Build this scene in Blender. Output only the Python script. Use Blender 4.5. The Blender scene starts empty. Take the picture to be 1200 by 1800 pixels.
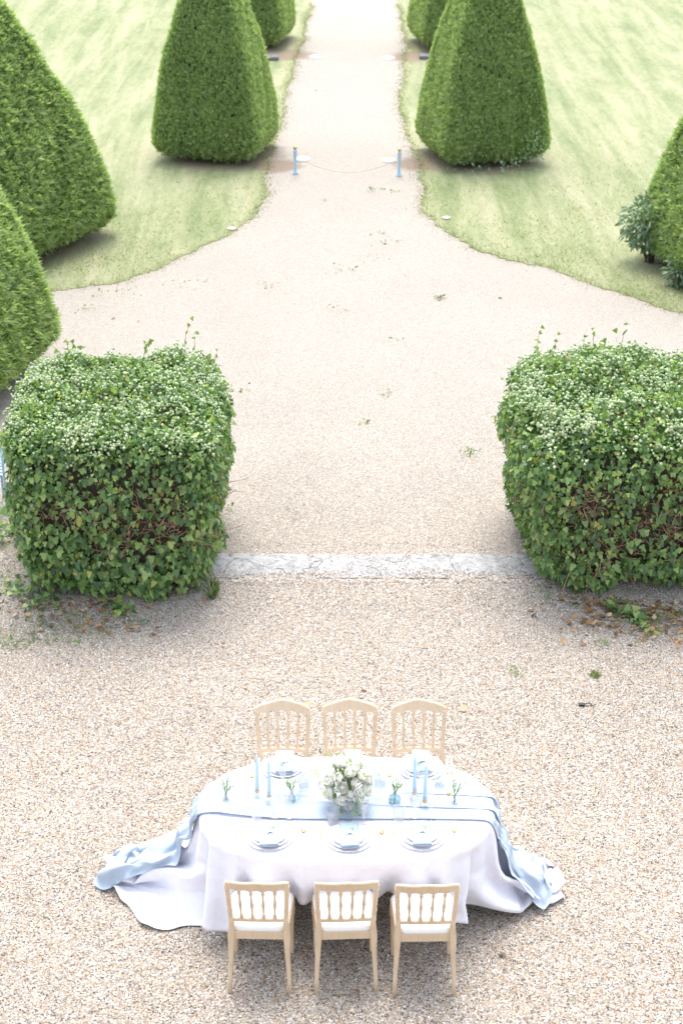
import bpy, bmesh, math, random
import numpy as np
from mathutils import Vector, Matrix

sc = bpy.context.scene
COL = sc.collection
R = math.radians
random.seed(7)
rng = np.random.RandomState(11)

# ------------------------------------------------------------------ camera
CAM_H, PITCH, FPX = 7.5, 25.95, 3000.0
cam_d = bpy.data.cameras.new('camera')
cam = bpy.data.objects.new('camera', cam_d)
COL.objects.link(cam)
cam.location = (0, 0, CAM_H)
cam.rotation_euler = (R(90 - PITCH), 0, 0)
cam_d.sensor_fit = 'HORIZONTAL'
cam_d.sensor_width = 24.0
cam_d.lens = 60.0
cam_d.clip_start = 0.1
cam_d.clip_end = 2000
cam_d.dof.use_dof = True
cam_d.dof.focus_distance = 12.6
cam_d.dof.aperture_fstop = 3.6
sc.camera = cam

# ------------------------------------------------------------------ sky, sun, exposure
SUN_EL, SUN_AZ = 66.0, -2.0            # azimuth from +Y, positive towards +X
w = bpy.data.worlds.new('World')
sc.world = w
w.use_nodes = True
nt = w.node_tree
sky = nt.nodes.new('ShaderNodeTexSky')
sky.sky_type = 'NISHITA'
sky.sun_disc = False
sky.sun_elevation = R(SUN_EL)
sky.sun_rotation = R(SUN_AZ)
sky.air_density = 1.0
sky.dust_density = 3.0
sky.ozone_density = 1.0
bgn = nt.nodes['Background']
sky_tint = nt.nodes.new('ShaderNodeHueSaturation')       # thin high cloud: the blue is paler than a clear sky's
sky_tint.inputs['Saturation'].default_value = 0.50
nt.links.new(sky.outputs['Color'], sky_tint.inputs['Color'])
nt.links.new(sky_tint.outputs['Color'], bgn.inputs['Color'])
bgn.inputs['Strength'].default_value = 0.15
sun_d = bpy.data.lights.new('sun', 'SUN')
sun = bpy.data.objects.new('sun', sun_d)
COL.objects.link(sun)
sun_d.energy = 0.72
sun_d.angle = R(36)
sun_d.color = (1.0, 0.95, 0.88)
sdir = Vector((math.sin(R(SUN_AZ)) * math.cos(R(SUN_EL)), math.cos(R(SUN_AZ)) * math.cos(R(SUN_EL)), math.sin(R(SUN_EL))))
sun.rotation_euler = sdir.to_track_quat('Z', 'Y').to_euler()
vs = sc.view_settings
sc.display_settings.display_device = 'sRGB'
vs.view_transform = 'Standard'
vs.look = 'None'
vs.gamma = 1.0
vs.use_curve_mapping = False
vs.exposure = 1.74
sc.cycles.max_bounces = 8
sc.cycles.diffuse_bounces = 4
sc.cycles.transparent_max_bounces = 16
sc.cycles.caustics_reflective = False
sc.cycles.caustics_refractive = False
sc.cycles.use_denoising = True

# ------------------------------------------------------------------ helpers
def tag(o, label=None, cat=None, group=None, kind=None):
    if label: o['label'] = label
    if cat: o['category'] = cat
    if group: o['group'] = group
    if kind: o['kind'] = kind
    return o

def empty(name, loc=(0, 0, 0), rz=0.0):
    o = bpy.data.objects.new(name, None)
    o.empty_display_size = 0.1
    COL.objects.link(o)
    o.location = loc
    o.rotation_euler = (0, 0, rz)
    return o

def link(name, me, mat=None, parent=None, smooth=False, loc=None, rot=None):
    o = bpy.data.objects.new(name, me)
    COL.objects.link(o)
    if mat is not None and len(me.materials) == 0:
        me.materials.append(mat)
    if parent is not None: o.parent = parent
    if smooth and len(me.polygons):
        me.polygons.foreach_set('use_smooth', np.ones(len(me.polygons), dtype=bool))
    if loc is not None: o.location = loc
    if rot is not None: o.rotation_euler = rot
    return o

def copy_tree(o, parent=None):
    c = o.copy()
    COL.objects.link(c)
    if parent is not None:
        c.parent = parent
    for ch in list(o.children):
        copy_tree(ch, c)
    return c

class MB:
    """collects vertices and faces of one mesh"""
    def __init__(s):
        s.v = []; s.f = []
    def add(s, vs, fs):
        b = len(s.v)
        s.v.extend([tuple(p) for p in vs])
        s.f.extend([tuple(b + i for i in f) for f in fs])
    def mesh(s, name='mesh'):
        me = bpy.data.meshes.new(name)
        me.from_pydata(s.v, [], s.f)
        me.update()
        return me
    def build(s, name, mat, parent=None, smooth=False, loc=None, rot=None):
        return link(name, s.mesh(name), mat, parent, smooth, loc, rot)
    def lathe(s, prof, n=24, M=None, cap=True):
        b = len(s.v)
        for r, z in prof:
            for i in range(n):
                a = 2 * math.pi * i / n
                p = Vector((r * math.cos(a), r * math.sin(a), z))
                s.v.append(tuple(M @ p if M else p))
        for k in range(len(prof) - 1):
            for i in range(n):
                j = (i + 1) % n
                s.f.append((b + k * n + i, b + k * n + j, b + (k + 1) * n + j, b + (k + 1) * n + i))
        if cap:
            s.f.append(tuple(b + i for i in reversed(range(n))))
            t = b + (len(prof) - 1) * n
            s.f.append(tuple(t + i for i in range(n)))
    def tube(s, pts, rad, n=8, cap=True, sq=None):
        """swept section along pts; rad scalar or list; sq=(sx,sy) gives a rounded rectangle section"""
        pts = [Vector(p) for p in pts]
        m = len(pts)
        if not hasattr(rad, '__len__'): rad = [rad] * m
        b = len(s.v)
        up = None
        for k in range(m):
            t = (pts[min(k + 1, m - 1)] - pts[max(k - 1, 0)]).normalized()
            if up is None:
                ref = Vector((1, 0, 0)) if abs(t.x) < 0.9 else Vector((0, 1, 0))
                up = (ref - t * ref.dot(t)).normalized()
            else:
                up = (up - t * up.dot(t)).normalized()
            side = t.cross(up)
            for i in range(n):
                a = 2 * math.pi * (i + .5) / n
                c, d = math.cos(a), math.sin(a)
                if sq:
                    e = 0.45
                    c = math.copysign(abs(c) ** e, c) * sq[0]; d = math.copysign(abs(d) ** e, d) * sq[1]
                s.v.append(tuple(pts[k] + up * (c * rad[k]) + side * (d * rad[k])))
        for k in range(m - 1):
            for i in range(n):
                j = (i + 1) % n
                s.f.append((b + k * n + i, b + k * n + j, b + (k + 1) * n + j, b + (k + 1) * n + i))
        if cap:
            s.f.append(tuple(b + i for i in reversed(range(n))))
            t = b + (m - 1) * n
            s.f.append(tuple(t + i for i in range(n)))
    def box(s, c, d, bev=0.0):
        x, y, z = c; a, b_, h = d[0] / 2, d[1] / 2, d[2] / 2
        if bev <= 0:
            v = [(x + sx * a, y + sy * b_, z + sz * h) for sz in (-1, 1) for sy in (-1, 1) for sx in (-1, 1)]
            s.add(v, [(0, 2, 3, 1), (4, 5, 7, 6), (0, 1, 5, 4), (2, 6, 7, 3), (0, 4, 6, 2), (1, 3, 7, 5)])
            return
        bm = bmesh.new()
        bmesh.ops.create_cube(bm, size=1.0)
        for v in bm.verts:
            v.co = Vector((x + v.co.x * 2 * a, y + v.co.y * 2 * b_, z + v.co.z * 2 * h))
        bmesh.ops.bevel(bm, geom=list(bm.edges), offset=bev, segments=2, affect='EDGES', profile=0.6)
        bm.verts.index_update()
        s.add([v.co.copy() for v in bm.verts], [[v.index for v in f.verts] for f in bm.faces])
        bm.free()

def np_mesh(name, V, F):
    """V (n,3) floats, F (m,k) ints, one polygon size"""
    me = bpy.data.meshes.new(name)
    V = np.ascontiguousarray(V, dtype=np.float32); F = np.ascontiguousarray(F, dtype=np.int32)
    m, k = F.shape
    me.vertices.add(len(V)); me.vertices.foreach_set('co', V.ravel())
    me.loops.add(m * k); me.loops.foreach_set('vertex_index', F.ravel())
    me.polygons.add(m)
    me.polygons.foreach_set('loop_start', np.arange(0, m * k, k, dtype=np.int32))
    me.polygons.foreach_set('loop_total', np.full(m, k, dtype=np.int32))
    me.update(calc_edges=True)
    me.validate()
    return me

def norm(a):
    return a / np.maximum(np.linalg.norm(a, axis=-1, keepdims=True), 1e-9)

def scatter(name, tv, tf, P, T, N, S):
    """copies of template (tv, tf) in one mesh: local y -> T (tip), local z -> N (face normal)"""
    tv = np.array(tv, dtype=np.float64); tf = np.array(tf)
    T = norm(T); X = norm(np.cross(T, N)); Nn = np.cross(X, T)
    S = np.asarray(S).reshape(len(P), -1)
    if S.shape[1] == 1: S = np.repeat(S, 3, 1)
    V = (P[:, None, :] + X[:, None, :] * (tv[None, :, 0:1] * S[:, None, 0:1])
         + T[:, None, :] * (tv[None, :, 1:2] * S[:, None, 1:2]) + Nn[:, None, :] * (tv[None, :, 2:3] * S[:, None, 2:3]))
    k = len(tv)
    F = tf[None, :, :] + (np.arange(len(P)) * k)[:, None, None]
    return np_mesh(name, V.reshape(-1, 3), F.reshape(-1, tf.shape[1]))

def ray_plane(px, py, z=0.0):
    """point of the horizontal plane z seen at a pixel of the 1200 x 1800 photograph"""
    p = R(PITCH)
    u, v = px - 600.0, py - 900.0
    dx = u
    dy = FPX * math.cos(p) - v * math.sin(p)
    dz = -FPX * math.sin(p) - v * math.cos(p)
    t = (z - CAM_H) / dz
    return Vector((dx * t, dy * t, z))

# ------------------------------------------------------------------ materials
MAT = {}
def new_mat(name):
    m = bpy.data.materials.new(name)
    m.use_nodes = True
    n = m.node_tree
    b = n.nodes['Principled BSDF']
    MAT[name] = m
    return m, n, b

def lk(n, a, b): n.links.new(a, b)

def ramp(n, stops, interp='LINEAR'):
    r = n.nodes.new('ShaderNodeValToRGB')
    r.color_ramp.interpolation = interp
    e = r.color_ramp.elements
    while len(e) < len(stops): e.new(0.5)
    for i, (p, c) in enumerate(stops):
        e[i].position = p
        e[i].color = (c[0], c[1], c[2], 1) if hasattr(c, '__len__') else (c, c, c, 1)
    return r

def noise(n, scale, detail=4, rough=.55, vec=None, dist=0.0):
    t = n.nodes.new('ShaderNodeTexNoise')
    t.inputs['Scale'].default_value = scale
    t.inputs['Detail'].default_value = detail
    t.inputs['Roughness'].default_value = rough
    t.inputs['Distortion'].default_value = dist
    if vec is not None: lk(n, vec, t.inputs['Vector'])
    return t

def mixc(n, fac, a, b, mode='MIX'):
    m = n.nodes.new('ShaderNodeMix')
    m.data_type = 'RGBA'; m.blend_type = mode
    for s, val in ((0, fac), (6, a), (7, b)):
        if hasattr(val, 'is_linked') or hasattr(val, 'links'): lk(n, val, m.inputs[s])
        elif hasattr(val, '__len__'): m.inputs[s].default_value = (val[0], val[1], val[2], 1)
        else: m.inputs[s].default_value = val
    return m.outputs[2]

def math_n(n, op, a, b=None, c=None, clamp=False):
    m = n.nodes.new('ShaderNodeMath'); m.operation = op; m.use_clamp = clamp
    for i, val in enumerate((a, b, c)):
        if val is None: continue
        if hasattr(val, 'links'): lk(n, val, m.inputs[i])
        else: m.inputs[i].default_value = val
    return m.outputs[0]

def obj_co(n):
    return n.nodes.new('ShaderNodeTexCoord').outputs['Object']

def geo(n): return n.nodes.new('ShaderNodeNewGeometry')

def bump(n, b, h, strength=.5, dist=.01):
    bn = n.nodes.new('ShaderNodeBump')
    bn.inputs['Strength'].default_value = strength
    bn.inputs['Distance'].default_value = dist
    lk(n, h, bn.inputs['Height']); lk(n, bn.outputs['Normal'], b.inputs['Normal'])
    return bn

def plain(name, col, rough=.6, metal=0.0, var=.06, vscale=20):
    m, n, b = new_mat(name)
    t = noise(n, vscale, 3, .6, obj_co(n))
    lo = tuple(max(0, c * (1 - var)) for c in col); hi = tuple(min(1, c * (1 + var)) for c in col)
    r = ramp(n, [(.3, lo), (.7, hi)])
    lk(n, t.outputs['Fac'], r.inputs['Fac']); lk(n, r.outputs['Color'], b.inputs['Base Color'])
    b.inputs['Roughness'].default_value = rough
    b.inputs['Metallic'].default_value = metal
    return m

def leafy(name, stops, trans=.35, rough=.5, patch=None, tscale=1.0, spec=.3, tint=(1.5, 1.55, .7)):
    """leaf material: colour by leaf (random per island), some light through the leaf"""
    m, n, b = new_mat(name)
    g = geo(n)
    r = ramp(n, stops)
    fac = g.outputs['Random Per Island']
    if patch:
        t = noise(n, patch, 3, .6, obj_co(n))
        fac = math_n(n, 'ADD', math_n(n, 'MULTIPLY', fac, .65), math_n(n, 'MULTIPLY', t.outputs['Fac'], .45), clamp=True)
    lk(n, fac, r.inputs['Fac'])
    lk(n, r.outputs['Color'], b.inputs['Base Color'])
    b.inputs['Roughness'].default_value = rough
    b.inputs['Specular IOR Level'].default_value = spec
    tr = n.nodes.new('ShaderNodeBsdfTranslucent')
    c2 = mixc(n, 1.0, r.outputs['Color'], (tint[0] * tscale, tint[1] * tscale, tint[2] * tscale), 'MULTIPLY')
    lk(n, c2, tr.inputs['Color'])
    mx = n.nodes.new('ShaderNodeMixShader')
    mx.inputs[0].default_value = trans
    lk(n, b.outputs[0], mx.inputs[1]); lk(n, tr.outputs[0], mx.inputs[2])
    lk(n, mx.outputs[0], n.nodes['Material Output'].inputs['Surface'])
    return m

# bare earth under the yews and worn towards the path: x, y, radius
EARTH = [(-2.10, 29.5, 1.22), (2.38, 29.3, 1.22), (-5.10, 24.5, 1.75), (-2.15, 39.9, 1.25), (2.62, 39.6, 1.25), (5.75, 22.9, 1.45),
         (-1.15, 28.8, .55), (1.35, 28.9, .55), (-1.25, 38.4, .75), (1.65, 38.2, .7)]
def soil_spots(n, co, c):
    nz = noise(n, 3.5, 5, .7, co)
    tot = None
    for (x, y, r) in EARTH:
        d = n.nodes.new('ShaderNodeVectorMath'); d.operation = 'DISTANCE'
        lk(n, co, d.inputs[0]); d.inputs[1].default_value = (x, y, .07)
        v = math_n(n, 'DIVIDE', d.outputs['Value'], r)
        tot = v if tot is None else math_n(n, 'MINIMUM', tot, v)
    v = math_n(n, 'ADD', tot, math_n(n, 'MULTIPLY_ADD', nz.outputs['Fac'], .7, -.35))
    rr = ramp(n, [(.62, .85), (1.0, 0)]); lk(n, v, rr.inputs['Fac'])
    return mixc(n, rr.outputs['Color'], c, (.27, .20, .15))

# gravel: one colour per stone, the whole paler with distance
def gravel_mat():
    m, n, b = new_mat('gravel')
    co = obj_co(n)
    wob = noise(n, 30, 2, .5, co)
    add = n.nodes.new('ShaderNodeVectorMath'); add.operation = 'MULTIPLY_ADD'
    lk(n, wob.outputs['Color'], add.inputs[0]); add.inputs[1].default_value = (.012, .012, 0); lk(n, co, add.inputs[2])
    v = n.nodes.new('ShaderNodeTexVoronoi'); v.inputs['Scale'].default_value = 76
    v.inputs['Randomness'].default_value = 1.0
    lk(n, add.outputs[0], v.inputs['Vector'])
    v2 = n.nodes.new('ShaderNodeTexVoronoi'); v2.inputs['Scale'].default_value = 138
    lk(n, add.outputs[0], v2.inputs['Vector'])
    st = [(0.0, (.085, .08, .075)), (.08, (.17, .155, .14)), (.15, (.35, .225, .13)), (.24, (.41, .305, .205)),
          (.36, (.335, .31, .28)), (.50, (.48, .40, .305)), (.65, (.52, .46, .375)), (.79, (.58, .54, .475)), (.92, (.71, .695, .66))]
    s1 = n.nodes.new('ShaderNodeSeparateColor'); lk(n, v.outputs['Color'], s1.inputs[0])
    s2 = n.nodes.new('ShaderNodeSeparateColor'); lk(n, v2.outputs['Color'], s2.inputs[0])
    r1 = ramp(n, st, 'CONSTANT'); lk(n, s1.outputs[0], r1.inputs['Fac'])
    r2 = ramp(n, st, 'CONSTANT'); lk(n, s2.outputs[1], r2.inputs['Fac'])
    pick = noise(n, 45, 1, .5, co)
    pk = ramp(n, [(.49, 0), (.51, 1)]); lk(n, pick.outputs['Fac'], pk.inputs['Fac'])
    c = mixc(n, pk.outputs['Color'], r1.outputs['Color'], r2.outputs['Color'])
    # dirt in the joints
    big = noise(n, .55, 5, .6, co)
    rb = ramp(n, [(.3, (.88, .88, .88)), (.7, (1.07, 1.06, 1.05))]); lk(n, big.outputs['Fac'], rb.inputs['Fac'])
    c = mixc(n, 1.0, c, rb.outputs['Color'], 'MULTIPLY')
    # far ground: blends towards one pale tone with growing Y
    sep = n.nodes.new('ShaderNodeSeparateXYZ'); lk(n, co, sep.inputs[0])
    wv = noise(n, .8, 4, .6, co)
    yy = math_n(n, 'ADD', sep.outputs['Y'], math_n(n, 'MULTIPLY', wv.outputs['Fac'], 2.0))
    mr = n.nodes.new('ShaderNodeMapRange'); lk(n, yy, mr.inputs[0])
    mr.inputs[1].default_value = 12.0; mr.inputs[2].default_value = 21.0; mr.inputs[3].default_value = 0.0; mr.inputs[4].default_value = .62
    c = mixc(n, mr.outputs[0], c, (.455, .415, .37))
    c = soil_spots(n, co, c)
    # green film and weeds here and there
    wd = noise(n, 1.7, 6, .7, co); wd2 = noise(n, 19, 3, .6, co)
    wr = ramp(n, [(.60, 0), (.72, .55)]); lk(n, wd.outputs['Fac'], wr.inputs['Fac'])
    wr2 = ramp(n, [(.55, 0), (.62, 1)]); lk(n, wd2.outputs['Fac'], wr2.inputs['Fac'])
    wf = math_n(n, 'MULTIPLY', wr.outputs['Color'], wr2.outputs['Color'])
    c = mixc(n, wf, c, (.26, .30, .15))
    lk(n, c, b.inputs['Base Color'])
    b.inputs['Roughness'].default_value = .75
    b.inputs['Specular IOR Level'].default_value = .25
    hgt = mixc(n, pk.outputs['Color'], v.outputs['Distance'], v2.outputs['Distance'])
    inv = math_n(n, 'SUBTRACT', 1.0, hgt)
    hh = math_n(n, 'ADD', inv, math_n(n, 'MULTIPLY', s1.outputs[2], .5))
    bump(n, b, hh, .9, .012)
    return m

def lawn_mat():
    m, n, b = new_mat('lawn_turf')
    co = obj_co(n)
    mp = n.nodes.new('ShaderNodeMapping'); lk(n, co, mp.inputs['Vector'])
    mp.inputs['Rotation'].default_value = (0, 0, R(22)); mp.inputs['Scale'].default_value = (1.7, .16, 1)
    st = noise(n, 1.5, 6, .62, mp.outputs[0], .6)
    pa = noise(n, .45, 5, .65, co)
    fi = noise(n, 26, 6, .8, co)
    mp2 = n.nodes.new('ShaderNodeMapping'); lk(n, co, mp2.inputs['Vector'])
    mp2.inputs['Rotation'].default_value = (0, 0, R(-27)); mp2.inputs['Scale'].default_value = (2.2, .7, 1)
    fi2 = noise(n, 5, 5, .7, mp2.outputs[0])
    f = math_n(n, 'MULTIPLY_ADD', st.outputs['Fac'], .58, math_n(n, 'MULTIPLY', pa.outputs['Fac'], .22))
    f = math_n(n, 'ADD', f, math_n(n, 'MULTIPLY', fi2.outputs['Fac'], .3))
    f = math_n(n, 'ADD', f, math_n(n, 'MULTIPLY_ADD', fi.outputs['Fac'], .45, -.275))
    r = ramp(n, [(.34, (.16, .198, .09)), (.45, (.23, .262, .132)), (.52, (.29, .308, .172)), (.60, (.345, .343, .21)), (.72, (.41, .38, .26))])
    lk(n, f, r.inputs['Fac'])
    lk(n, soil_spots(n, co, r.outputs['Color']), b.inputs['Base Color'])
    b.inputs['Roughness'].default_value = .8
    b.inputs['Specular IOR Level'].default_value = .15
    hb = math_n(n, 'ADD', fi.outputs['Fac'], fi2.outputs['Fac'])
    bump(n, b, hb, .7, .03)
    return m

def wood_mat():
    m, n, b = new_mat('pale_wood')
    co = obj_co(n)
    mp = n.nodes.new('ShaderNodeMapping'); lk(n, co, mp.inputs['Vector']); mp.inputs['Scale'].default_value = (14, 14, 1.6)
    t = noise(n, 5, 5, .6, mp.outputs[0], .8)
    t2 = noise(n, 6, 3, .5, co)
    r = ramp(n, [(.3, (.53, .39, .255)), (.55, (.63, .48, .325)), (.75, (.69, .545, .385))])
    lk(n, math_n(n, 'ADD', math_n(n, 'MULTIPLY', t.outputs['Fac'], .6), math_n(n, 'MULTIPLY', t2.outputs['Fac'], .4)), r.inputs['Fac'])
    lk(n, r.outputs['Color'], b.inputs['Base Color'])
    b.inputs['Roughness'].default_value = .5
    bump(n, b, t.outputs['Fac'], .12, .004)
    return m

def cloth_mat(name, col, var=.03, sheen=.15, trans=0.0):
    m, n, b = new_mat(name)
    co = obj_co(n)
    t = noise(n, 3, 4, .6, co)
    r = ramp(n, [(.3, tuple(c * (1 - var) for c in col)), (.7, tuple(min(.95, c * (1 + var)) for c in col))])
    lk(n, t.outputs['Fac'], r.inputs['Fac']); lk(n, r.outputs['Color'], b.inputs['Base Color'])
    b.inputs['Roughness'].default_value = .85
    b.inputs['Specular IOR Level'].default_value = .2
    b.inputs['Sheen Weight'].default_value = sheen
    wv = noise(n, 260, 2, .6, co); cr = noise(n, 12, 5, .6, co, .7)
    h = math_n(n, 'ADD', math_n(n, 'MULTIPLY', wv.outputs['Fac'], .12), cr.outputs['Fac'])
    bump(n, b, h, .5, .018)
    if trans:
        tr = n.nodes.new('ShaderNodeBsdfTranslucent'); lk(n, r.outputs['Color'], tr.inputs['Color'])
        mx = n.nodes.new('ShaderNodeMixShader'); mx.inputs[0].default_value = trans
        lk(n, b.outputs[0], mx.inputs[1]); lk(n, tr.outputs[0], mx.inputs[2])
        lk(n, mx.outputs[0], n.nodes['Material Output'].inputs['Surface'])
    return m

def glass_mat(name, tint=(1, 1, 1), fac=.16, cut=0):
    """thin blown glass: clear sheet with a fresnel reflection"""
    m, n, b = new_mat(name)
    lw = n.nodes.new('ShaderNodeLayerWeight'); lw.inputs['Blend'].default_value = .35
    t = n.nodes.new('ShaderNodeBsdfTransparent'); t.inputs['Color'].default_value = (*tint, 1)
    gl = n.nodes.new('ShaderNodeBsdfGlossy'); gl.inputs['Roughness'].default_value = .06
    f = math_n(n, 'MULTIPLY_ADD', lw.outputs['Facing'], .42, fac, clamp=True)
    if cut:
        v = n.nodes.new('ShaderNodeTexVoronoi'); v.inputs['Scale'].default_value = cut; lk(n, obj_co(n), v.inputs['Vector'])
        bn = n.nodes.new('ShaderNodeBump'); bn.inputs['Strength'].default_value = .8; bn.inputs['Distance'].default_value = .01
        lk(n, v.outputs['Distance'], bn.inputs['Height']); lk(n, bn.outputs[0], gl.inputs['Normal']); lk(n, bn.outputs[0], lw.inputs['Normal'])
    mx = n.nodes.new('ShaderNodeMixShader'); lk(n, f, mx.inputs[0])
    lk(n, t.outputs[0], mx.inputs[1]); lk(n, gl.outputs[0], mx.inputs[2])
    lk(n, mx.outputs[0], n.nodes['Material Output'].inputs['Surface'])
    n.nodes.remove(b)
    return m

def stone_mat():
    m, n, b = new_mat('weathered_stone')
    co = obj_co(n)
    a = noise(n, 5, 6, .7, co); f = noise(n, 34, 6, .8, co); l = noise(n, 15, 6, .75, co)
    r = ramp(n, [(.36, (.17, .17, .165)), (.46, (.36, .36, .35)), (.54, (.47, .465, .455)), (.64, (.56, .555, .54))])
    lk(n, math_n(n, 'ADD', math_n(n, 'MULTIPLY', a.outputs['Fac'], .5), math_n(n, 'MULTIPLY', f.outputs['Fac'], .5)), r.inputs['Fac'])
    lr = ramp(n, [(.52, 0), (.60, .75)]); lk(n, l.outputs['Fac'], lr.inputs['Fac'])
    c = mixc(n, lr.outputs['Color'], r.outputs['Color'], (.21, .21, .205))
    v = n.nodes.new('ShaderNodeTexVoronoi'); v.feature = 'DISTANCE_TO_EDGE'; v.inputs['Scale'].default_value = 1.7
    wv = noise(n, 5, 4, .6, co); ad = n.nodes.new('ShaderNodeVectorMath'); ad.operation = 'MULTIPLY_ADD'
    lk(n, wv.outputs['Color'], ad.inputs[0]); ad.inputs[1].default_value = (.25, .25, .1); lk(n, co, ad.inputs[2]); lk(n, ad.outputs[0], v.inputs['Vector'])
    cr = ramp(n, [(.004, .8), (.014, 0)]); lk(n, v.outputs['Distance'], cr.inputs['Fac'])
    c = mixc(n, cr.outputs['Color'], c, (.10, .10, .09))
    lk(n, c, b.inputs['Base Color']); b.inputs['Roughness'].default_value = .85
    bump(n, b, f.outputs['Fac'], .8, .02)
    return m

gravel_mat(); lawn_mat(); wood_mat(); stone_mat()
cloth_mat('white_linen', (.79, .775, .83)); cloth_mat('blue_gauze', (.53, .615, .715), .05, .2, .25)
cloth_mat('blue_napkin', (.35, .45, .58)); cloth_mat('ribbon_white', (.82, .82, .82)); cloth_mat('cushion_white', (.82, .80, .77))
plain('porcelain', (.82, .82, .83), .15, 0, .01)
plain('gold', (.70, .46, .20), .38, 1.0, .05)
plain('ivory', (.86, .82, .76), .3, 0, .02)
plain('wax_blue', (.50, .68, .84), .5, 0, .03)
plain('blue_paint', (.34, .54, .71), .45, 0, .08, 14)
plain('brass', (.60, .46, .20), .35, 1.0, .1)
plain('rope_brown', (.56, .46, .36), .9, 0, .15, 60)
plain('white_lamp', (.80, .83, .85), .4, 0, .04)
plain('slate', (.16, .16, .165), .8, 0, .2, 9)
plain('bark', (.12, .085, .06), .9, 0, .3, 18)
plain('twig', (.30, .185, .12), .85, 0, .45, 7)
plain('core_shade', (.048, .036, .022), .95, 0, .5, 26)  # ivy interior: the shade among the stems is put into this colour
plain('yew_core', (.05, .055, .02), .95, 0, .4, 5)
plain('soil', (.30, .225, .165), .95, 0, .25, 9)
# loose stones: one colour each
def pebble_mat():
    m, n, b = new_mat('pebbles')
    r = ramp(n, [(0.0, (.09, .09, .092)), (.12, (.34, .22, .135)), (.28, (.33, .315, .30)), (.48, (.49, .42, .34)), (.74, (.57, .53, .48)), (.92, (.70, .69, .67))], 'CONSTANT')
    lk(n, geo(n).outputs['Random Per Island'], r.inputs['Fac']); lk(n, r.outputs['Color'], b.inputs['Base Color'])
    b.inputs['Roughness'].default_value = .7
pebble_mat()
plain('stem_green', (.13, .22, .07), .6, 0, .2)
plain('petal_yellow', (.85, .60, .08), .6)
plain('black_debris', (.02, .02, .025), .5)
glass_mat('clear_glass', (1, 1, 1), .07); glass_mat('cut_glass', (.992, .995, 1.0), .07, 140); glass_mat('teal_glass', (.80, .92, .93), .16)
leafy('yew_needles', [(0.0, (.115, .175, .085)), (.2, (.215, .305, .13)), (.5, (.325, .43, .185)), (.8, (.44, .54, .24)), (1.0, (.57, .63, .33))], .5, .5, 1.6, .95, .3, (1.3, 1.4, .8))
leafy('ivy_leaf', [(0.0, (.055, .115, .042)), (.33, (.115, .215, .072)), (.66, (.205, .335, .105)), (.86, (.31, .435, .14)), (.97, (.39, .48, .15)), (.988, (.46, .44, .10)), (1.0, (.40, .25, .13))], .34, .3, None, 1.0, .5)
leafy('ivy_flower', [(0.0, (.30, .40, .20)), (.5, (.46, .55, .32)), (1.0, (.62, .68, .46))], .15, .7)
leafy('elder_leaf', [(0.0, (.10, .17, .10)), (.6, (.19, .28, .18)), (1.0, (.30, .38, .26))], .3, .5)
leafy('young_leaf', [(0.0, (.10, .19, .035)), (1.0, (.26, .36, .09))], .4, .5)
leafy('dead_leaf', [(0.0, (.14, .08, .045)), (.5, (.30, .17, .085)), (.85, (.45, .29, .16)), (1.0, (.55, .40, .26))], .1, .8)
leafy('grass_blade', [(0.0, (.13, .175, .065)), (.45, (.20, .245, .10)), (.75, (.29, .30, .155)), (1.0, (.40, .37, .23))], .35, .6, .6)
leafy('weed_leaf', [(0.0, (.11, .18, .07)), (1.0, (.25, .32, .15))], .3, .6)
leafy('white_petal', [(0.0, (.78, .77, .70)), (.5, (.85, .85, .81)), (1.0, (.88, .88, .87))], .4, .6, None, 1.0, .3, (1.05, 1.05, 1.0))
leafy('bouquet_leaf', [(0.0, (.13, .22, .075)), (.5, (.28, .39, .15)), (1.0, (.46, .53, .29))], .4, .5)
M = MAT

# ================================================================== THE SETTING
def wob(x, y, s=1.0, ph=0.0):
    return (np.sin(1.7 * s * x + 2.1 * np.sin(.9 * s * y + ph) + ph) + np.sin(2.9 * s * y + 1.3 * np.sin(2.3 * s * x) + 2 * ph)
            + .6 * np.sin(5.3 * s * x + 4.1 * s * y + 3 * ph)) / 2.6

KERB_Y0, KERB_Y1, UP = 13.86, 14.33, 0.07      # kerb front and back; the far ground lies 7 cm higher
def near_z(X, Y):
    t = np.clip((Y - 13.95) / .25, 0, 1)
    Z = UP * t + np.where(Y < 13.9, .012, .004) * wob(X, Y, 1.1) + np.where(Y < 13.9, .004, .001) * wob(X, Y, 4.3, 1)
    pile = np.clip((Y - 13.2) / .60, 0, 1) ** 1.3 * np.clip((14.05 - Y) / .12, 0, 1)
    return Z + pile * (.078 + .016 * wob(X, Y * 0, 1.5, 2.0) + .012 * wob(X, Y * .5, 4.2, .7) + .006 * wob(X, Y, 11, .7))
def ground():
    xs = np.concatenate([[-400, -150, -60, -25, -12], np.arange(-7, 7.01, .07), [12, 25, 60, 150, 400]])
    ys = np.concatenate([[-30, -10, 0, 4], np.arange(6, 13, .12), np.arange(13, 14.6, .04), np.arange(14.6, 20, .2), [22, 26, 32, 40, 60, 100, 200, 400, 900]])
    X, Y = np.meshgrid(xs, ys, indexing='ij')
    Z = near_z(X, Y)
    nx, ny = X.shape
    V = np.stack([X, Y, Z], -1).reshape(-1, 3)
    I = np.arange(nx * ny).reshape(nx, ny)
    F = np.stack([I[:-1, :-1], I[1:, :-1], I[1:, 1:], I[:-1, 1:]], -1).reshape(-1, 4)
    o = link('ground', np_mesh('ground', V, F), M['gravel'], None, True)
    tag(o, kind='structure')
ground()

def polyline(px):
    return [ray_plane(x, y, UP) for x, y in px]

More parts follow.
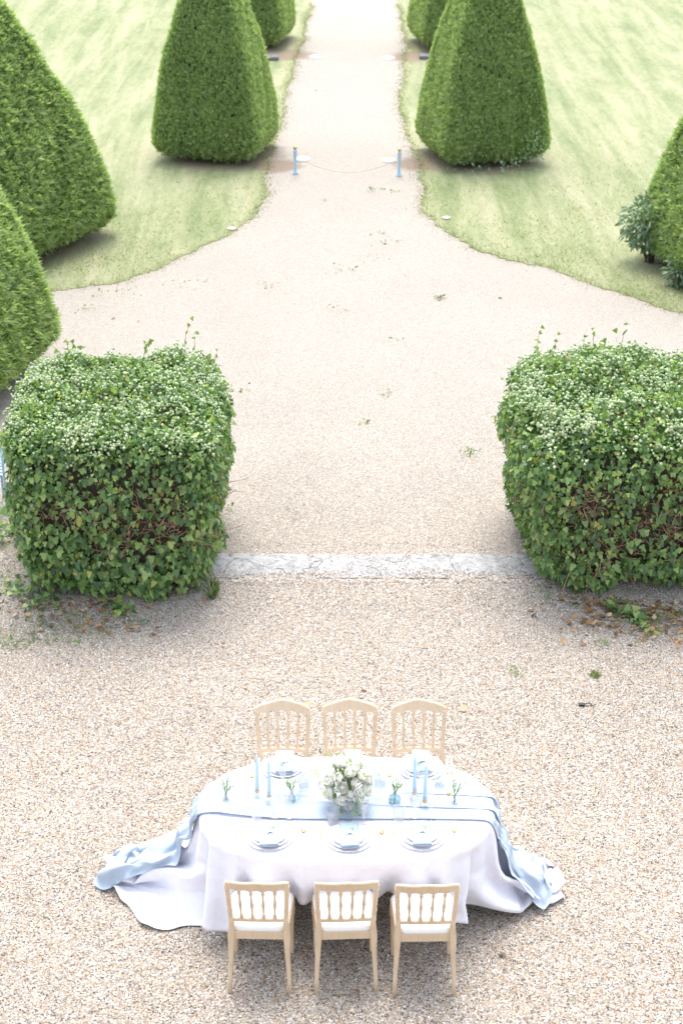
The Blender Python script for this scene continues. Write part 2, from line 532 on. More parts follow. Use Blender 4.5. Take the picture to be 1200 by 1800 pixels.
def rough_edge(pts, step=.07, amp=.06, seed=1):
    out = []
    r = random.Random(seed)
    for a, b in zip(pts, pts[1:]):
        n = max(1, int((b - a).length / step))
        n = min(n, 160)
        for i in range(n):
            p = a.lerp(b, i / n)
            k = amp * (.5 * math.sin(p.x * 2.1 + p.y * 1.5 + seed) + .3 * math.sin(p.x * 7 + p.y * 4.1) + 1.3 * (r.random() - .5))
            d = (b - a).normalized()
            out.append(p + Vector((-d.y, d.x, 0)) * k)
    out.append(pts[-1])
    return out

def lawn(name, edge, far):
    e = rough_edge(edge, seed=len(edge))
    ring = e + far
    mb = MB()
    n = len(ring)
    top = [Vector((p.x, p.y, UP + .009)) for p in ring]
    bot = [Vector((p.x, p.y, UP - .03)) for p in ring]
    mb.v = [tuple(p) for p in top + bot]
    mb.f = [tuple(range(n))] + [(i, n + i, n + (i + 1) % n, (i + 1) % n) for i in range(n)]
    me = mb.mesh(name)
    bm = bmesh.new(); bm.from_mesh(me)
    bmesh.ops.recalc_face_normals(bm, faces=bm.faces)
    bmesh.ops.triangulate(bm, faces=[f for f in bm.faces if len(f.verts) > 4], ngon_method='EAR_CLIP')
    bm.to_mesh(me); bm.free()
    o = link(name, me, M['lawn_turf'])
    tag(o, kind='structure')
    return e, ring

left_px = [(548, 0), (540, 40), (528, 82), (517, 112), (506, 150), (500, 190), (489, 225), (484, 255), (472, 285), (463, 310), (468, 345), (459, 366),
           (440, 387), (414, 403), (382, 420), (350, 435), (322, 452), (300, 463), (268, 477), (238, 486), (200, 496), (150, 503), (100, 510), (60, 516), (-60, 532)]
right_px = [(699, 0), (704, 30), (711, 55), (713, 82), (711, 117), (704, 163), (706, 210), (716, 243), (738, 280), (741, 327), (741, 369), (766, 393), (803, 416),
            (845, 440), (901, 458), (967, 471), (1037, 498), (1107, 519), (1163, 540), (1210, 551), (1320, 590)]
lp, rp = polyline(left_px), polyline(right_px)
LE, LRING = lawn('lawn', lp, [Vector((-14, 21.6, UP)), Vector((-60, 21, UP)), Vector((-160, 60, UP)), Vector((-160, 380, UP)), Vector((lp[0].x - 4, 380, UP)), Vector((lp[0].x - .5, 70, UP))])
RE, RRING = lawn('lawn', rp, [Vector((12, 19, UP)), Vector((60, 19, UP)), Vector((160, 60, UP)), Vector((160, 380, UP)), Vector((rp[0].x + 6, 380, UP)), Vector((rp[0].x + .8, 70, UP))])

def inside(px, py, ring):
    r = np.zeros(len(px), bool)
    n = len(ring)
    for i in range(n):
        a, b = ring[i], ring[(i + 1) % n]
        c = (a.y > py) != (b.y > py)
        if a.y != b.y:
            r ^= c & (px < (b.x - a.x) * (py - a.y) / (b.y - a.y) + a.x)
    return r

# stone kerb between the two ivy blocks
def kerb():
    xs = np.arange(-2.9, 3.6, .045)
    prof = [(KERB_Y0, -.05), (KERB_Y0 - .004, .03), (KERB_Y0 + .004, .058), (KERB_Y0 + .03, .070), (KERB_Y0 + .11, .074), (KERB_Y0 + .125, .079), (KERB_Y0 + .24, .084), (KERB_Y1 - .01, .085), (KERB_Y1 + .02, .075), (KERB_Y1 + .03, -.05)]
    joints = [-3.1, -1.62, -.28, .62, 1.55, 2.7]
    V = []
    for x in xs:
        j = min(abs(x - q) for q in joints)
        for k, (y, z) in enumerate(prof):
            e = (.009 * math.sin(x * 7.3) + .006 * math.sin(x * 23)) * max(0, 1 - k / 5) + rng.normal(0, .0012)
            dz = -.014 * (j < .02) + .004 * math.sin(x * 3.1 + k * .6) + rng.normal(0, .0012)
            V.append((x, y + (e if 0 < k < 9 else 0), z + (dz if 0 < k < 9 else 0)))
    n = len(prof); m = len(xs)
    I = np.arange(n * m).reshape(m, n)
    F = np.stack([I[:-1, :-1], I[1:, :-1], I[1:, 1:], I[:-1, 1:]], -1).reshape(-1, 4)
    o = link('stone_kerb', np_mesh('stone_kerb', np.array(V), F), M['weathered_stone'])
    tag(o, 'low weathered grey stone kerb crossing the gravel between the two ivy blocks', 'kerb')
kerb()

# ------------------------------------------------------------------ clipped yews
YEW_T = np.array([0, .02, .05, .09, .20, .385, .53, .70, .80, .90, .96, 1.0])
YEW_W = np.array([.76, .89, .975, 1.0, .955, .815, .665, .475, .345, .20, .11, .03])
YEW_H = 3.95
PE = 10.0
def yew_point(th, t, p=10.0, base=.10):
    c, s = np.cos(th), np.sin(th)
    r = (np.abs(c) ** p + np.abs(s) ** p) ** (-1 / p)
    wd = np.interp(t, YEW_T, YEW_W) * 1.04
    z = base + t * (YEW_H - base)
    nx = np.sign(c) * np.abs(c) ** (p - 1); ny = np.sign(s) * np.abs(s) ** (p - 1)
    l = np.hypot(nx, ny); nx /= l; ny /= l
    dw = (np.interp(np.minimum(t + .03, 1), YEW_T, YEW_W) - np.interp(np.maximum(t - .03, 0), YEW_T, YEW_W)) / .06 * 1.04 / (YEW_H - base)
    N = norm(np.stack([nx, ny, -dw], -1))
    P = np.stack([wd * r * c, wd * r * s, z], -1)
    P += N * (.025 * wob(P[:, 0] * 2 + P[:, 2], P[:, 1] * 2 - P[:, 2] * 1.3, 1.7))[:, None]
    return P, N

def build_yew():
    root = empty('yew_tree')
    n = 62000
    t = rng.rand(int(n * 3)); wd = np.interp(t, YEW_T, YEW_W)
    th = rng.rand(len(t)) * 2 * np.pi
    c, s = np.cos(th), np.sin(th)
    r = (np.abs(c) ** PE + np.abs(s) ** PE) ** (-1 / PE)
    keep = rng.rand(len(t)) < wd * r * r / 2.0 * 1.05
    t, th = t[keep][:n], th[keep][:n]
    P, N = yew_point(th, t)
    depth = rng.rand(len(P)) ** 1.5 * .075 - .010
    P = P - N * depth[:, None]
    tang = norm(np.cross(N, rng.normal(size=P.shape)))
    T = norm(N * .45 + np.array([0, 0, .42]) + tang * rng.uniform(.15, .85, (len(P), 1)))
    FN = norm(N * 1.5 + np.array([0, 0, .3]) + rng.normal(size=P.shape) * .55)
    tv = [(0, 0, 0), (.16, .42, .02), (0, 1, -.03), (-.16, .42, .02),
          (0, .15, 0), (.30, .62, .10), (.36, .80, .10), (.10, .45, .02),
          (0, .15, 0), (-.10, .45, .02), (-.36, .80, .10), (-.30, .62, .10)]
    tf = [(0, 1, 2, 3), (4, 5, 6, 7), (8, 9, 10, 11)]
    S = rng.uniform(.055, .12, len(P))
    link('crown', scatter('crown', tv, tf, P, T, FN, S), M['yew_needles'], root)
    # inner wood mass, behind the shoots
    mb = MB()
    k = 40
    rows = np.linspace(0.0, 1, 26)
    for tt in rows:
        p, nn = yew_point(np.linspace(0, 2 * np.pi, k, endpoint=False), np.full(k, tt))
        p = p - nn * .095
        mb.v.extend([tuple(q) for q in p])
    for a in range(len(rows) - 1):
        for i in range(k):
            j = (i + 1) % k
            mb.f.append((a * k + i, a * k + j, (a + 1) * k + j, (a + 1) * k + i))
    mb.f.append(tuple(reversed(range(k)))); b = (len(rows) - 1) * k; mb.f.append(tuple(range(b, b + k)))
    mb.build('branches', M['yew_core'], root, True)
    tr = MB()
    tr.tube([(0, 0, -.1), (.01, .01, .15), (0, 0, .5)], [.17, .13, .10], 12)
    tr.build('trunk', M['bark'], root, True)
    return root

yew = build_yew()
YG = 'clipped yew pyramids lining the gravel path'
#          x      y     half-width, height scale, turn, label
yews = [(-2.17, 29.6, .87, .99, -11, 'clipped yew pyramid left of the path, behind the left blue post'),
        (2.42, 29.4, .89, .99, 15, 'clipped yew pyramid right of the path with wild shoots at its foot'),
        (-5.27, 24.2, 1.41, 1.02, -28, 'broadest clipped yew, on the left lawn above the rounded yew by the ivy'),
        (-5.28, 18.5, 1.48, 1.12, -16, 'bright yew at the left edge, directly behind the left ivy block'),
        (-2.20, 39.9, .96, 1.0, -8, 'far clipped yew left of the path, beside the white discs'),
        (2.66, 39.6, .96, 1.0, 10, 'far clipped yew right of the path, half hidden by a nearer yew'),
        (5.75, 22.9, 1.22, .98, 14, 'clipped yew at the right edge with a leafy elder growing from it')]
for i, (x, y, sx, sz, rz, lab) in enumerate(yews):
    o = yew if i == 0 else copy_tree(yew)
    o.location = (x, y, UP); o.scale = (sx, sx, sz); o.rotation_euler = (0, 0, R(rz + (0 if i != 3 else 90)))
    tag(o, lab, 'yew tree', YG)
# ------------------------------------------------------------------ ivy blocks
IVY_V = [(0, 0, 0), (.34, -.06, .03), (.50, .22, -.02), (.27, .40, .05), (.30, .62, .0), (0, 1.0, -.08), (-.30, .62, .0), (-.27, .40, .05), (-.50, .22, -.02), (-.34, -.06, .03)]
IVY_F = [(0, 1, 2, 3), (0, 3, 4, 5), (0, 5, 6, 7), (0, 7, 8, 9)]

def ivy_block(label, cx, cy, a, b, h, p, bare, n_leaf, seed, yellow):
    rs = np.random.RandomState(seed)
    root = empty('ivy_block', (cx, cy, 0))
    tag(root, label, 'ivy', 'ivy covered blocks at the ends of the kerb')
    def surf(n):
        q = rs.uniform(-1, 1, (n, 3))
        ar = np.array([b * h / 2, a * h / 2, a * b * 1.15]); ar = ar / ar.sum()
        f = rs.choice(3, n, p=ar)
        sg = np.where(rs.rand(n) < .5, -1, 1); sg = np.where(f == 2, 1, sg)
        q[np.arange(n), f] = sg
        e = rs.rand(n) < .26                                   # more growth round the rounded edges
        g = (f + rs.randint(1, 3, n)) % 3
        ev = np.where(rs.rand(n) < .5, -1, 1) * rs.uniform(.78, 1.0, n); ev = np.where(g == 2, np.abs(ev), ev)
        q[np.arange(n)[e], g[e]] = ev[e]
        return shape(q)
    def shape(q):
        l = (np.abs(q) ** p).sum(1) ** (1 / p)
        u = q / l[:, None]
        N = norm(np.sign(u) * np.abs(u) ** (p - 1) / np.array([a, b, h / 2]))
        zz = (u[:, 2] + 1) / 2
        fl = .82 + .20 * np.clip(zz * 1.25, 0, 1) ** .75
        P = np.stack([u[:, 0] * a * fl, u[:, 1] * b * fl, zz * h], -1)
        P += N * (.065 * wob(P[:, 0] * 1.6 + seed, P[:, 2] * 1.9 + P[:, 1] * 1.3, 1.5, seed) + .025 * wob(P[:, 0] + P[:, 1], P[:, 2], 6.0, 2 * seed))[:, None]
        P[:, 2] = np.maximum(P[:, 2], .015)
        return P, N
    P, N = surf(n_leaf)
    # bare places where the twigs show
    pb = np.zeros(len(P))
    nz = .5 + .5 * wob(P[:, 0] * 3.1, P[:, 2] * 3.3, 1.6, 1.0 + seed)
    for (bx, bz, rx, rz_, k) in bare:
        d = ((P[:, 0] - bx) / rx) ** 2 + ((P[:, 2] - bz) / rz_) ** 2
        pb = np.maximum(pb, k * np.exp(-d * 1.1) * (P[:, 1] < 0))
    keep = rs.rand(len(P)) > np.clip(pb * (.30 + .95 * nz), 0, .90)
    P, N, pb = P[keep], N[keep], pb[keep]
    top = np.clip((N[:, 2] - .35) * 2.5, 0, 1)
    P0 = P
    P = P + N * rs.uniform(-.11, .045, (len(P), 1))
    rnd = rs.normal(size=P.shape)
    down = np.array([0, 0, -1.0])
    T = norm(down * (1 - top[:, None]) * .9 + N * .28 + rnd * (.38 + .5 * top[:, None]))
    FN = norm(N * 1.0 + np.array([0, 0, .65]) + rs.normal(size=P.shape) * .58)
    zz = np.clip(P[:, 2] / h, 0, 1)
    S = (.023 + .047 * rs.rand(len(P)) ** 1.3) * (1.30 - .42 * zz) * (1 - .12 * top)
    S3 = np.stack([S * rs.uniform(.85, 1.15, len(P)), S * rs.uniform(.9, 1.15, len(P)), S], -1)
    link('foliage', scatter('foliage', IVY_V, IVY_F, P, T, FN, S3), M['ivy_leaf'], root)
    # flower heads on the top
    P, N = surf(int(n_leaf * .38))
    m = (N[:, 2] > .45) | ((P[:, 2] > h * .78) & (rs.rand(len(P)) < .25))
    P, N = P[m], N[m]
    m = rs.rand(len(P)) < np.clip(.30 + .55 * wob(P[:, 0] * 2.2, P[:, 1] * 2.2 + seed, 1.3, .3) + .35 * wob(P[:, 0] * 5, P[:, 1] * 5, 1.9, 1.3 + seed), .03, 1) * .40
    P, N = P[m], N[m]
    ctr = np.repeat(P + N * .03, 4, 0) + rs.normal(0, .026, (len(P) * 4, 3)) + np.array([0, 0, .03])
    bm = bmesh.new(); bmesh.ops.create_icosphere(bm, subdivisions=1, radius=1)
    for v in bm.verts: v.co *= random.uniform(.8, 1.15)
    bv = [tuple(v.co) for v in bm.verts]; bf = [[v.index for v in f.verts] for f in bm.faces]; bm.free()
    link('flower_heads', scatter('flower_heads', bv, bf, ctr, rs.normal(size=ctr.shape), rs.normal(size=ctr.shape), rs.uniform(.007, .0175, len(ctr))), M['ivy_flower'], root)['kind'] = 'stuff'
    # twigs
    tw = MB()
    Pt, Nt = surf(14000)
    cnt = 0
    for q, nn in zip(Pt, Nt):
        if cnt > 1900: break
        if q[1] > 0 or nn[2] > .5: continue
        k = max(kk * math.exp(-1.1 * (((q[0] - bx) / rx) ** 2 + ((q[2] - bz) / rz_) ** 2)) for (bx, bz, rx, rz_, kk) in bare)
        if rs.rand() > .03 + k: continue
        cnt += 1
        L = rs.uniform(.10, .38); d = norm(np.array([rs.normal(), rs.normal() * .25, rs.normal() * .7 - .1]))
        pts = []; pos = q - nn * rs.uniform(.0, .12)
        for s in range(6):
            pts.append(tuple(pos)); d = norm(d + rs.normal(size=3) * .42 + nn * rs.normal() * .15); pos = pos + d * L / 5
            pos[2] = max(pos[2], .02)
        r0 = rs.uniform(.0022, .0058)
        tw.tube(pts, [r0 * (1 - .12 * s) for s in range(6)], 5)
    tag(tw.build('twigs', M['twig'], root, True), kind='stuff')
    # inner mass of stems, its colour darkened for the shade deep inside
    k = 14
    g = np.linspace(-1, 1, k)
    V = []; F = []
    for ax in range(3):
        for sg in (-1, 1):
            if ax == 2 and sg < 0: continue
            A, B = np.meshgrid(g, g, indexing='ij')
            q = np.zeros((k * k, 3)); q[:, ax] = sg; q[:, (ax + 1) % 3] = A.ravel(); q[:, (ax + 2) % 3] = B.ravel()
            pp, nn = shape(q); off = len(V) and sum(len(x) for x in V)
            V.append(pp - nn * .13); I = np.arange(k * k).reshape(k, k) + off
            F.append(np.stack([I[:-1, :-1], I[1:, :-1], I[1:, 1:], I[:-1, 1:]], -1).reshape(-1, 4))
    link('stems', np_mesh('stems', np.concatenate(V), np.concatenate(F)), M['core_shade'], root, True)
    # young shoots sticking out of the top
    sh = MB(); lp_, lt, ln, ls = [], [], [], []
    Pq, Nq = surf(600)
    c2 = 0
    for q, nn in zip(Pq, Nq):
        if nn[2] < .6 or c2 > 26: continue
        c2 += 1
        L = rs.uniform(.08, .24) if c2 > 5 else rs.uniform(.25, .36)
        d = norm(np.array([rs.normal() * .25, rs.normal() * .25, 1])); pos = q.copy(); pts = []
        for s in range(5):
            pts.append(tuple(pos)); d = norm(d + rs.normal(size=3) * .14); pos = pos + d * L / 4
            if s:
                for _ in range(1 + (s > 2)):
                    lp_.append(pos.copy()); lt.append(norm(rs.normal(size=3) + np.array([0, 0, -.2]))); ln.append(norm(rs.normal(size=3) * .5 + np.array([0, -.4, 1]))); ls.append(rs.uniform(.028, .05))
        sh.tube(pts, [.004, .0035, .003, .0025, .0015], 5)
    # yellowing leaves in a few bright patches
    for (yx, yy) in yellow:
        i = np.argmin(((P0[:, 0] - yx) / a) ** 2 + ((P0[:, 1] - yy) / b) ** 2 + (P0[:, 2] < h * .7) * 9)
        for _ in range(14):
            lp_.append(P0[i] + rs.normal(0, .055, 3) + np.array([0, 0, .05])); lt.append(norm(rs.normal(size=3))); ln.append(norm(rs.normal(size=3) * .4 + np.array([0, -.3, 1]))); ls.append(rs.uniform(.035, .06))
    tag(sh.build('shoot_stems', M['stem_green'], root, True), kind='stuff')
    link('young_shoots', scatter('young_shoots', IVY_V, IVY_F, np.array(lp_), np.array(lt), np.array(ln), np.array(ls)), M['young_leaf'], root)['kind'] = 'stuff'
    return root

ivy_block('big square ivy block left of the kerb, covered in pale flower heads', -2.03, 14.44, .95, 1.12, 1.70, 5.4,
          [(.42, .80, .42, .22, .95), (-.42, .98, .22, .10, .8), (.25, 1.08, .40, .10, .6), (.1, .62, .25, .12, .6)], 36000, 3, [(-.55, .9), (-.7, -.55), (.1, -.4)])
ivy_block('big ivy block right of the kerb with a wide brown bare patch on its front', 2.70, 14.54, 1.14, 1.14, 1.74, 4.4,
          [(-.55, 1.02, .38, .16, .95), (.10, .78, .60, .24, .85), (.45, 1.12, .35, .12, .9), (-.35, .48, .4, .2, .7), (.55, .55, .35, .2, .6)], 38000, 5, [(-.2, .7), (-.75, .3), (.1, .2), (-.5, -.75)])

# ivy trailing over the ground at the feet of the blocks, and the low growth on the kerb at the left
def trail(name, label, pts, n, spread, seed, smin=.04, smax=.085, zmax=.06, mat='ivy_leaf'):
    rs = np.random.RandomState(seed)
    pts = np.array(pts, float)
    k = rs.rand(n) * (len(pts) - 1); i = np.minimum(k.astype(int), len(pts) - 2); f = (k - i)[:, None]
    P = pts[i] * (1 - f) + pts[i + 1] * f
    P = np.concatenate([P + rs.normal(0, spread, (n, 2)), rs.uniform(.015, zmax, (n, 1))], 1)
    T = norm(rs.normal(size=P.shape) * np.array([1, 1, .25])); FN = norm(rs.normal(size=P.shape) * .4 + np.array([0, -.25, 1]))
    o = link(name, scatter(name, IVY_V, IVY_F, P, T, FN, rs.uniform(smin, smax, n)), M[mat])
    tag(o, label, 'ivy runner', kind='stuff')
def G(px, py, z=0.0): 
    q = ray_plane(px, py, z); return (q.x, q.y)
trail('ivy_runner', 'dark ivy runner creeping over the gravel from the right ivy block', [G(1070, 1065), G(1100, 1082), G(1112, 1092), G(1135, 1108)], 75, .06, 1)
trail('ivy_runner', 'small dark ivy tuft lying below the left ivy block', [G(190, 1062), G(215, 1075), G(212, 1088)], 42, .05, 2)
trail('ivy_runner', 'ivy tongue creeping onto the kerb end from the right block', [G(925, 1040), G(945, 1035), G(965, 1058)], 70, .06, 3)
trail('ivy_runner', 'sprawling light ivy on the ground at the left picture edge', [G(0, 1035), G(40, 1050), G(90, 1068)], 150, .10, 4, .035, .07, .12)
trail('ivy_runner', 'low ivy growing on the kerb left of the left ivy block', [G(-60, 960), G(0, 950), G(22, 955)], 260, .16, 6, .04, .08, .30)

# fallen leaves, weeds, grass: uncountable
def litter():
    rs = np.random.RandomState(5)
    P = []
    def band(n, x0, y0, x1, y1, sp):
        k = rs.rand(n, 1); a = np.array(G(x0, y0)); b = np.array(G(x1, y1))
        P.append(a * (1 - k) + b * k + rs.normal(0, 1, (n, 2)) * np.array(sp))
    band(190, 60, 1066, 360, 1050, (.15, .07)); band(50, 120, 1085, 220, 1110, (.25, .10))
    band(430, 950, 1045, 1240, 1080, (.16, .09)); band(130, 1020, 1085, 1200, 1110, (.22, .14)); band(90, 0, 1050, 120, 1075, (.2, .1))
    Q = rs.uniform((-4, 8.2), (4, 13.6), (16, 2)); P.append(Q)
    Q = rs.uniform((-4, 15.5), (4, 27), (14, 2)); P.append(Q)
    P = np.concatenate(P); z = np.where(P[:, 1] > 14.2, UP, 0) + rs.uniform(.012, .03, len(P))
    P = np.concatenate([P, z[:, None]], 1)
    tv = [(-.25, 0, .05), (.25, 0, .05), (.42, .5, -.02), (.1, 1, .12), (-.1, 1, .12), (-.42, .5, .10)]
    tf = [(0, 1, 2, 5), (5, 2, 3, 4)]
    o = link('fallen_leaves', scatter('fallen_leaves', tv, tf, P, rs.normal(size=P.shape) * np.array([1, 1, .3]), rs.normal(size=P.shape) * .35 + np.array([0, 0, 1]), rs.uniform(.025, .065, len(P))), M['dead_leaf'])
    tag(o, 'brown fallen leaves scattered below the ivy blocks', 'fallen leaves', kind='stuff')
litter()

def pebbles():
    rs = np.random.RandomState(31)
    n = 60000
    Y = 7.6 + 7.0 * rs.rand(n) ** 1.1; X = rs.uniform(-1, 1, n) * (Y * .205 + .5)
    m = (np.abs(X - TABLE[0]) > 2.0) | (np.abs(Y - TABLE[1]) > 1.0) | (rs.rand(n) < .6)
    X, Y = X[m], Y[m]
    kx = rs.uniform(-1.6, 2.0, 7000); ky = KERB_Y0 - .03 + np.abs(rs.normal(0, 1, 7000)) * (.05 + .06 * np.clip(wob(kx * 1.3, kx * 0, 2.0, 1.1), -.75, 1)) + rs.uniform(-.06, .02, 7000)
    kk = rs.uniform(-1.6, 2.0, 900)
    X = np.concatenate([X, kx, kk]); Y = np.concatenate([Y, ky, KERB_Y1 - .01 - np.abs(rs.normal(0, .035, 900))])
    Z = near_z(X, Y)
    Z = np.where((Y > KERB_Y0) & (Y < KERB_Y1 + .03), np.maximum(Z, .080), Z) + .002
    P = np.stack([X, Y, Z], -1)
    tv = [(-1, 0, 0), (-.3, .8, -.1), (.7, .6, 0), (1, -.2, .05), (.3, -.9, 0), (-.6, -.7, -.05), (-.35, .1, .6), (.4, -.05, .62)]
    tf = [(0, 1, 6), (1, 7, 6), (1, 2, 7), (2, 3, 7), (3, 4, 7), (4, 6, 7), (4, 5, 6), (5, 0, 6)]
    S = rs.uniform(.0045, .0095, len(P)); S3 = np.stack([S, S * rs.uniform(.6, 1, len(P)), S * rs.uniform(.6, 1.1, len(P))], -1)
    o = link('loose_gravel', scatter('loose_gravel', tv, [f[::-1] for f in tf], P, rs.normal(size=P.shape) * np.array([1, 1, .15]), rs.normal(size=P.shape) * .25 + np.array([0, 0, 1]), S3), M['pebbles'])
    tag(o, 'loose pale pebbles lying on the gravel round the table and on the kerb', 'gravel', kind='stuff')
TABLE = (.03, 9.38)
pebbles()

def weeds():
    rs = np.random.RandomState(9)
    cl = []
    for (px, py, n, sp) in ((130, 1085, 26, .10), (160, 1120, 34, .14), (60, 1105, 22, .12), (20, 1130, 40, .10), (95, 1120, 22, .1), (245, 1095, 12, .05), (1090, 1100, 24, .12), (1160, 1085, 26, .1),
                            (1195, 1085, 20, .06), (905, 1185, 8, .05), (1060, 1135, 8, .04), (70, 1020, 30, .12), (1010, 1065, 12, .06)):
        x, y = G(px, py)
        cl.append((x, y, 0, n, sp, .03))
    for (px, py, n, sp) in ((660, 335, 16, .09), (690, 338, 8, .06), (575, 165, 8, .1), (670, 410, 10, .08), (685, 428, 14, .12), (660, 455, 9, .09), (770, 525, 22, .05), (590, 545, 8, .1), (700, 600, 8, .1),
                            (825, 797, 16, .06), (675, 692, 9, .05), (430, 690, 10, .08), (470, 505, 12, .12), (150, 545, 12, .1), (205, 515, 18, .2), (330, 505, 12, .15), (600, 470, 10, .14), (520, 900, 6, .07), (400, 895, 9, .05), (640, 745, 8, .06)):
        x, y = G(px, py, UP)
        cl.append((x, y, UP, n, sp, .03))
    P = []; S = []
    for (x, y, z, n, sp, s) in cl:
        n = int(n * 1.6)
        P.append(np.stack([x + rs.normal(0, sp, n), y + rs.normal(0, sp, n), z + rs.uniform(.005, .035, n)], -1)); S.append(rs.uniform(.5, 1.3, n) * s)
    P = np.concatenate(P); S = np.concatenate(S)
    tv = [(0, 0, 0), (.32, .5, .08), (0, 1, .0), (-.32, .5, .08)]
    o = link('weeds', scatter('weeds', tv, [(0, 1, 2, 3)], P, rs.normal(size=P.shape) * np.array([1, 1, .3]) + np.array([0, 0, .5]), rs.normal(size=P.shape) * .4 + np.array([0, 0, 1]), S * 1.3), M['weed_leaf'])
    tag(o, 'small green weeds sprouting in the gravel', 'weeds', kind='stuff')
weeds()

def grass():
    rs = np.random.RandomState(21)
    n = 260000
    Y = 18 + 16 * rs.rand(n) ** 1.5
    X = rs.uniform(-1, 1, n) * (Y * .235)
    m = inside(X, Y, LRING) | inside(X, Y, RRING)
    X, Y = X[m], Y[m]
    # density follows the patchy turf
    m = rs.rand(len(X)) < (.40 + .35 * wob(X * 1.2, Y * 1.2, 1.0, .5)) * np.clip((31 - Y) / 10, 0, 1)
    X, Y = X[m], Y[m]
    E = np.array([(p.x, p.y) for p in LE + RE if p.y < 45])
    k = rs.randint(len(E), size=16000)
    ex = E[k] + rs.normal(0, .11, (16000, 2)) * rs.rand(16000, 1) ** .6
    P = np.concatenate([np.stack([X, Y], -1), ex]); nt_ = len(X)
    z = np.full(len(P), UP + .012)
    P = np.concatenate([P, z[:, None]], 1)
    T = norm(rs.normal(size=P.shape) * np.array([.9, .9, .2]) + np.array([0, 0, .9])); FN = norm(np.cross(T, rs.normal(size=P.shape)))
    S = rs.uniform(.018, .042, len(P)); S[nt_:] *= .9
    tv = [(-.10, 0, 0), (.10, 0, 0), (.05, 1, 0), (-.05, 1, 0)]
    o = link('grass', scatter('grass', tv, [(0, 1, 2, 3)], P, T, FN, S), M['grass_blade'])
    tag(o, 'short dry mown grass of the lawns beside the path', 'grass', kind='stuff')
grass()

# wild elder growing out of the right yew, and wild shoots at the foot of the yew right of the path
def bush(name, label, cat, c, rad, n, seed, smin, smax, mat='elder_leaf', stem=True):
    rs = np.random.RandomState(seed)
    root = empty(name, (c[0], c[1], UP))
    tag(root, label, cat)
    u = norm(rs.normal(size=(n, 3))); r = rs.rand(n, 1) ** .45
    P = u * r * np.array(rad) + np.array([0, 0, c[2]])
    P[:, 2] = np.maximum(P[:, 2], .03)
    T = norm(u * .9 + rs.normal(size=P.shape) * .5 + np.array([0, 0, -.35])); FN = norm(rs.normal(size=P.shape) * .5 + np.array([0, -.3, 1]))
    tv = [(0, 0, 0), (.19, .35, .05), (.13, .75, .0), (0, 1, -.08), (-.13, .75, 0), (-.19, .35, .05)]
    link('foliage', scatter('foliage', tv, [(0, 1, 2, 3), (0, 3, 4, 5)], P, T, FN, rs.uniform(smin, smax, n)), M[mat], root)
    mb = MB()
    for i in range(14):
        e = P[rs.randint(n)]
        mb.tube([(rs.normal() * .04, rs.normal() * .04, 0), tuple(e * np.array([.45, .45, .6]) + rs.normal(0, .02, 3)), tuple(e)], [.012, .008, .004], 6)
    mb.build('stems', M['bark'], root, True)
    return root
x, y = G(1140, 455, UP)
bush('elder_bush', 'bluish green elder bush spreading from the yew at the right edge', 'bush', (x - .02, y - .18, .58), (.46, .38, .38), 1100, 3, .07, .13)
x, y = G(1185, 505, UP)
bush('elder_sapling', 'small bluish elder sapling at the foot of the yew at the right edge', 'bush', (x + .05, y, .22), (.22, .2, .22), 260, 4, .06, .11)
def creeper(name, label, pts, n, sp, seed):
    rs = np.random.RandomState(seed)
    pts = np.array(pts, float); k = rs.rand(n) * (len(pts) - 1); i = np.minimum(k.astype(int), len(pts) - 2); f = (k - i)[:, None]
    P = pts[i] * (1 - f) + pts[i + 1] * f + rs.normal(0, sp, (n, 3))
    tv = [(0, 0, 0), (.22, .35, .05), (.13, .75, .0), (0, 1, -.08), (-.13, .75, 0), (-.22, .35, .05)]
    o = link(name, scatter(name, tv, [(0, 1, 2, 3), (0, 3, 4, 5)], P, norm(rs.normal(size=P.shape) + np.array([0, -.5, -.3])), norm(rs.normal(size=P.shape) * .4 + np.array([0, -.8, .7])), rs.uniform(.045, .09, n)), M['elder_leaf'])
    tag(o, label, 'creeper', kind='stuff')
creeper('climbing_creeper', 'bluish leafy creeper climbing the yew at the right edge', [(4.62, 21.75, .9), (4.75, 21.7, 1.4), (4.9, 21.75, 1.9), (5.05, 21.9, 2.5)], 260, .09, 6)
creeper('wild_shoots', 'bluish wild shoots along the foot of the right path yew', [(1.60, 28.35, .12), (2.1, 28.25, .16), (2.8, 28.2, .2), (3.25, 28.35, .45), (3.3, 28.45, .7)], 130, .11, 7)

# the seedling by the kerb, the tuft and the scrap on the gravel
def tuft(name, label, cat, px, py, n, hgt, sp, seed, mat='weed_leaf'):
    rs = np.random.RandomState(seed)
    x, y = G(px, py)
    P = np.stack([rs.normal(0, sp * .4, n), rs.normal(0, sp * .4, n), rs.uniform(0, hgt * .5, n)], -1)
    T = norm(rs.normal(size=P.shape) * np.array([sp, sp, .05]) * 6 + np.array([0, 0, hgt * 7]))
    tv = [(-.06, 0, 0), (.06, 0, 0), (.10, .55, .03), (0, 1, -.05), (-.10, .55, .03)]
    o = link(name, scatter(name, tv, [(0, 1, 2, 3, 4)], P, T, rs.normal(size=P.shape), rs.uniform(.4, .8, n) * max(hgt, sp * 1.2)), M[mat], loc=(x, y, .0))
    tag(o, label, cat)
tuft('seedling', 'small upright green seedling in the gravel beside the left ivy block', 'weed', 375, 1055, 90, .20, .05, 2)
tuft('grass_tuft', 'flat grey green tuft alone in the gravel below the right ivy block', 'weed', 1046, 1188, 130, .018, .055, 3, 'grass_blade')
x, y = G(1022, 1241)
mb = MB(); mb.box((0, 0, .012), (.05, .03, .02), .006); mb.tube([(.02, 0, .015), (.06, .015, .02), (.09, -.02, .012), (.12, .01, .01)], [.006, .005, .004, .003], 6)
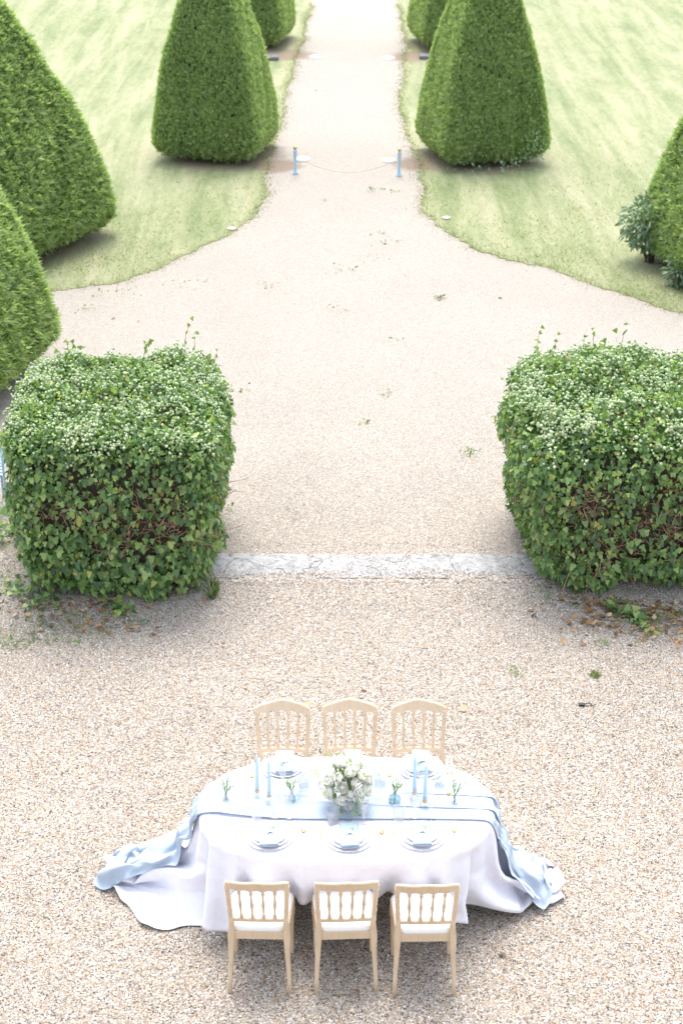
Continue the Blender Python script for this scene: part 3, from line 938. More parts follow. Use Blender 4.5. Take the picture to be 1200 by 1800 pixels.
tag(mb.build('scrap', M['black_debris'], loc=(x, y, 0)), 'small black scrap lying on the gravel at the right', 'scrap')

# ------------------------------------------------------------------ things along the path
def path_post():
    root = empty('rope_post')
    mb = MB(); mb.lathe([(.055, 0), (.058, .012), (.05, .03), (.032, .05), (.027, .07), (.025, .25), (.026, .31), (.036, .32), (.036, .335), (.028, .345), (.030, .38), (.041, .43), (.046, .455), (.046, .468), (.03, .472)], 16)
    mb.build('pole', M['blue_paint'], root, True)
    mb = MB(); mb.lathe([(.016, .470), (.018, .480), (.030, .495), (.037, .515), (.034, .535), (.022, .550), (.004, .556)], 14)
    mb.build('finial', M['brass'], root, True)
    mb = MB(); mb.lathe([(.031, .355), (.034, .36), (.034, .372), (.031, .377)], 14)
    mb.build('collar', M['brass'], root, True)
    return root
p1 = ray_plane(519, 305, UP); p2 = ray_plane(701, 309, UP)
post = path_post(); post.location = (p1.x, p1.y, UP); post.scale = (.85, .85, .85)
tag(post, 'short blue post with a brass ball, on the left side of the path', 'post', 'blue rope posts across the path')
post2 = copy_tree(post); post2.location = (p2.x, p2.y, UP)
tag(post2, 'short blue post with a brass ball, on the right side of the path', 'post', 'blue rope posts across the path')
mb = MB(); pts = []
for i in range(25):
    t = i / 24; q = p1.lerp(p2, t)
    pts.append((q.x + (.034 if i == 0 else -.034 if i == 24 else 0), q.y - .01, UP + .305 - .26 * (1 - (2 * t - 1) ** 2)))
mb.tube(pts, .0045, 6)
tag(mb.build('barrier_rope', M['rope_brown'], None, True), 'thin brown rope sagging between the two blue posts', 'rope')
disc = None
for (px, py, lab) in ((531, 281, 'white ground disc beside the left blue post'), (683, 283, 'white ground disc beside the right blue post'),
                      (554, 101, 'white ground disc on the left of the far path'), (683, 103, 'white ground disc on the right of the far path')):
    q = ray_plane(px, py, UP)
    if disc is None:
        disc = empty('ground_light')
        mb = MB(); mb.lathe([(.135, -.02), (.135, .028), (.128, .036), (.118, .038)], 28, None, False); mb.build('rim', M['porcelain'], disc, True)
        mb = MB(); mb.lathe([(.120, .030), (.117, .0365), (.09, .045), (.03, .050), (.0, .0505)], 28, None, False); mb.build('lens', M['white_lamp'], disc, True)
        o = disc
    else:
        o = copy_tree(disc)
    o.location = (q.x, q.y, UP)
    tag(o, lab, 'ground light', 'white discs set in the path')
sp = None
for (px, py, lab) in ((407, 404, 'small round white lamp on the left lawn edge'), (784, 385, 'small round grey lamp on the right lawn edge')):
    q = ray_plane(px, py, UP)
    if sp is None:
        sp = empty('lawn_lamp')
        mb = MB(); mb.lathe([(.05, -.01), (.055, .006), (.062, .014), (.055, .018)], 18, None, False); mb.build('housing', M['porcelain'], sp, True)
        mb = MB(); mb.lathe([(.056, .016), (.04, .022), (0, .024)], 18, None, False); mb.build('lens', M['white_lamp'], sp, True)
        o = sp
    else:
        o = copy_tree(sp)
    o.location = (q.x, q.y, UP + .018)
    tag(o, lab, 'lawn lamp', 'lamps at the lawn edges')
for (x0, x1, py, lab) in ((455, 489, 107, 'grey stone slab at the foot of the far left yew'), (737, 765, 105, 'dark stone slab at the foot of the far right yew')):
    a = ray_plane(x0, py, UP); b = ray_plane(x1, py, UP)
    mb = MB(); mb.box(((a.x + b.x) / 2, a.y + .16, UP + .045), (b.x - a.x, .32, .085), .015)
    tag(mb.build('stone_slab', M['slate']), lab, 'slab')

# the corner of a pale blue slatted chair behind the left ivy block
root = empty('garden_chair', (-3.58, 15.35, UP), R(12))
tag(root, 'pale blue slatted garden chair at the left edge, almost hidden by the ivy block', 'chair')
mb = MB()
for k in range(6): mb.box((0, -.20 + k * .075, .44), (.44, .05, .018), .004)
mb.build('seat', M['blue_paint'], root)
mb = MB()
for k in range(5): mb.box((0, .245 + k * .018, .52 + k * .085), (.42, .016, .055), .004)
mb.build('backrest', M['blue_paint'], root)
for sx in (-1, 1):
    mb = MB(); mb.tube([(sx * .235, -.24, 0), (sx * .235, .22, .44), (sx * .225, .26, .52), (sx * .22, .34, .90)], .012, 8); mb.build('leg', M['blue_paint'], root, True)
    mb = MB(); mb.tube([(sx * .21, .26, 0), (sx * .21, -.20, .43)], .012, 8); mb.build('leg', M['blue_paint'], root, True)

# ================================================================== THE LAID TABLE
TX, TY, TOP = .03, 9.38, .757           # table centre, height of the cloth on it
mb = MB()
prof = []
root = empty('dining_table', (TX, TY, 0))
tag(root, 'oval dining table standing under the long white cloth', 'table')
for s, z in ((0, .70), (.004, .73), (0, .739)):
    prof.append((s, z))
k = 72
for s, z in prof:
    for i in range(k):
        t = 2 * math.pi * i / k; c, d = math.cos(t), math.sin(t)
        mb.v.append(((.935 + s) * math.copysign(abs(c) ** (2 / 2.6), c), (.56 + s) * math.copysign(abs(d) ** (2 / 2.6), d), z))
for a in range(2):
    for i in range(k):
        j = (i + 1) % k; mb.f.append((a * k + i, a * k + j, (a + 1) * k + j, (a + 1) * k + i))
mb.f.append(tuple(reversed(range(k)))); mb.f.append(tuple(range(2 * k, 3 * k)))
mb.build('tabletop', M['pale_wood'], root)
for sx in (-1, 1):
    for sy in (-1, 1):
        mb = MB(); mb.lathe([(.022, 0), (.026, .03), (.034, .5), (.040, .70)], 14, Matrix.Translation((sx * .62, sy * .30, 0)))
        mb.build('leg', M['pale_wood'], root, True)

# the lying cloth, millimetres: one row per line across the sheet, x y z steps from point to point
CLOTH_N = (124, 47)
CLOTH = [
    [-1314,-341,51,-39,11,-8,-33,38,-12,-33,69,-14,-33,70,1,-28,42,-2,-19,2,26,-32,38,-14,-29,57,10,-24,42,17,-13,21,10,-16,16,-16,-21,16,-27,-12,34,-2,-11,37,4,-3,26,33,-13,19,15,-3,4,27,16,11,23,32,8,32,-7,2,-32,-12,-36,-46,-7,42,6,16,-9,14,-25,18,16,-38,65,-6,-19,44,-37,10,-13,-2,29,-47,43,30,-41,-21,-6,17,-35,3,23,8,15,15,-3,9,15,20,1,22,-27,6,25,-9,10,22,2,11,22,5,11,26,10,14,32,0,35,-3,-8,29,1,6,56,1,19,35,-17,29,8,-33,5,8,21,-68,33,73,-27],
    [-1295,-357,42,-37,22,-8,-33,44,-2,-32,70,-10,-31,68,0,-26,38,-2,-22,15,16,-31,37,-11,-27,53,14,-24,41,10,-13,19,13,-13,16,-12,-19,3,-27,-12,29,-5,-9,35,0,-8,34,12,-12,11,36,-7,4,27,13,9,26,26,7,29,17,20,-3,-22,-28,-62,-24,21,-22,22,-4,41,-8,35,29,-43,67,-8,-23,49,-49,6,-5,-15,24,-42,35,31,-50,10,6,-9,-43,3,26,-4,9,14,8,11,18,-3,5,19,-16,9,21,-4,11,20,2,9,22,13,7,32,15,5,44,9,31,12,-34,30,-2,-4,59,-15,23,34,-30,47,-7,-35,-11,23,40,-71,34,74,-13],
    [-1277,-361,32,-35,26,-2,-32,50,-5,-31,70,-4,-30,64,-2,-25,33,4,-25,20,1,-26,41,6,-28,49,16,-25,40,-10,-17,24,16,-10,8,-1,-14,0,-23,-10,24,-10,-9,33,0,-9,31,7,-16,9,39,-8,5,33,9,3,27,22,9,18,34,23,17,-37,-13,-72,-37,3,-41,25,17,35,8,35,42,-32,70,10,-29,50,-52,2,4,-24,19,-36,19,31,-47,30,15,-30,-36,4,17,-16,8,19,-2,9,15,-6,10,17,-3,11,17,-3,10,20,-2,7,26,16,4,40,18,2,51,14,23,22,-46,30,-8,2,64,-28,18,27,-48,51,-4,-22,-19,27,54,-68,32,72,3],
    [-1259,-364,30,-33,32,-4,-31,57,-5,-31,70,-1,-28,59,0,-26,28,1,-23,23,5,-25,41,11,-26,46,5,-24,39,-5,-21,23,-3,-12,18,11,-9,-6,-14,-8,20,-9,-8,30,-3,-10,30,5,-17,12,41,-9,-1,35,8,-2,29,16,5,16,38,21,22,-54,0,-80,-23,7,-55,-1,28,29,8,28,44,6,70,31,-31,50,-48,-1,11,-27,15,-31,0,27,-45,28,21,-42,-14,6,8,-22,8,22,-8,10,15,-1,13,13,-7,12,15,-2,8,22,2,2,31,21,-4,47,29,7,56,-12,20,28,-43,32,-16,-5,65,-44,40,17,-61,40,-1,0,-26,30,65,-60,27,64,24],
    [-1241,-368,29,-31,43,-7,-31,64,3,-29,69,-6,-28,49,8,-25,22,11,-21,25,-11,-25,42,11,-25,45,3,-22,36,-6,-19,24,0,-12,17,10,-10,1,-17,-9,19,-4,-8,26,-5,-14,27,13,-24,2,32,-1,7,44,10,-5,27,2,-8,14,35,22,12,-36,27,-67,-25,1,-70,-7,33,17,-8,22,47,25,67,41,-22,53,-36,-3,14,-25,13,-25,-15,21,-46,9,23,-44,6,10,1,-22,8,21,3,10,18,3,14,12,-12,8,15,6,11,23,-1,-3,37,27,-10,54,34,15,53,-45,17,30,-30,36,-22,-7,57,-61,57,8,-67,11,6,19,-39,35,79,-38,20,56,44],
    [-1222,-371,26,-31,57,-8,-31,70,0,-28,66,5,-28,33,24,-24,19,8,-17,26,-18,-24,43,-1,-24,45,3,-21,36,-4,-17,24,0,-12,17,6,-12,7,-14,-9,19,-4,-8,23,1,-30,6,15,-16,26,32,-3,3,37,-18,-21,9,0,-12,12,50,18,25,-44,36,-75,9,22,-51,-13,34,13,0,13,45,17,63,32,-16,54,-31,0,18,-16,11,-22,-21,18,-44,9,23,-42,9,12,1,-28,1,26,-5,18,7,11,7,11,14,4,19,9,10,28,-2,-2,40,27,-5,60,16,14,52,-50,18,21,-20,42,-34,-12,46,-77,54,1,-56,-11,14,39,-39,36,88,-13,9,57,31],
    [-1204,-372,25,-31,71,-7,-29,75,1,-29,51,20,-25,19,29,-23,24,1,-16,28,-22,-25,45,4,-20,43,-14,-20,36,-1,-16,26,-1,-14,19,-3,-11,15,-6,-12,10,13,-17,17,8,-23,24,-10,-14,21,36,-13,-18,31,-34,-25,-7,-3,-12,12,53,14,33,-15,59,-41,7,24,-63,-10,32,2,3,19,53,-6,60,0,5,54,2,-6,-1,-24,19,-6,-23,16,-42,15,21,-39,4,12,4,-32,0,27,-8,4,19,12,12,7,19,11,10,12,3,31,7,0,45,41,2,61,-14,10,49,-38,20,7,-15,46,-51,-16,29,-88,36,1,-32,-25,26,60,-24,20,90,18,19,50,13],
    [-1186,-369,23,-30,80,-6,-30,74,9,-26,33,37,-22,16,18,-23,28,-4,-22,37,-12,-20,40,-25,-18,44,4,-18,35,-11,-15,28,0,-14,21,0,-13,16,1,-12,14,8,-17,19,-1,-22,26,1,-18,9,34,-27,-34,11,-36,-26,-7,-3,-12,15,49,21,28,14,66,-8,-1,35,-58,-6,26,-1,4,30,44,-6,57,-13,-5,44,-12,-2,15,-5,24,-22,-10,13,-38,19,25,-36,-14,11,7,-31,0,25,-2,3,20,-1,10,5,17,0,23,16,7,26,42,6,46,21,4,62,-37,9,43,-13,23,-9,-17,45,-70,-17,19,-86,23,4,-5,-35,26,78,2,15,89,24,25,31,-2],
    [-1168,-362,21,-30,84,-3,-29,65,20,-23,19,42,-21,22,3,-24,25,-20,-20,40,-12,-19,46,-11,-18,44,-4,-16,37,-1,-16,28,1,-13,21,0,-12,18,-3,-14,15,-1,-17,20,0,-20,27,15,-28,-3,28,-36,-41,-6,-28,-29,3,2,-9,21,33,36,6,36,64,22,-9,43,-40,-1,16,-1,-5,47,10,0,65,6,-4,28,-4,-3,16,2,26,-24,-14,18,-38,8,24,-34,-20,10,6,-28,-1,23,-11,2,17,11,4,18,14,6,15,28,8,25,41,8,57,-5,2,58,-27,10,33,-3,24,-29,-21,42,-82,-24,11,-74,7,9,26,-28,18,90,26,22,79,20,24,12,-14],
    [-1150,-352,19,-30,84,3,-28,53,32,-21,17,30,-22,20,-10,-21,29,-23,-20,47,-4,-17,47,-6,-17,44,-6,-17,35,1,-14,26,6,-13,22,-6,-11,17,-2,-14,17,1,-17,23,-3,-22,23,22,-29,-22,31,-40,-34,-10,-23,-27,-5,8,0,24,16,50,-6,34,60,15,5,39,1,-4,21,-13,4,62,1,-11,50,16,-16,16,17,10,15,-2,25,-13,-21,22,-38,-10,25,-33,-17,4,5,-18,4,20,-13,-5,8,22,4,16,17,13,22,21,12,38,21,5,58,-12,0,55,-6,13,15,-8,20,-52,-21,32,-89,-29,14,-46,-15,13,51,1,18,96,21,22,67,20,21,-10,-18],
    [-1130,-341,18,-32,79,13,-26,42,32,-21,18,17,-22,28,-14,-19,33,-24,-18,48,-4,-17,49,2,-16,42,-6,-16,34,8,-13,22,-2,-12,19,-11,-13,17,6,-13,18,-4,-18,27,3,-25,12,30,-36,-34,6,-42,-25,-19,-17,-9,6,21,2,32,24,54,12,20,58,-4,-1,28,-3,6,36,12,-18,60,5,-14,34,31,7,18,16,13,11,-11,20,-3,-27,19,-34,-28,26,-33,-11,1,3,-15,4,18,2,-4,14,1,6,12,21,14,21,24,9,45,0,-2,58,-13,9,44,17,14,-2,-9,19,-64,-36,26,-84,-28,18,-20,-16,11,70,14,18,94,33,22,48,3,20,-24,-26],
    [-1109,-330,18,-32,69,19,-26,35,27,-22,23,8,-20,31,-23,-19,42,-17,-17,51,6,-16,47,-3,-16,40,3,-15,29,12,-12,21,-12,-11,16,-4,-14,17,-1,-14,22,-3,-19,28,14,-33,-19,15,-40,-33,-14,-38,-21,3,-11,7,16,36,18,29,24,61,2,1,49,-26,-5,23,-4,-3,55,18,-14,43,46,8,24,45,13,16,8,10,10,-16,18,4,-27,14,-30,-29,21,-28,-16,8,-3,-29,-5,17,-6,2,14,13,8,14,18,9,26,11,-5,49,-17,3,51,17,19,30,34,16,-12,-18,19,-72,-46,21,-73,-21,19,8,-13,12,84,19,17,85,31,21,26,-9,20,-39,-28],
    [-1082,-323,18,-36,59,19,-26,29,23,-22,33,1,-21,37,-30,-17,49,-3,-17,51,5,-16,44,4,-15,34,12,-15,26,3,-11,18,-18,-13,18,-5,-14,21,0,-15,27,11,-31,-6,22,-37,-26,-10,-41,-25,10,-30,-4,15,4,13,-13,40,35,22,14,63,-25,4,39,-20,-3,19,18,-9,61,35,-2,30,68,13,20,36,9,14,0,11,11,-18,12,0,-27,8,-30,-30,14,-1,-26,11,-4,-27,-1,10,-19,5,9,17,7,14,17,1,35,-4,-10,44,2,10,42,48,23,23,21,18,-23,-31,18,-79,-46,17,-55,-15,18,37,-13,15,91,22,16,69,25,20,2,-17,23,-45,-37],
    [-1052,-319,18,-40,47,14,-30,31,13,-19,36,-1,-21,46,-23,-18,55,4,-17,49,11,-17,39,13,-15,28,11,-13,24,-15,-12,21,-6,-14,20,-1,-16,24,8,-27,-2,19,-35,-18,-1,-41,-17,16,-38,-5,22,-17,9,6,18,10,-25,36,51,-8,15,63,-11,5,15,-34,-9,37,29,-5,49,69,5,23,62,14,19,24,4,9,-10,10,9,-20,15,2,-25,5,-16,-30,10,7,-26,7,-1,-28,6,-5,-25,3,14,10,6,16,16,-4,41,-4,-6,40,41,12,33,47,20,11,7,21,-32,-44,15,-81,-40,16,-31,-13,15,61,-10,18,89,21,17,52,13,14,-24,-19,30,-45,-42],
    [-1019,-319,18,-41,32,16,-32,38,3,-20,46,-4,-23,51,-14,-19,54,14,-20,44,19,-19,35,16,-12,29,-10,-15,24,-1,-15,21,1,-17,21,7,-25,2,11,-30,-12,5,-38,-7,19,-37,-4,23,-26,3,18,-7,12,-5,25,13,-35,30,59,-9,17,44,-42,-2,20,-2,-10,43,50,2,39,69,12,23,47,5,16,4,-15,-4,-30,14,6,-22,22,7,-19,8,-4,-31,10,-7,-25,9,-1,-21,9,8,-15,3,19,3,0,29,9,-2,40,26,-6,32,57,16,30,38,14,-5,-10,25,-41,-55,16,-69,-40,14,-10,-10,16,75,-8,15,84,25,16,30,-1,20,-34,-24,26,-53,-38],
    [-983,-321,18,-43,23,10,-29,42,7,-25,54,-11,-26,53,9,-23,48,17,-20,41,16,-19,33,11,-17,27,1,-18,22,3,-19,20,5,-21,19,12,-27,-1,8,-34,-1,16,-33,-2,22,-26,-5,20,-17,1,9,0,17,-16,26,21,-40,24,56,-28,10,36,-21,-11,23,22,3,47,61,13,36,58,9,19,26,-9,3,-18,-10,-7,-36,8,2,-31,21,4,-20,19,3,-18,5,-6,-29,11,3,-16,8,16,-2,1,23,9,-1,35,15,-6,38,42,0,29,55,18,25,24,10,-23,-28,27,-47,-61,13,-58,-27,17,20,-15,13,84,1,14,71,21,19,10,-16,20,-42,-30,27,-57,-32],
    [-946,-323,20,-42,24,-3,-29,44,5,-26,52,8,-30,49,22,-31,40,21,-20,38,10,-21,31,8,-22,22,5,-20,22,7,-21,20,9,-22,19,15,-31,7,10,-30,4,21,-28,-2,20,-17,-3,18,-8,9,3,3,24,-26,25,26,-43,15,50,-24,-3,22,-5,-8,32,43,18,50,61,17,34,42,3,15,4,-13,-9,-32,-9,-14,-43,12,1,-31,13,-1,-28,17,2,-18,11,3,-16,10,12,-5,4,20,4,1,29,13,-2,41,24,-6,33,53,5,27,46,15,12,7,8,-38,-45,30,-50,-57,13,-36,-25,16,45,-10,10,86,9,16,53,5,20,-8,-23,18,-51,-25,31,-51,-35],
    [-907,-326,28,-40,30,-2,-33,41,11,-33,43,23,-31,42,20,-30,38,16,-25,35,7,-25,24,4,-25,20,3,-23,21,7,-23,20,12,-20,21,20,-30,5,12,-28,4,20,-17,4,24,-12,7,14,-2,24,-3,6,30,-32,21,30,-45,6,36,-15,-13,18,18,9,47,56,19,44,56,12,27,24,-5,3,-17,-15,-16,-42,-2,-11,-43,12,0,-32,14,0,-25,14,6,-15,11,10,-8,7,16,-1,3,25,9,1,37,17,-5,39,36,-4,25,53,10,26,35,9,-7,-14,12,-46,-55,25,-51,-50,17,-3,-19,14,61,-7,10,81,10,19,35,-10,20,-24,-25,18,-55,-23,32,-44,-35],
    [-866,-329,43,-43,29,8,-34,44,13,-37,35,24,-33,35,19,-30,33,12,-27,31,5,-30,20,1,-25,20,2,-25,19,6,-25,19,13,-20,21,23,-28,7,16,-19,17,25,-13,12,21,-9,4,6,3,34,-9,10,37,-35,14,29,-40,-5,21,-3,-14,21,36,18,52,61,15,39,44,6,21,7,-8,-7,-30,-12,-17,-46,2,-8,-40,12,1,-29,14,6,-18,11,11,-12,8,13,-6,7,19,0,3,31,11,0,41,24,-7,31,45,-1,22,46,11,22,17,8,-17,-33,18,-54,-56,22,-41,-41,13,21,-9,14,71,-7,12,69,3,22,16,-21,16,-37,-21,19,-54,-24,35,-34,-34],
    [-826,-332,63,-42,32,9,-41,32,22,-36,37,21,-35,30,16,-30,28,9,-30,23,4,-28,24,2,-30,13,-1,-26,18,6,-27,17,12,-21,19,24,-20,20,26,-23,10,18,-10,15,16,2,21,9,5,38,-20,11,37,-35,8,29,-28,-16,10,7,-8,29,50,19,52,57,7,31,29,4,15,-6,-6,-9,-37,-9,-17,-45,5,-5,-36,12,8,-21,10,15,-12,8,15,-8,8,11,-9,8,22,-1,3,36,14,-3,40,33,-8,18,44,3,25,37,10,13,-2,8,-33,-46,23,-39,-58,19,-32,-27,10,41,1,12,75,-5,20,52,-13,19,-4,-24,13,-45,-17,22,-48,-27,38,-23,-34],
    [-787,-340,87,-43,30,12,-38,38,18,-40,28,21,-37,28,15,-33,25,8,-29,21,4,-29,19,2,-31,12,0,-29,15,6,-27,13,11,-26,17,20,-18,20,28,-18,13,17,-7,21,13,7,33,6,9,42,-21,10,33,-35,-1,28,-15,-20,7,20,-4,34,53,11,44,45,6,26,16,4,11,-16,-8,-15,-41,2,-2,-35,5,-2,-31,10,15,-14,7,20,-7,7,14,-10,8,15,-8,9,24,-4,1,39,19,-6,35,38,-6,14,41,5,27,23,8,-4,-20,11,-43,-50,22,-37,-52,21,-2,-18,11,54,-3,11,71,0,22,34,-23,15,-21,-23,11,-48,-17,27,-37,-30,40,-9,-33],
    [-759,-365,115,-38,39,10,-38,35,19,-37,30,17,-35,28,12,-36,21,7,-32,22,4,-30,17,4,-30,9,2,-30,14,7,-29,10,12,-24,16,21,-21,16,21,-17,14,14,-3,27,10,10,41,4,12,46,-19,5,30,-30,-6,29,-2,-20,6,28,-4,34,49,3,35,31,6,22,5,6,7,-21,-5,-12,-42,3,0,-32,9,10,-20,8,22,-7,5,20,-7,5,17,-7,9,17,-10,9,28,-4,-2,38,23,-8,28,38,-3,16,36,5,25,6,7,-22,-30,16,-45,-50,24,-21,-42,16,20,-6,12,59,-10,14,61,-7,21,13,-28,10,-32,-19,13,-45,-20,34,-22,-33,38,9,-29],
    [-770,-398,133,0,39,20,-32,44,14,-34,34,15,-35,27,11,-35,22,6,-32,22,5,-34,18,4,-33,7,5,-29,11,9,-30,9,13,-25,13,19,-20,13,18,-17,12,9,-1,34,5,10,45,-2,13,46,-9,1,29,-23,-9,34,11,-19,4,30,-7,29,39,-1,29,19,5,18,-7,8,5,-18,-1,-8,-40,7,9,-23,8,18,-14,6,22,-7,5,22,-7,3,24,-3,8,18,-10,10,29,-5,-4,36,25,-9,20,37,-1,26,29,5,16,-9,10,-34,-36,20,-38,-47,23,-6,-31,12,34,-4,11,60,-6,20,45,-22,18,-5,-30,5,-39,-16,21,-34,-26,37,-3,-32,29,28,-23],
    [-812,-420,141,30,34,28,8,39,22,-27,41,10,-33,30,10,-34,24,6,-33,22,6,-35,16,5,-35,13,7,-34,6,10,-29,6,14,-27,8,16,-21,9,13,-14,15,12,-1,36,-7,11,49,1,11,46,-1,-2,31,-13,-11,39,20,-19,-1,25,-11,21,29,-2,26,11,5,13,-16,10,5,-14,3,2,-33,8,20,-15,6,24,-9,3,25,-7,1,25,-4,7,19,-7,9,19,-10,11,31,-8,-8,29,28,-7,24,33,0,30,19,6,3,-20,13,-40,-35,23,-25,-44,20,7,-22,12,40,-8,12,58,-6,24,28,-31,9,-22,-27,7,-37,-18,30,-16,-30,31,21,-27,18,38,-18],
    [-854,-435,145,33,25,30,29,29,28,12,39,19,-21,38,7,-30,29,7,-33,22,6,-34,19,6,-35,16,8,-40,6,11,-33,3,14,-27,5,15,-22,6,10,-13,13,14,2,41,-5,9,48,-5,6,45,-2,-5,34,2,-11,41,23,-18,5,23,-15,3,15,-1,24,10,5,7,-23,11,12,-10,6,15,-22,6,28,-8,4,28,-7,2,28,-6,-1,28,-3,10,10,-13,11,18,-14,10,34,-4,-7,39,19,-9,14,34,1,31,9,10,-4,-27,17,-40,-34,22,-17,-39,15,20,-12,17,41,-13,16,52,-11,21,6,-37,1,-31,-23,17,-25,-24,32,12,-29,16,36,-20,11,40,-17],
    [-897,-448,148,32,26,27,32,20,30,30,25,26,18,36,16,-15,36,7,-29,29,7,-31,23,7,-34,18,8,-40,9,11,-42,2,14,-30,0,14,-22,4,10,-14,10,17,3,43,-6,8,49,-2,1,43,0,-8,34,7,-12,44,22,-18,-3,10,-13,1,11,-2,28,17,4,20,-15,11,0,-18,5,33,-7,6,27,-10,1,33,-5,2,28,-7,-1,30,-3,10,14,-14,15,8,-17,6,32,-3,0,46,9,-8,10,31,3,30,1,12,-9,-31,17,-36,-34,24,-10,-32,18,26,-11,14,45,-8,22,37,-24,9,-16,-37,4,-27,-23,27,3,-28,14,35,-21,5,40,-18,11,38,-17],
    [-937,-464,152,31,25,25,31,21,27,30,23,26,30,21,25,23,32,16,-8,34,10,-26,30,7,-31,24,9,-37,16,11,-43,3,13,-40,0,13,-25,-1,10,-15,6,20,0,45,3,6,46,-8,-3,39,4,-9,36,8,-11,44,18,-18,12,15,-12,-16,0,-3,34,9,-2,25,12,13,8,-21,6,27,-10,4,31,-9,1,34,-5,3,30,-7,-1,32,-4,10,17,-14,15,7,-17,12,24,-13,1,44,6,-8,15,30,5,28,-8,13,-13,-33,21,-31,-32,28,-3,-28,17,32,-8,15,42,-10,22,18,-35,-2,-29,-31,18,-1,-29,12,32,-23,-1,39,-17,8,38,-18,24,28,-19],
    [-953,-497,157,12,33,24,27,28,24,29,22,25,28,22,24,27,23,23,27,28,18,2,29,14,-24,33,9,-31,26,11,-39,9,12,-42,-3,12,-37,-1,12,-22,1,20,-3,44,9,3,45,-6,-9,34,7,-8,33,6,-7,45,14,-17,25,15,-13,-12,5,-12,19,14,5,36,3,8,18,-13,8,18,-13,4,34,-8,0,36,-4,4,33,-7,-1,33,-4,11,18,-15,15,6,-17,14,19,-18,8,41,-1,-10,22,27,9,25,-16,18,-20,-31,25,-27,-29,29,10,-27,18,30,-13,17,42,-11,11,-11,-39,5,-5,-31,8,30,-24,-6,36,-19,3,37,-18,20,30,-20,35,0,-24],
    [-924,-526,155,-21,26,30,2,33,25,21,31,23,27,25,23,25,25,23,29,20,20,30,18,23,5,33,17,-19,36,11,-31,26,13,-40,-2,10,-37,-5,12,-34,0,21,-6,43,8,-7,42,5,-17,26,7,-8,32,5,-4,43,9,-12,33,15,-16,4,13,-13,1,11,0,40,3,7,24,-8,9,22,-14,5,35,-8,-1,37,-4,3,35,-7,0,35,-5,12,20,-15,15,4,-18,20,14,-19,2,37,-3,6,32,17,17,20,-24,21,-26,-30,20,-19,-25,28,18,-25,11,34,-14,21,17,-21,7,1,-35,0,29,-28,-12,31,-21,-2,36,-20,18,30,-21,33,6,-24,28,-16,-26],
    [-887,-528,148,-25,8,34,-22,18,31,-8,30,26,17,31,23,29,22,21,26,21,24,21,28,21,26,20,24,9,33,19,-14,39,14,-31,23,12,-35,-13,10,-33,11,19,-26,21,18,-10,40,5,-29,19,6,-7,34,7,0,43,5,-8,36,13,-16,14,17,-16,1,13,-5,36,7,10,27,-11,5,33,-10,6,32,-10,0,38,-5,3,36,-7,0,37,-4,12,21,-16,16,4,-18,28,11,-21,-1,38,0,29,18,-17,15,27,-10,6,-34,-24,29,5,-26,25,23,-24,7,37,-13,24,7,-32,-9,26,-29,-17,28,-25,-4,33,-22,15,30,-23,31,9,-24,27,-14,-27,19,-24,-28],
    [-853,-518,139,-22,-2,36,-24,6,34,-24,12,33,-16,26,28,19,25,22,17,31,21,20,27,23,25,23,25,25,21,24,12,34,21,-11,38,15,-31,19,14,-33,-15,14,-25,29,17,-25,28,16,-34,19,4,-15,30,7,2,42,5,-1,41,8,-16,12,17,-17,12,17,-9,37,9,4,35,-6,5,34,-10,10,29,-12,1,38,-6,3,38,-7,-1,38,-5,12,22,-16,21,3,-19,30,16,-19,20,33,-14,-15,29,-16,34,-6,-7,19,6,-32,32,-1,-20,22,26,-24,18,30,-23,-13,24,-26,-19,26,-27,-6,32,-25,12,29,-25,29,12,-26,26,-13,-28,20,-22,-29,13,-26,-30],
    [-819,-515,133,-22,3,35,-24,8,34,-22,2,36,-22,5,34,-24,18,31,5,33,21,16,30,23,22,25,25,26,20,25,23,25,25,11,34,21,-7,37,18,-33,14,16,-38,-10,15,-33,24,12,-28,27,11,-19,34,9,-4,39,7,5,40,5,-9,32,14,-17,7,19,-12,35,11,-3,42,-1,4,38,-9,11,26,-13,5,36,-10,1,40,-6,0,40,-5,12,21,-17,28,3,-19,24,25,-17,10,38,-15,-2,35,-20,33,0,-22,32,-19,-19,29,15,-24,17,31,-24,-7,29,-25,-19,26,-27,-9,30,-26,11,30,-27,27,13,-27,27,-11,-30,19,-21,-30,11,-25,-31,12,-25,-31],
    [-785,-517,132,-23,13,33,-22,7,34,-22,1,36,-21,3,36,-23,5,34,-24,12,34,-8,32,24,11,31,23,22,25,25,25,22,26,23,25,25,9,34,23,-8,37,19,-35,4,17,-39,8,13,-31,25,11,-26,31,11,-12,37,9,8,39,4,-2,40,10,-19,13,19,-12,34,12,-4,41,0,0,42,-6,10,27,-12,6,38,-10,2,40,-8,0,40,-5,16,21,-17,33,9,-21,7,33,-17,-3,40,-17,33,12,-22,34,4,-21,31,-9,-21,21,29,-25,-2,31,-26,-18,27,-27,-10,31,-27,10,30,-27,25,14,-29,27,-9,-30,16,-22,-32,15,-23,-32,14,-23,-31,13,-22,-32],
    [-747,-529,139,-21,20,31,-23,16,32,-23,11,34,-22,2,36,-21,2,36,-23,3,36,-24,8,35,-18,25,28,2,32,24,20,27,25,25,23,26,23,26,26,5,34,23,-14,36,19,-37,8,15,-38,11,12,-30,29,11,-19,37,10,8,39,6,9,41,5,-20,28,16,-15,28,14,-5,43,1,-4,43,-1,10,28,-13,5,39,-9,4,40,-9,0,41,-6,22,21,-18,32,17,-20,4,37,-18,5,38,-18,34,10,-22,33,-14,-22,30,18,-24,2,33,-26,-15,29,-27,-10,31,-27,9,31,-27,25,15,-29,26,-11,-32,17,-22,-32,12,-25,-33,15,-24,-32,20,-14,-32,24,7,-33],
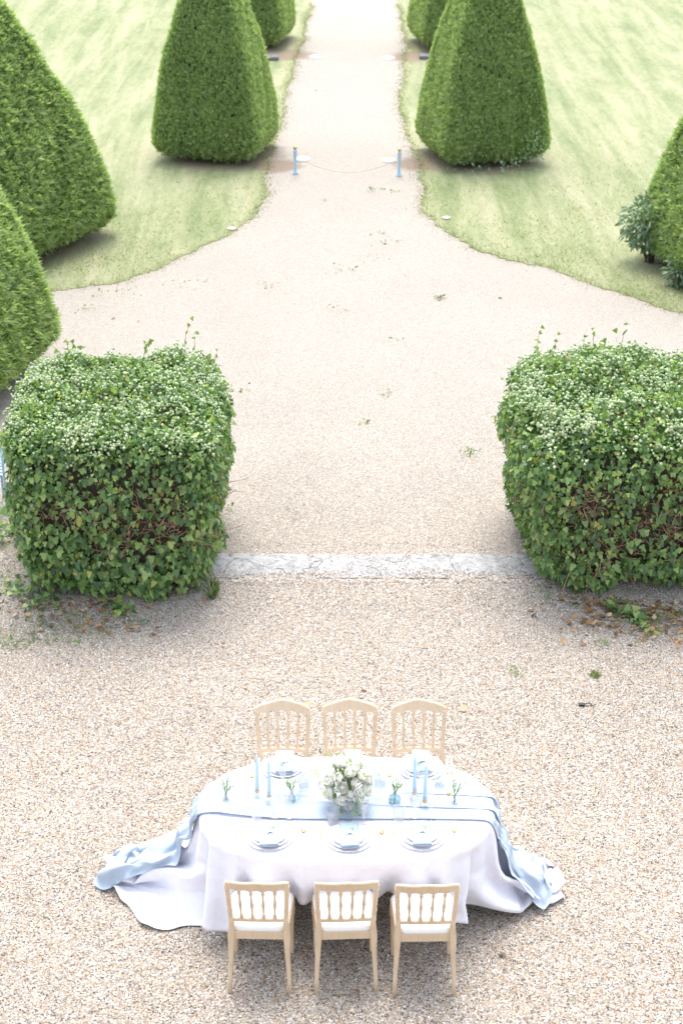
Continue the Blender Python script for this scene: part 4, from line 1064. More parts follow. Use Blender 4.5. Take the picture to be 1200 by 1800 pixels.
    [-719,-551,156,-17,27,29,-20,21,32,-22,19,31,-22,13,33,-22,1,36,-23,6,36,-23,6,36,-24,7,35,-22,21,29,-5,28,28,18,29,25,27,20,26,18,30,26,-3,37,21,-22,30,17,-39,10,14,-34,21,12,-26,35,10,8,39,6,6,42,7,-6,41,7,-19,29,13,-9,38,5,-5,44,1,9,30,-11,5,38,-10,3,42,-8,4,40,-7,30,23,-20,21,26,-19,-2,40,-17,22,29,-20,36,-3,-22,34,2,-24,12,31,-25,-13,30,-27,-11,32,-28,7,31,-27,26,18,-29,26,-9,-32,17,-23,-32,10,-26,-33,20,-22,-33,21,-7,-33,20,15,-34,9,22,-36],
    [-692,-547,175,-22,3,34,-27,17,29,-20,22,30,-14,25,33,-16,19,33,-23,1,36,-23,13,34,-23,8,35,-24,9,34,-21,11,33,-11,30,28,19,27,25,28,20,27,5,36,23,-12,36,19,-31,24,16,-35,20,12,-30,29,11,6,39,6,1,42,7,-2,43,7,-12,40,6,-15,35,9,-5,41,3,9,33,-12,7,39,-10,1,43,-6,14,38,-11,30,24,-19,5,37,-18,7,38,-18,32,18,-22,35,-7,-22,25,23,-25,-6,33,-27,-13,32,-27,4,31,-27,24,20,-29,28,-3,-32,14,-24,-32,15,-24,-33,20,-21,-33,18,0,-34,15,18,-34,10,21,-36,-1,22,-38],
    [-675,-520,192,-19,-11,37,-25,-3,34,-31,7,30,-19,19,31,-5,28,32,-9,25,33,-24,12,34,-23,6,35,-23,6,35,-22,8,33,-17,27,30,-18,21,32,15,30,23,23,20,28,-13,37,19,-14,34,19,-29,30,12,-35,22,12,-3,38,8,-7,42,7,-4,42,6,-3,43,5,-5,40,7,-7,41,3,11,37,-10,0,42,-9,19,36,-11,17,37,-13,12,36,-15,7,35,-19,18,35,-18,32,6,-22,34,11,-24,4,33,-26,-12,31,-27,0,31,-27,23,24,-29,28,2,-31,18,-20,-33,13,-25,-32,21,-18,-33,23,3,-34,3,22,-37,9,21,-35,6,21,-37,-8,20,-37],
    [-665,-489,208,-11,-15,38,-23,-8,36,-26,-2,33,-27,-5,32,-15,13,33,-3,29,32,-9,26,32,-21,16,34,-23,4,35,-23,4,34,-20,22,32,-27,10,32,1,29,28,-1,33,27,10,29,22,-35,27,13,-24,32,16,-17,34,19,-5,42,9,-3,42,7,-1,43,4,-1,43,5,0,42,2,0,43,-3,0,43,-1,2,42,-8,3,42,-9,10,39,-15,19,35,-17,25,29,-20,20,34,-18,33,5,-22,19,28,-25,-5,33,-27,-8,29,-27,22,26,-29,27,9,-30,19,-18,-33,16,-24,-32,23,-14,-33,23,7,-35,8,20,-37,-1,23,-36,5,22,-36,-8,19,-37,-6,21,-37],
    [-658,-457,223,-6,-18,38,-22,-7,35,-19,-11,37,-17,-18,35,-23,-10,34,-18,18,34,-5,27,32,-8,27,32,-19,20,33,-24,5,35,-23,5,34,-23,18,32,-25,15,32,3,31,27,-7,30,25,-26,31,17,-12,38,17,-5,41,12,1,44,3,0,43,2,1,43,2,1,44,-1,0,43,0,0,42,0,0,43,-1,-1,43,-1,-2,44,-2,0,44,-6,4,41,-15,18,35,-23,32,20,-22,22,21,-25,22,28,-22,-7,26,-28,22,23,-30,19,22,-27,25,-10,-33,15,-25,-32,24,-11,-33,22,9,-36,6,21,-36,-4,22,-37,4,23,-36,-6,19,-37,-7,21,-37,1,21,-37],
    [-655,-425,241,-13,-18,36,-2,-19,38,-9,-22,36,-17,-15,35,-20,-12,36,-23,-6,36,-20,16,34,-6,27,32,-10,26,32,-20,20,33,-19,11,34,-22,13,33,-23,18,32,-26,13,33,-10,35,24,-6,38,18,-1,42,7,1,44,2,2,43,-3,1,44,-1,0,43,0,0,43,0,0,43,1,0,42,0,0,43,-1,0,43,0,-1,43,0,-1,44,1,-3,44,-1,3,43,-11,12,34,-28,32,16,-27,16,22,-22,21,19,-31,13,30,-26,27,0,-32,18,-21,-32,24,-8,-34,20,9,-36,4,23,-36,-3,22,-37,-5,21,-37,-1,23,-36,-1,20,-37,6,15,-37,18,11,-38],
    [-634,-407,259,-18,-18,35,-16,-12,37,-6,-15,37,-4,-21,37,-20,-13,36,-17,-16,36,-18,-9,36,-21,13,35,-9,25,32,-15,23,32,-16,21,33,-16,20,33,-26,11,33,-20,18,33,-6,38,19,-1,43,7,0,43,-1,1,42,-1,0,44,0,0,43,0,0,43,0,0,43,1,0,42,0,0,43,0,0,43,0,0,43,-1,0,42,1,0,43,-1,-1,44,1,-1,44,0,0,43,-10,10,33,-28,31,9,-32,23,16,-23,19,21,-29,23,-15,-32,24,-6,-34,18,12,-37,5,20,-37,-6,22,-36,-4,22,-36,-1,23,-37,4,19,-37,15,7,-39,19,1,-38,18,2,-39],
    [-601,-405,276,-18,-19,34,-20,5,38,-18,-7,37,-14,-15,38,-12,-18,36,-17,-15,36,-8,-21,37,-19,-10,36,-22,11,35,-13,23,33,-13,25,32,-21,14,33,-21,15,35,-9,31,27,-1,44,8,1,43,-2,0,43,-1,0,43,0,0,43,2,0,43,-2,0,43,2,0,43,-1,0,42,1,0,43,0,0,43,-1,0,43,2,0,43,-2,0,42,0,0,43,-1,0,43,0,-1,43,1,-1,44,-11,13,27,-31,31,3,-32,29,-2,-24,22,1,-36,20,10,-37,-3,20,-36,8,20,-37,-3,21,-37,-4,24,-36,11,9,-38,16,0,-38,19,0,-39,17,0,-39,16,-3,-39],
    [-571,-419,290,-16,0,38,-23,-8,34,-17,6,40,-19,-4,38,-18,-9,37,-18,-14,37,-11,-19,36,-9,-22,37,-17,-8,36,-24,11,35,-10,23,32,-21,13,34,-15,25,32,-2,39,17,1,44,-4,0,43,-1,0,43,1,0,43,0,0,43,-1,0,43,1,0,43,-1,0,42,1,0,43,0,0,43,0,0,43,1,0,43,-2,0,42,2,0,43,-1,0,43,0,1,42,-1,-2,44,0,-2,44,1,3,40,-18,18,17,-35,29,-2,-33,28,3,-34,8,10,-33,-8,22,-37,0,23,-37,16,17,-36,14,3,-39,13,-10,-39,11,-11,-40,16,-2,-39,16,-3,-40,18,1,-39],
    [-569,-454,294,-3,6,42,-9,6,42,-19,1,37,-18,-1,37,-16,2,40,-18,-1,39,-20,-4,38,-14,-17,36,-10,-21,37,-17,-13,36,-22,11,33,-15,22,36,-5,35,22,1,43,2,0,43,-3,0,43,1,0,43,1,0,43,-1,0,43,2,0,43,-3,0,42,3,0,43,-2,0,43,1,0,43,1,0,43,-3,0,43,4,0,42,-4,0,43,3,0,43,-2,0,43,0,0,42,-1,-2,44,1,0,44,-5,7,32,-27,25,1,-36,19,1,-30,1,23,-38,5,19,-38,12,-8,-40,18,15,-35,15,-6,-40,11,-12,-39,13,-9,-40,15,-4,-40,13,-8,-39,15,-4,-40],
    [-572,-490,299,-4,6,42,-10,7,40,4,7,42,-14,1,40,-23,-3,37,-12,4,41,-18,-1,38,-5,11,41,-18,-6,39,-19,-13,36,-20,-15,38,-7,23,29,0,42,9,0,43,-3,0,42,1,0,43,0,0,43,0,0,43,0,0,43,-1,0,43,1,0,42,-1,0,43,1,0,43,0,0,43,0,0,43,0,0,42,-1,0,43,2,0,43,-2,0,43,1,0,43,0,0,42,0,0,43,-1,-1,44,1,1,40,-14,16,16,-34,21,1,-37,8,13,-40,8,15,-40,11,-20,-34,16,5,-38,11,-10,-40,15,-7,-39,12,-10,-39,13,-7,-40,13,-8,-40,15,-4,-39],
    [-559,-518,306,-11,5,41,-6,6,40,-1,0,39,-11,3,42,-15,1,40,-12,3,40,-10,6,41,-2,14,41,-15,-2,39,-21,-17,35,-15,-4,39,-4,33,24,0,43,2,0,43,0,0,42,0,0,43,1,0,43,0,0,43,-1,0,43,2,0,43,-3,0,42,2,0,43,-1,0,43,1,0,43,0,0,43,-1,0,42,2,0,43,-3,0,43,2,0,43,-1,0,43,1,0,42,-1,-1,43,-1,0,43,0,0,43,-4,4,33,-26,12,10,-41,17,6,-39,16,-9,-39,13,-20,-35,14,-5,-40,14,3,-40,13,-15,-38,12,-4,-41,12,-3,-39,13,2,-41,13,0,-41],
    [-522,-517,315,-11,5,41,-11,-3,40,-13,-15,37,-13,4,42,-11,-2,41,-8,7,41,-9,6,42,-4,11,41,-10,3,39,-21,-16,36,-12,7,40,-1,39,14,0,44,-1,0,43,1,0,42,0,0,43,1,0,43,-1,0,43,0,0,43,1,0,43,-1,0,42,1,0,43,-1,0,43,0,0,43,0,0,43,0,0,42,1,0,43,-1,0,43,1,0,43,-1,0,43,0,0,42,0,0,43,0,-1,43,-1,0,43,0,2,38,-19,12,9,-38,17,-7,-39,13,-6,-39,15,-9,-38,16,-9,-39,14,3,-41,9,-3,-40,3,7,-42,9,6,-41,11,2,-42,11,1,-41],
    [-488,-515,324,-11,-2,41,-10,0,41,-13,-9,39,-12,2,41,-13,-11,39,-11,-1,41,-7,9,41,-8,6,42,-11,0,39,-19,-12,39,-7,20,35,0,42,7,0,44,-1,0,43,1,0,42,0,0,43,0,0,43,0,0,43,0,0,43,0,0,42,0,0,43,0,0,43,0,0,43,0,0,43,0,0,43,0,0,42,0,0,43,0,0,43,0,0,43,1,0,43,-1,0,43,0,0,42,0,0,43,-1,-1,43,0,1,42,-10,8,16,-35,17,-14,-38,16,-7,-39,15,-3,-40,8,1,-41,7,6,-41,6,7,-42,10,3,-41,12,-4,-41,12,-1,-41,13,1,-41],
    [-453,-512,334,-11,-8,40,-11,0,41,-12,-5,40,-13,0,41,-12,-15,39,-13,-9,40,-7,11,41,-14,-4,40,-13,-3,41,-12,1,42,-3,30,29,0,43,1,0,44,-1,0,42,2,0,43,-1,0,43,0,0,43,1,0,43,-1,0,43,1,0,42,-1,0,43,1,0,43,-1,0,43,0,0,43,1,0,43,-1,0,42,1,0,43,-1,0,43,1,0,43,0,0,43,0,0,43,-1,0,42,0,0,43,-1,0,44,0,-1,43,-3,5,26,-31,16,-12,-39,12,-4,-39,9,4,-42,8,7,-42,10,0,-41,12,-10,-40,13,-2,-40,14,1,-41,13,-3,-41,12,-8,-40],
    [-420,-503,345,-10,-13,40,-11,-9,40,-12,3,41,-13,-7,40,-12,-14,38,-13,-12,40,-12,-3,41,-11,2,41,-12,3,41,-10,4,40,-2,35,23,0,44,-1,0,43,-1,0,42,1,0,43,0,0,43,0,0,43,-1,0,43,0,0,43,1,0,42,-1,0,43,0,0,43,0,0,43,1,0,43,0,0,43,-1,0,42,1,0,43,0,0,43,0,0,43,0,0,43,0,0,43,0,0,42,-1,0,43,0,0,43,0,-1,44,0,3,34,-25,14,-4,-39,9,1,-40,10,2,-42,10,1,-42,12,-8,-40,12,-16,-38,12,-10,-40,12,-4,-41,13,-2,-41,5,-17,-38],
    [-395,-481,359,-11,-12,39,-8,-15,39,-4,-16,39,-13,-7,40,-15,-2,40,-12,-12,39,-11,-9,41,-12,-9,40,-14,-4,41,-6,14,38,-1,39,16,0,44,-2,0,43,0,0,43,0,0,42,1,0,43,-1,0,43,0,0,43,2,0,43,-3,0,42,3,0,43,-2,0,43,1,0,43,0,0,43,-1,0,43,2,0,42,-3,0,43,3,0,43,-2,0,43,1,0,43,0,0,43,-1,0,42,2,0,43,-3,0,43,1,0,43,0,0,39,-17,7,12,-40,12,-4,-41,13,-5,-41,12,-7,-40,11,-10,-40,12,-8,-40,12,-11,-40,11,-14,-39,-1,-22,-36,7,-17,-39],
    [-374,-455,372,-8,-15,40,-6,-17,38,-3,-19,39,-11,-9,39,-12,-9,39,-14,-5,41,-13,-7,40,-10,-13,39,-10,-20,39,-5,12,34,0,43,10,0,44,-1,0,43,0,1,43,0,0,42,0,0,43,0,0,43,0,-1,43,0,0,43,0,0,42,0,0,43,0,0,43,0,0,43,0,0,43,0,0,43,0,0,42,0,0,43,0,0,43,0,0,43,0,0,43,0,0,43,0,0,42,0,0,43,-1,0,43,1,0,43,0,0,42,-11,6,9,-37,9,-17,-40,11,-7,-40,10,-10,-40,16,-1,-39,8,-16,-39,6,-15,-38,0,-24,-36,5,-19,-38,8,-17,-39],
    [-340,-449,381,-9,-11,41,-6,-13,39,-8,-12,40,-8,-12,40,-12,-11,40,-12,-12,39,-11,-17,37,-11,-23,36,-10,-18,37,-3,21,34,0,43,5,1,44,-1,0,43,1,0,42,1,0,43,-1,0,43,1,0,43,-1,0,43,1,0,43,-2,-1,42,2,0,43,-1,0,43,1,0,43,-1,0,43,0,0,43,1,0,42,-1,0,43,1,0,43,-1,0,43,0,0,43,0,0,43,0,0,42,1,0,43,-2,0,43,1,0,43,0,0,43,-7,3,18,-36,10,-21,-36,11,-14,-38,8,-20,-37,11,-11,-39,8,-17,-39,5,-16,-39,1,-15,-39,6,-16,-38,7,-15,-40],
    [-322,-476,380,-1,-3,43,-6,-6,42,-6,-8,41,-10,-12,40,-11,-12,39,-5,-10,41,-10,-17,38,-11,-25,34,-10,-15,37,-2,27,31,0,44,3,1,43,0,0,43,-1,0,42,2,0,43,-1,0,43,1,0,43,0,0,43,-1,0,43,1,0,42,-2,0,43,2,0,43,-2,0,43,1,-1,43,0,0,43,1,0,42,-2,0,43,2,0,43,-1,0,43,0,0,43,1,0,43,-1,0,42,1,0,43,-2,0,43,1,0,43,0,0,44,-4,2,24,-33,9,-18,-37,10,-26,-34,8,-16,-39,7,-15,-40,7,-14,-40,7,-13,-40,5,-7,-41,7,-16,-39,5,-9,-42],
    [-316,-512,377,8,-1,42,1,-2,43,-4,-6,42,-11,-13,39,-12,-13,39,1,-2,43,-5,-9,41,-10,-19,37,-9,-12,38,-1,32,27,1,44,2,0,43,-2,0,43,1,0,42,0,0,43,0,0,43,0,0,43,0,0,43,0,0,43,-1,0,42,1,0,43,-1,0,43,1,0,43,-1,0,43,1,0,43,0,0,42,0,-1,43,0,0,43,0,0,43,0,0,43,0,0,43,0,0,42,0,0,43,0,0,43,-1,0,43,1,0,44,-3,2,29,-30,8,-16,-37,5,-14,-39,7,-13,-41,7,-14,-40,7,-13,-40,9,-18,-38,9,-15,-38,6,-12,-41,1,-3,-43],
    [-299,-544,375,-2,-4,42,2,-1,43,7,-2,39,-13,-15,39,-1,-3,43,-3,-7,42,1,-1,42,-6,-11,42,-7,-4,38,0,36,24,0,43,0,0,43,2,0,43,-3,0,42,3,0,43,-2,0,43,1,0,43,0,0,43,-1,0,43,2,0,42,-3,0,43,3,0,43,-2,0,43,0,0,43,0,0,43,0,0,42,-1,0,43,3,0,43,-2,0,43,1,0,43,0,0,43,-1,0,42,2,0,43,-3,0,43,2,-1,43,-1,0,44,-1,1,32,-27,4,-3,-41,7,-16,-40,5,-10,-41,8,-15,-39,6,-10,-41,8,-16,-40,10,-19,-37,-4,-2,-41,-3,1,-43],
    [-265,-552,376,-2,-5,43,-1,-1,40,-4,-22,36,-2,-1,43,-2,-7,41,-3,-8,42,-2,-5,43,-2,-4,43,-2,13,41,0,36,21,0,43,1,0,43,-2,0,43,2,0,42,-2,0,43,1,0,43,0,0,43,0,0,43,0,0,43,-1,0,42,1,0,43,-1,0,43,1,0,43,0,0,43,0,0,43,0,0,42,-1,0,43,1,0,43,0,0,43,0,0,43,0,0,43,0,0,42,-1,0,43,1,0,43,-1,0,43,1,0,43,0,0,34,-25,4,-1,-41,3,-3,-43,7,-15,-39,5,-9,-42,9,-18,-37,9,-17,-39,-2,-2,-42,-3,1,-42,-3,-1,-43],
    [-238,-528,382,-3,-5,42,4,-16,39,-7,-7,42,3,-21,37,0,-15,39,-2,-6,42,-2,-4,43,-2,0,43,-2,9,41,0,36,20,0,44,-1,0,43,1,0,43,-2,0,42,3,0,43,-2,0,43,1,0,43,0,0,43,-1,0,43,2,0,42,-3,0,43,2,0,43,-1,0,43,1,0,43,0,0,43,-1,0,42,2,0,43,-3,0,43,2,0,43,-1,0,43,1,0,43,-1,0,42,1,0,43,-2,0,43,1,0,43,0,0,43,0,0,36,-22,4,2,-41,3,0,-43,4,-6,-42,4,-9,-42,6,-12,-40,8,-15,-40,2,-8,-41,0,-7,-42,-3,-2,-42],
    [-212,-503,387,-1,-9,42,-2,-11,42,1,-14,41,4,-22,36,3,-22,37,0,-15,40,-2,1,43,-3,-2,43,-1,3,40,0,37,19,0,44,0,0,43,-2,0,43,1,0,43,-1,0,42,2,0,43,-1,0,43,0,0,43,1,0,43,-2,0,42,1,0,43,0,0,43,0,0,43,0,0,43,0,0,43,0,0,42,1,0,43,-1,0,43,0,0,43,1,0,43,0,0,43,0,0,42,-1,0,43,1,0,43,-1,0,43,1,0,43,0,0,37,-20,1,5,-41,4,-3,-43,3,-9,-41,3,-6,-42,2,-13,-41,2,-10,-42,3,-11,-41,2,-11,-41,0,-13,-41],
    [-178,-505,388,0,-5,43,-1,-12,41,0,-9,41,1,-14,41,4,-22,36,0,-16,39,0,-12,40,-2,0,43,-1,0,40,0,38,18,0,44,-1,0,43,0,0,43,1,0,43,-1,0,42,2,0,43,-1,0,43,0,0,43,0,0,43,-1,0,42,0,0,43,0,0,43,-1,0,43,1,0,43,0,0,43,0,0,42,0,0,43,0,0,43,1,0,43,1,0,43,-1,0,42,2,0,43,-3,0,43,1,0,43,-1,0,43,0,0,44,1,0,38,-19,0,-2,-40,2,-14,-40,2,-8,-42,0,-13,-40,0,-11,-41,-1,-16,-40,1,-12,-41,2,-11,-42,1,-10,-41],
    [-143,-511,387,0,-9,42,0,-5,42,0,-4,42,1,-15,41,1,-11,41,0,-14,40,1,-18,39,0,-15,39,-1,7,41,0,38,16,0,44,0,0,43,-1,0,43,2,0,43,-2,0,42,3,0,43,-2,0,43,0,0,43,1,0,43,-2,0,42,2,0,43,-3,0,43,1,0,43,0,0,43,0,0,43,-1,0,42,2,0,43,-1,0,43,1,0,43,0,0,43,0,0,42,2,0,43,-3,0,43,2,0,43,-2,0,43,1,0,44,0,0,38,-18,1,0,-40,0,-16,-41,1,-18,-38,1,-12,-41,1,-9,-42,-1,-13,-40,1,-9,-42,2,-9,-42,1,-8,-42],
    [-107,-512,387,-1,-3,42,1,-11,41,0,-6,42,1,-13,41,1,-8,42,0,-18,39,0,-11,41,0,-20,38,0,6,41,0,39,16,0,44,-1,0,43,0,0,43,2,0,43,-2,0,42,3,0,43,-2,0,43,0,0,43,1,0,43,-2,0,42,2,0,43,-2,0,43,0,0,43,0,0,43,-1,0,43,0,0,43,1,0,42,-1,0,43,2,0,43,1,0,43,-1,0,42,2,0,43,-3,0,43,2,0,43,-3,0,43,1,0,44,1,0,38,-18,1,1,-40,0,-19,-39,1,-15,-40,0,-10,-42,1,-13,-40,0,-10,-41,1,-6,-42,1,-8,-42,2,-11,-41],
    [-71,-509,388,-1,-1,42,-1,-8,42,2,-13,41,0,-17,39,1,-11,41,1,-11,41,0,-11,41,0,-20,39,0,5,40,0,39,15,0,44,1,0,43,-2,0,43,3,0,43,-2,0,42,3,0,43,-2,0,43,0,0,43,1,0,43,-2,0,42,2,1,43,-2,-1,43,1,0,43,-1,0,43,0,0,43,1,0,42,-1,0,43,0,0,43,1,0,43,0,0,43,0,0,42,2,0,43,-3,0,43,2,0,43,-2,0,43,1,0,44,0,0,38,-17,0,2,-41,1,-21,-38,1,-8,-42,0,-13,-41,0,-16,-40,0,-13,-40,-1,-12,-40,3,-6,-42,2,-9,-42],
    [-35,-504,389,-1,-6,42,-1,-1,42,1,-16,40,1,-17,39,1,-18,39,0,-12,42,1,-7,42,0,-19,39,0,4,40,0,39,16,0,44,-1,0,43,0,1,43,2,0,42,-2,0,43,2,0,43,-1,0,43,0,0,43,1,0,43,-1,0,42,1,0,43,-2,0,43,0,0,43,0,0,43,0,0,43,0,-1,43,0,0,42,-1,0,43,1,0,43,1,0,43,1,0,42,-1,0,43,0,0,43,-1,0,43,0,0,43,-1,0,44,2,1,38,-17,-1,3,-41,1,-20,-38,-1,-16,-40,0,-16,-40,0,-17,-39,-1,-15,-40,-2,-16,-40,3,-6,-42,4,-3,-42],
    [0,-497,390,-1,-7,43,-1,-4,41,1,-20,38,1,-17,40,1,-15,39,1,-14,41,1,-11,41,0,-15,41,1,4,40,0,39,16,0,44,-1,0,43,-1,0,43,3,0,42,-1,0,43,1,0,43,-1,0,43,0,0,43,1,0,43,-2,0,42,1,0,43,-1,0,43,1,0,43,-1,0,43,0,0,43,1,0,42,-1,0,43,0,0,43,1,0,43,0,0,43,1,-1,42,1,0,43,-4,0,43,3,0,43,-2,0,43,0,1,44,1,0,38,-17,-1,3,-41,-1,-15,-40,0,-14,-41,0,-17,-39,0,-19,-39,-2,-22,-37,-1,-22,-37,2,-8,-41,1,-12,-41],
    [34,-487,393,0,-8,42,0,-8,41,0,-16,40,0,-16,39,1,-18,39,1,-20,38,2,-17,39,1,-9,43,1,3,40,0,39,16,0,44,-2,0,43,1,0,43,1,0,42,0,0,43,0,0,43,0,0,43,0,0,43,1,0,43,-2,0,42,1,0,43,-1,0,43,1,0,43,-1,0,43,0,0,43,-1,0,43,1,0,42,-1,0,43,2,0,43,0,0,43,1,0,43,1,0,42,-3,0,43,2,0,43,-2,0,43,0,0,44,1,0,38,-17,-1,2,-41,-1,-21,-38,0,-13,-41,-1,-22,-37,-1,-21,-37,-3,-16,-39,0,-14,-40,-1,-10,-41,0,-13,-41],
    [70,-478,394,0,-10,42,0,-11,41,0,-14,41,0,-13,40,-1,-15,41,1,-19,38,3,-22,37,2,-18,39,1,4,41,0,39,16,0,44,-1,0,43,-1,0,42,3,0,43,-2,0,43,2,0,43,0,0,43,0,0,43,-1,0,43,0,0,42,-1,0,43,0,0,43,0,0,43,0,0,43,-1,0,43,0,0,42,1,0,43,0,0,43,1,0,43,0,0,43,0,0,42,2,0,43,-2,0,43,2,0,43,-4,0,43,0,0,44,2,0,38,-18,-1,2,-41,-1,-24,-36,-1,-16,-40,-1,-23,-36,-1,-14,-40,-5,-4,-43,-1,-9,-41,0,-14,-41,-1,-8,-42],
    [98,-497,389,2,-7,42,-4,-16,40,2,-11,41,2,-11,42,4,-4,42,2,-9,42,2,-20,38,3,-24,36,1,3,41,0,39,17,0,44,-2,0,43,1,0,42,0,0,43,1,0,43,1,0,43,1,0,43,-2,0,43,1,0,43,-3,0,42,2,0,43,-2,0,43,1,0,43,0,0,43,1,0,43,-2,0,42,3,0,43,-3,0,43,3,0,43,-1,0,43,0,0,42,2,0,43,-3,0,43,3,0,43,-4,0,43,1,0,44,1,0,38,-18,-1,1,-41,-1,-26,-35,-1,-19,-38,-2,-13,-41,-4,-3,-43,-4,-6,-42,-1,-9,-41,2,-17,-40,-2,-8,-42],
    [129,-515,385,1,-8,42,2,-2,43,1,-8,40,2,-17,39,3,-8,42,3,-2,43,3,-13,41,3,-24,36,1,1,41,0,39,18,0,44,-2,0,43,1,0,42,1,0,43,-1,0,43,1,0,43,0,0,43,-2,0,43,0,0,43,0,0,42,1,0,43,-1,0,43,1,0,43,0,0,43,-1,0,43,1,0,42,-1,0,43,2,0,43,-2,0,43,2,0,43,0,0,43,2,0,42,-3,0,43,2,0,43,-2,0,43,0,0,44,1,0,37,-19,-1,1,-41,-1,-26,-35,-2,-14,-40,-3,-6,-42,-5,0,-43,-2,-16,-40,0,-15,-39,0,-5,-43,0,-12,-41],
    [165,-510,384,0,-2,43,3,-12,41,1,-11,40,2,-16,39,3,-2,42,3,-8,42,3,-12,41,2,-22,38,2,0,41,0,38,18,0,44,-1,0,43,1,0,42,0,0,43,1,0,43,-1,0,43,0,0,43,1,0,43,-1,0,42,1,0,43,-2,0,43,2,0,43,-1,0,43,0,0,43,1,0,43,-1,0,42,2,0,43,-3,0,43,3,0,43,-2,0,43,1,0,43,-1,0,42,2,0,43,-2,0,43,1,0,43,-1,0,44,1,0,36,-20,-1,1,-41,-1,-23,-36,-3,-6,-43,-5,-2,-42,-3,-8,-42,-1,-23,-36,0,-13,-39,0,-11,-42,-1,-3,-43],
    [199,-497,385,1,-7,42,3,-15,40,-1,-6,42,2,-13,39,6,-15,39,3,-15,40,2,-10,41,3,-16,40,2,0,41,0,37,20,0,44,0,0,43,0,0,42,0,0,43,1,0,43,-1,0,43,0,0,43,0,0,43,0,0,42,0,0,43,0,0,43,0,0,43,0,0,43,0,0,43,0,0,43,0,0,42,0,0,43,0,0,43,1,0,43,-1,0,43,1,0,43,-1,0,42,2,0,43,-1,0,43,0,0,43,0,0,44,0,0,36,-20,-1,-2,-41,-2,-16,-41,-5,3,-42,-3,-10,-41,-3,-16,-38,0,-24,-36,0,-13,-40,0,-3,-43,-1,-1,-43],
    [229,-478,389,3,-13,40,1,-10,42,-3,-3,43,3,-14,39,7,-21,37,4,-18,39,5,-21,36,4,-15,40,3,0,42,1,36,21,-1,44,1,0,43,0,0,42,0,0,43,1,0,43,-1,0,43,0,0,43,0,0,43,0,0,42,0,0,43,0,0,43,0,0,43,0,0,43,0,0,43,0,0,43,0,0,42,0,0,43,0,0,43,1,0,43,-1,0,43,1,0,43,-1,0,42,2,0,43,-2,0,43,0,0,43,1,0,44,-1,0,36,-21,-1,-3,-40,-4,-5,-43,-4,-1,-42,-3,-17,-39,-5,-24,-35,-1,-15,-36,0,0,-43,1,-3,-43,-2,1,-42],
    [249,-449,396,4,-13,40,4,-12,41,4,-14,39,6,-19,38,2,-13,41,5,-18,39,7,-23,35,7,-25,35,4,-6,41,1,34,23,-1,45,1,0,43,1,0,42,-2,0,43,3,0,43,-2,0,43,1,0,43,0,0,43,-1,0,42,1,0,43,-2,0,43,2,0,43,-1,0,43,0,0,43,1,0,43,-2,0,42,3,0,43,-3,0,43,2,0,43,-1,0,43,0,0,43,2,0,42,-2,0,43,2,0,43,-3,0,43,2,0,44,-1,0,32,-23,-3,10,-42,-3,-5,-43,-3,-9,-42,-4,-17,-39,-4,-23,-35,-3,-13,-35,-3,14,-41,-3,6,-42,-3,1,-43],
    [278,-428,399,5,-14,40,6,-15,41,5,-16,39,5,-18,38,5,-20,38,6,-25,34,6,-15,40,8,-29,32,4,-10,40,1,32,27,-1,45,1,0,43,-1,0,42,1,0,43,0,0,43,0,0,43,0,0,43,0,0,43,0,0,42,-1,0,43,1,0,43,-1,0,43,1,0,43,0,0,43,-1,0,42,1,0,43,-1,0,43,1,0,43,0,0,43,0,0,43,0,0,43,0,0,42,0,0,43,0,0,43,0,0,43,1,1,43,-2,-1,34,-25,-8,-3,-40,1,-2,-42,-3,-9,-42,-3,-10,-42,-3,-19,-37,-4,-12,-33,-3,13,-43,-12,-8,-39,0,4,-42],
    [304,-448,389,5,-14,40,3,-17,38,12,-9,41,8,-12,40,7,-12,40,5,-14,40,7,-25,34,8,-20,38,5,-16,37,1,30,29,0,44,3,-1,43,1,0,43,-2,0,42,3,0,43,-2,0,43,1,0,43,0,1,43,-1,0,42,2,0,43,-3,0,43,3,0,43,-2,0,43,1,0,43,0,0,42,-2,0,43,3,0,43,-3,0,43,3,-1,43,-2,0,43,0,0,43,2,0,42,-2,0,43,2,0,43,-3,0,43,2,1,43,-3,-2,31,-29,-10,-14,-36,-3,-8,-41,-12,-18,-37,-7,-12,-40,5,-6,-42,6,-1,-40,-19,-9,-38,-5,-4,-41,3,6,-42],
    [323,-476,376,10,-11,41,4,-15,39,10,-11,40,7,-13,40,9,-10,40,14,0,41,9,-15,39,8,-19,38,5,-12,39,2,25,32,0,44,4,0,43,-1,-1,43,1,0,42,0,1,43,0,0,43,0,0,43,0,0,43,0,0,42,-1,0,43,1,0,43,-1,0,43,1,0,43,0,0,43,0,0,42,0,0,43,-1,0,43,1,0,43,-1,0,43,1,0,43,0,0,43,0,-1,42,0,0,43,-1,1,43,1,0,43,1,0,44,-4,-3,25,-34,-11,-9,-40,-8,-28,-31,-12,-16,-38,-12,-17,-38,-12,-13,-38,-7,-5,-42,12,7,-39,5,3,-42,-4,-6,-42],
    [350,-497,364,9,-10,41,9,-9,40,7,-11,40,11,-10,40,10,-11,41,14,4,40,8,-16,38,9,-9,41,7,-4,43,3,17,34,0,43,7,0,43,1,0,43,-1,0,42,2,0,43,-2,0,43,1,0,43,0,0,43,-1,0,42,1,0,43,-2,0,43,2,0,43,-1,0,43,0,0,43,1,0,42,-1,0,43,1,0,43,-2,0,43,2,0,43,-1,0,43,0,0,43,1,0,42,-1,0,43,0,0,43,-1,0,44,1,0,42,-6,-4,19,-38,-15,-22,-33,-8,-13,-39,-11,-14,-39,-10,-17,-38,-9,-11,-38,-9,-14,-35,4,-7,-35,2,0,-43,-7,-8,-41],
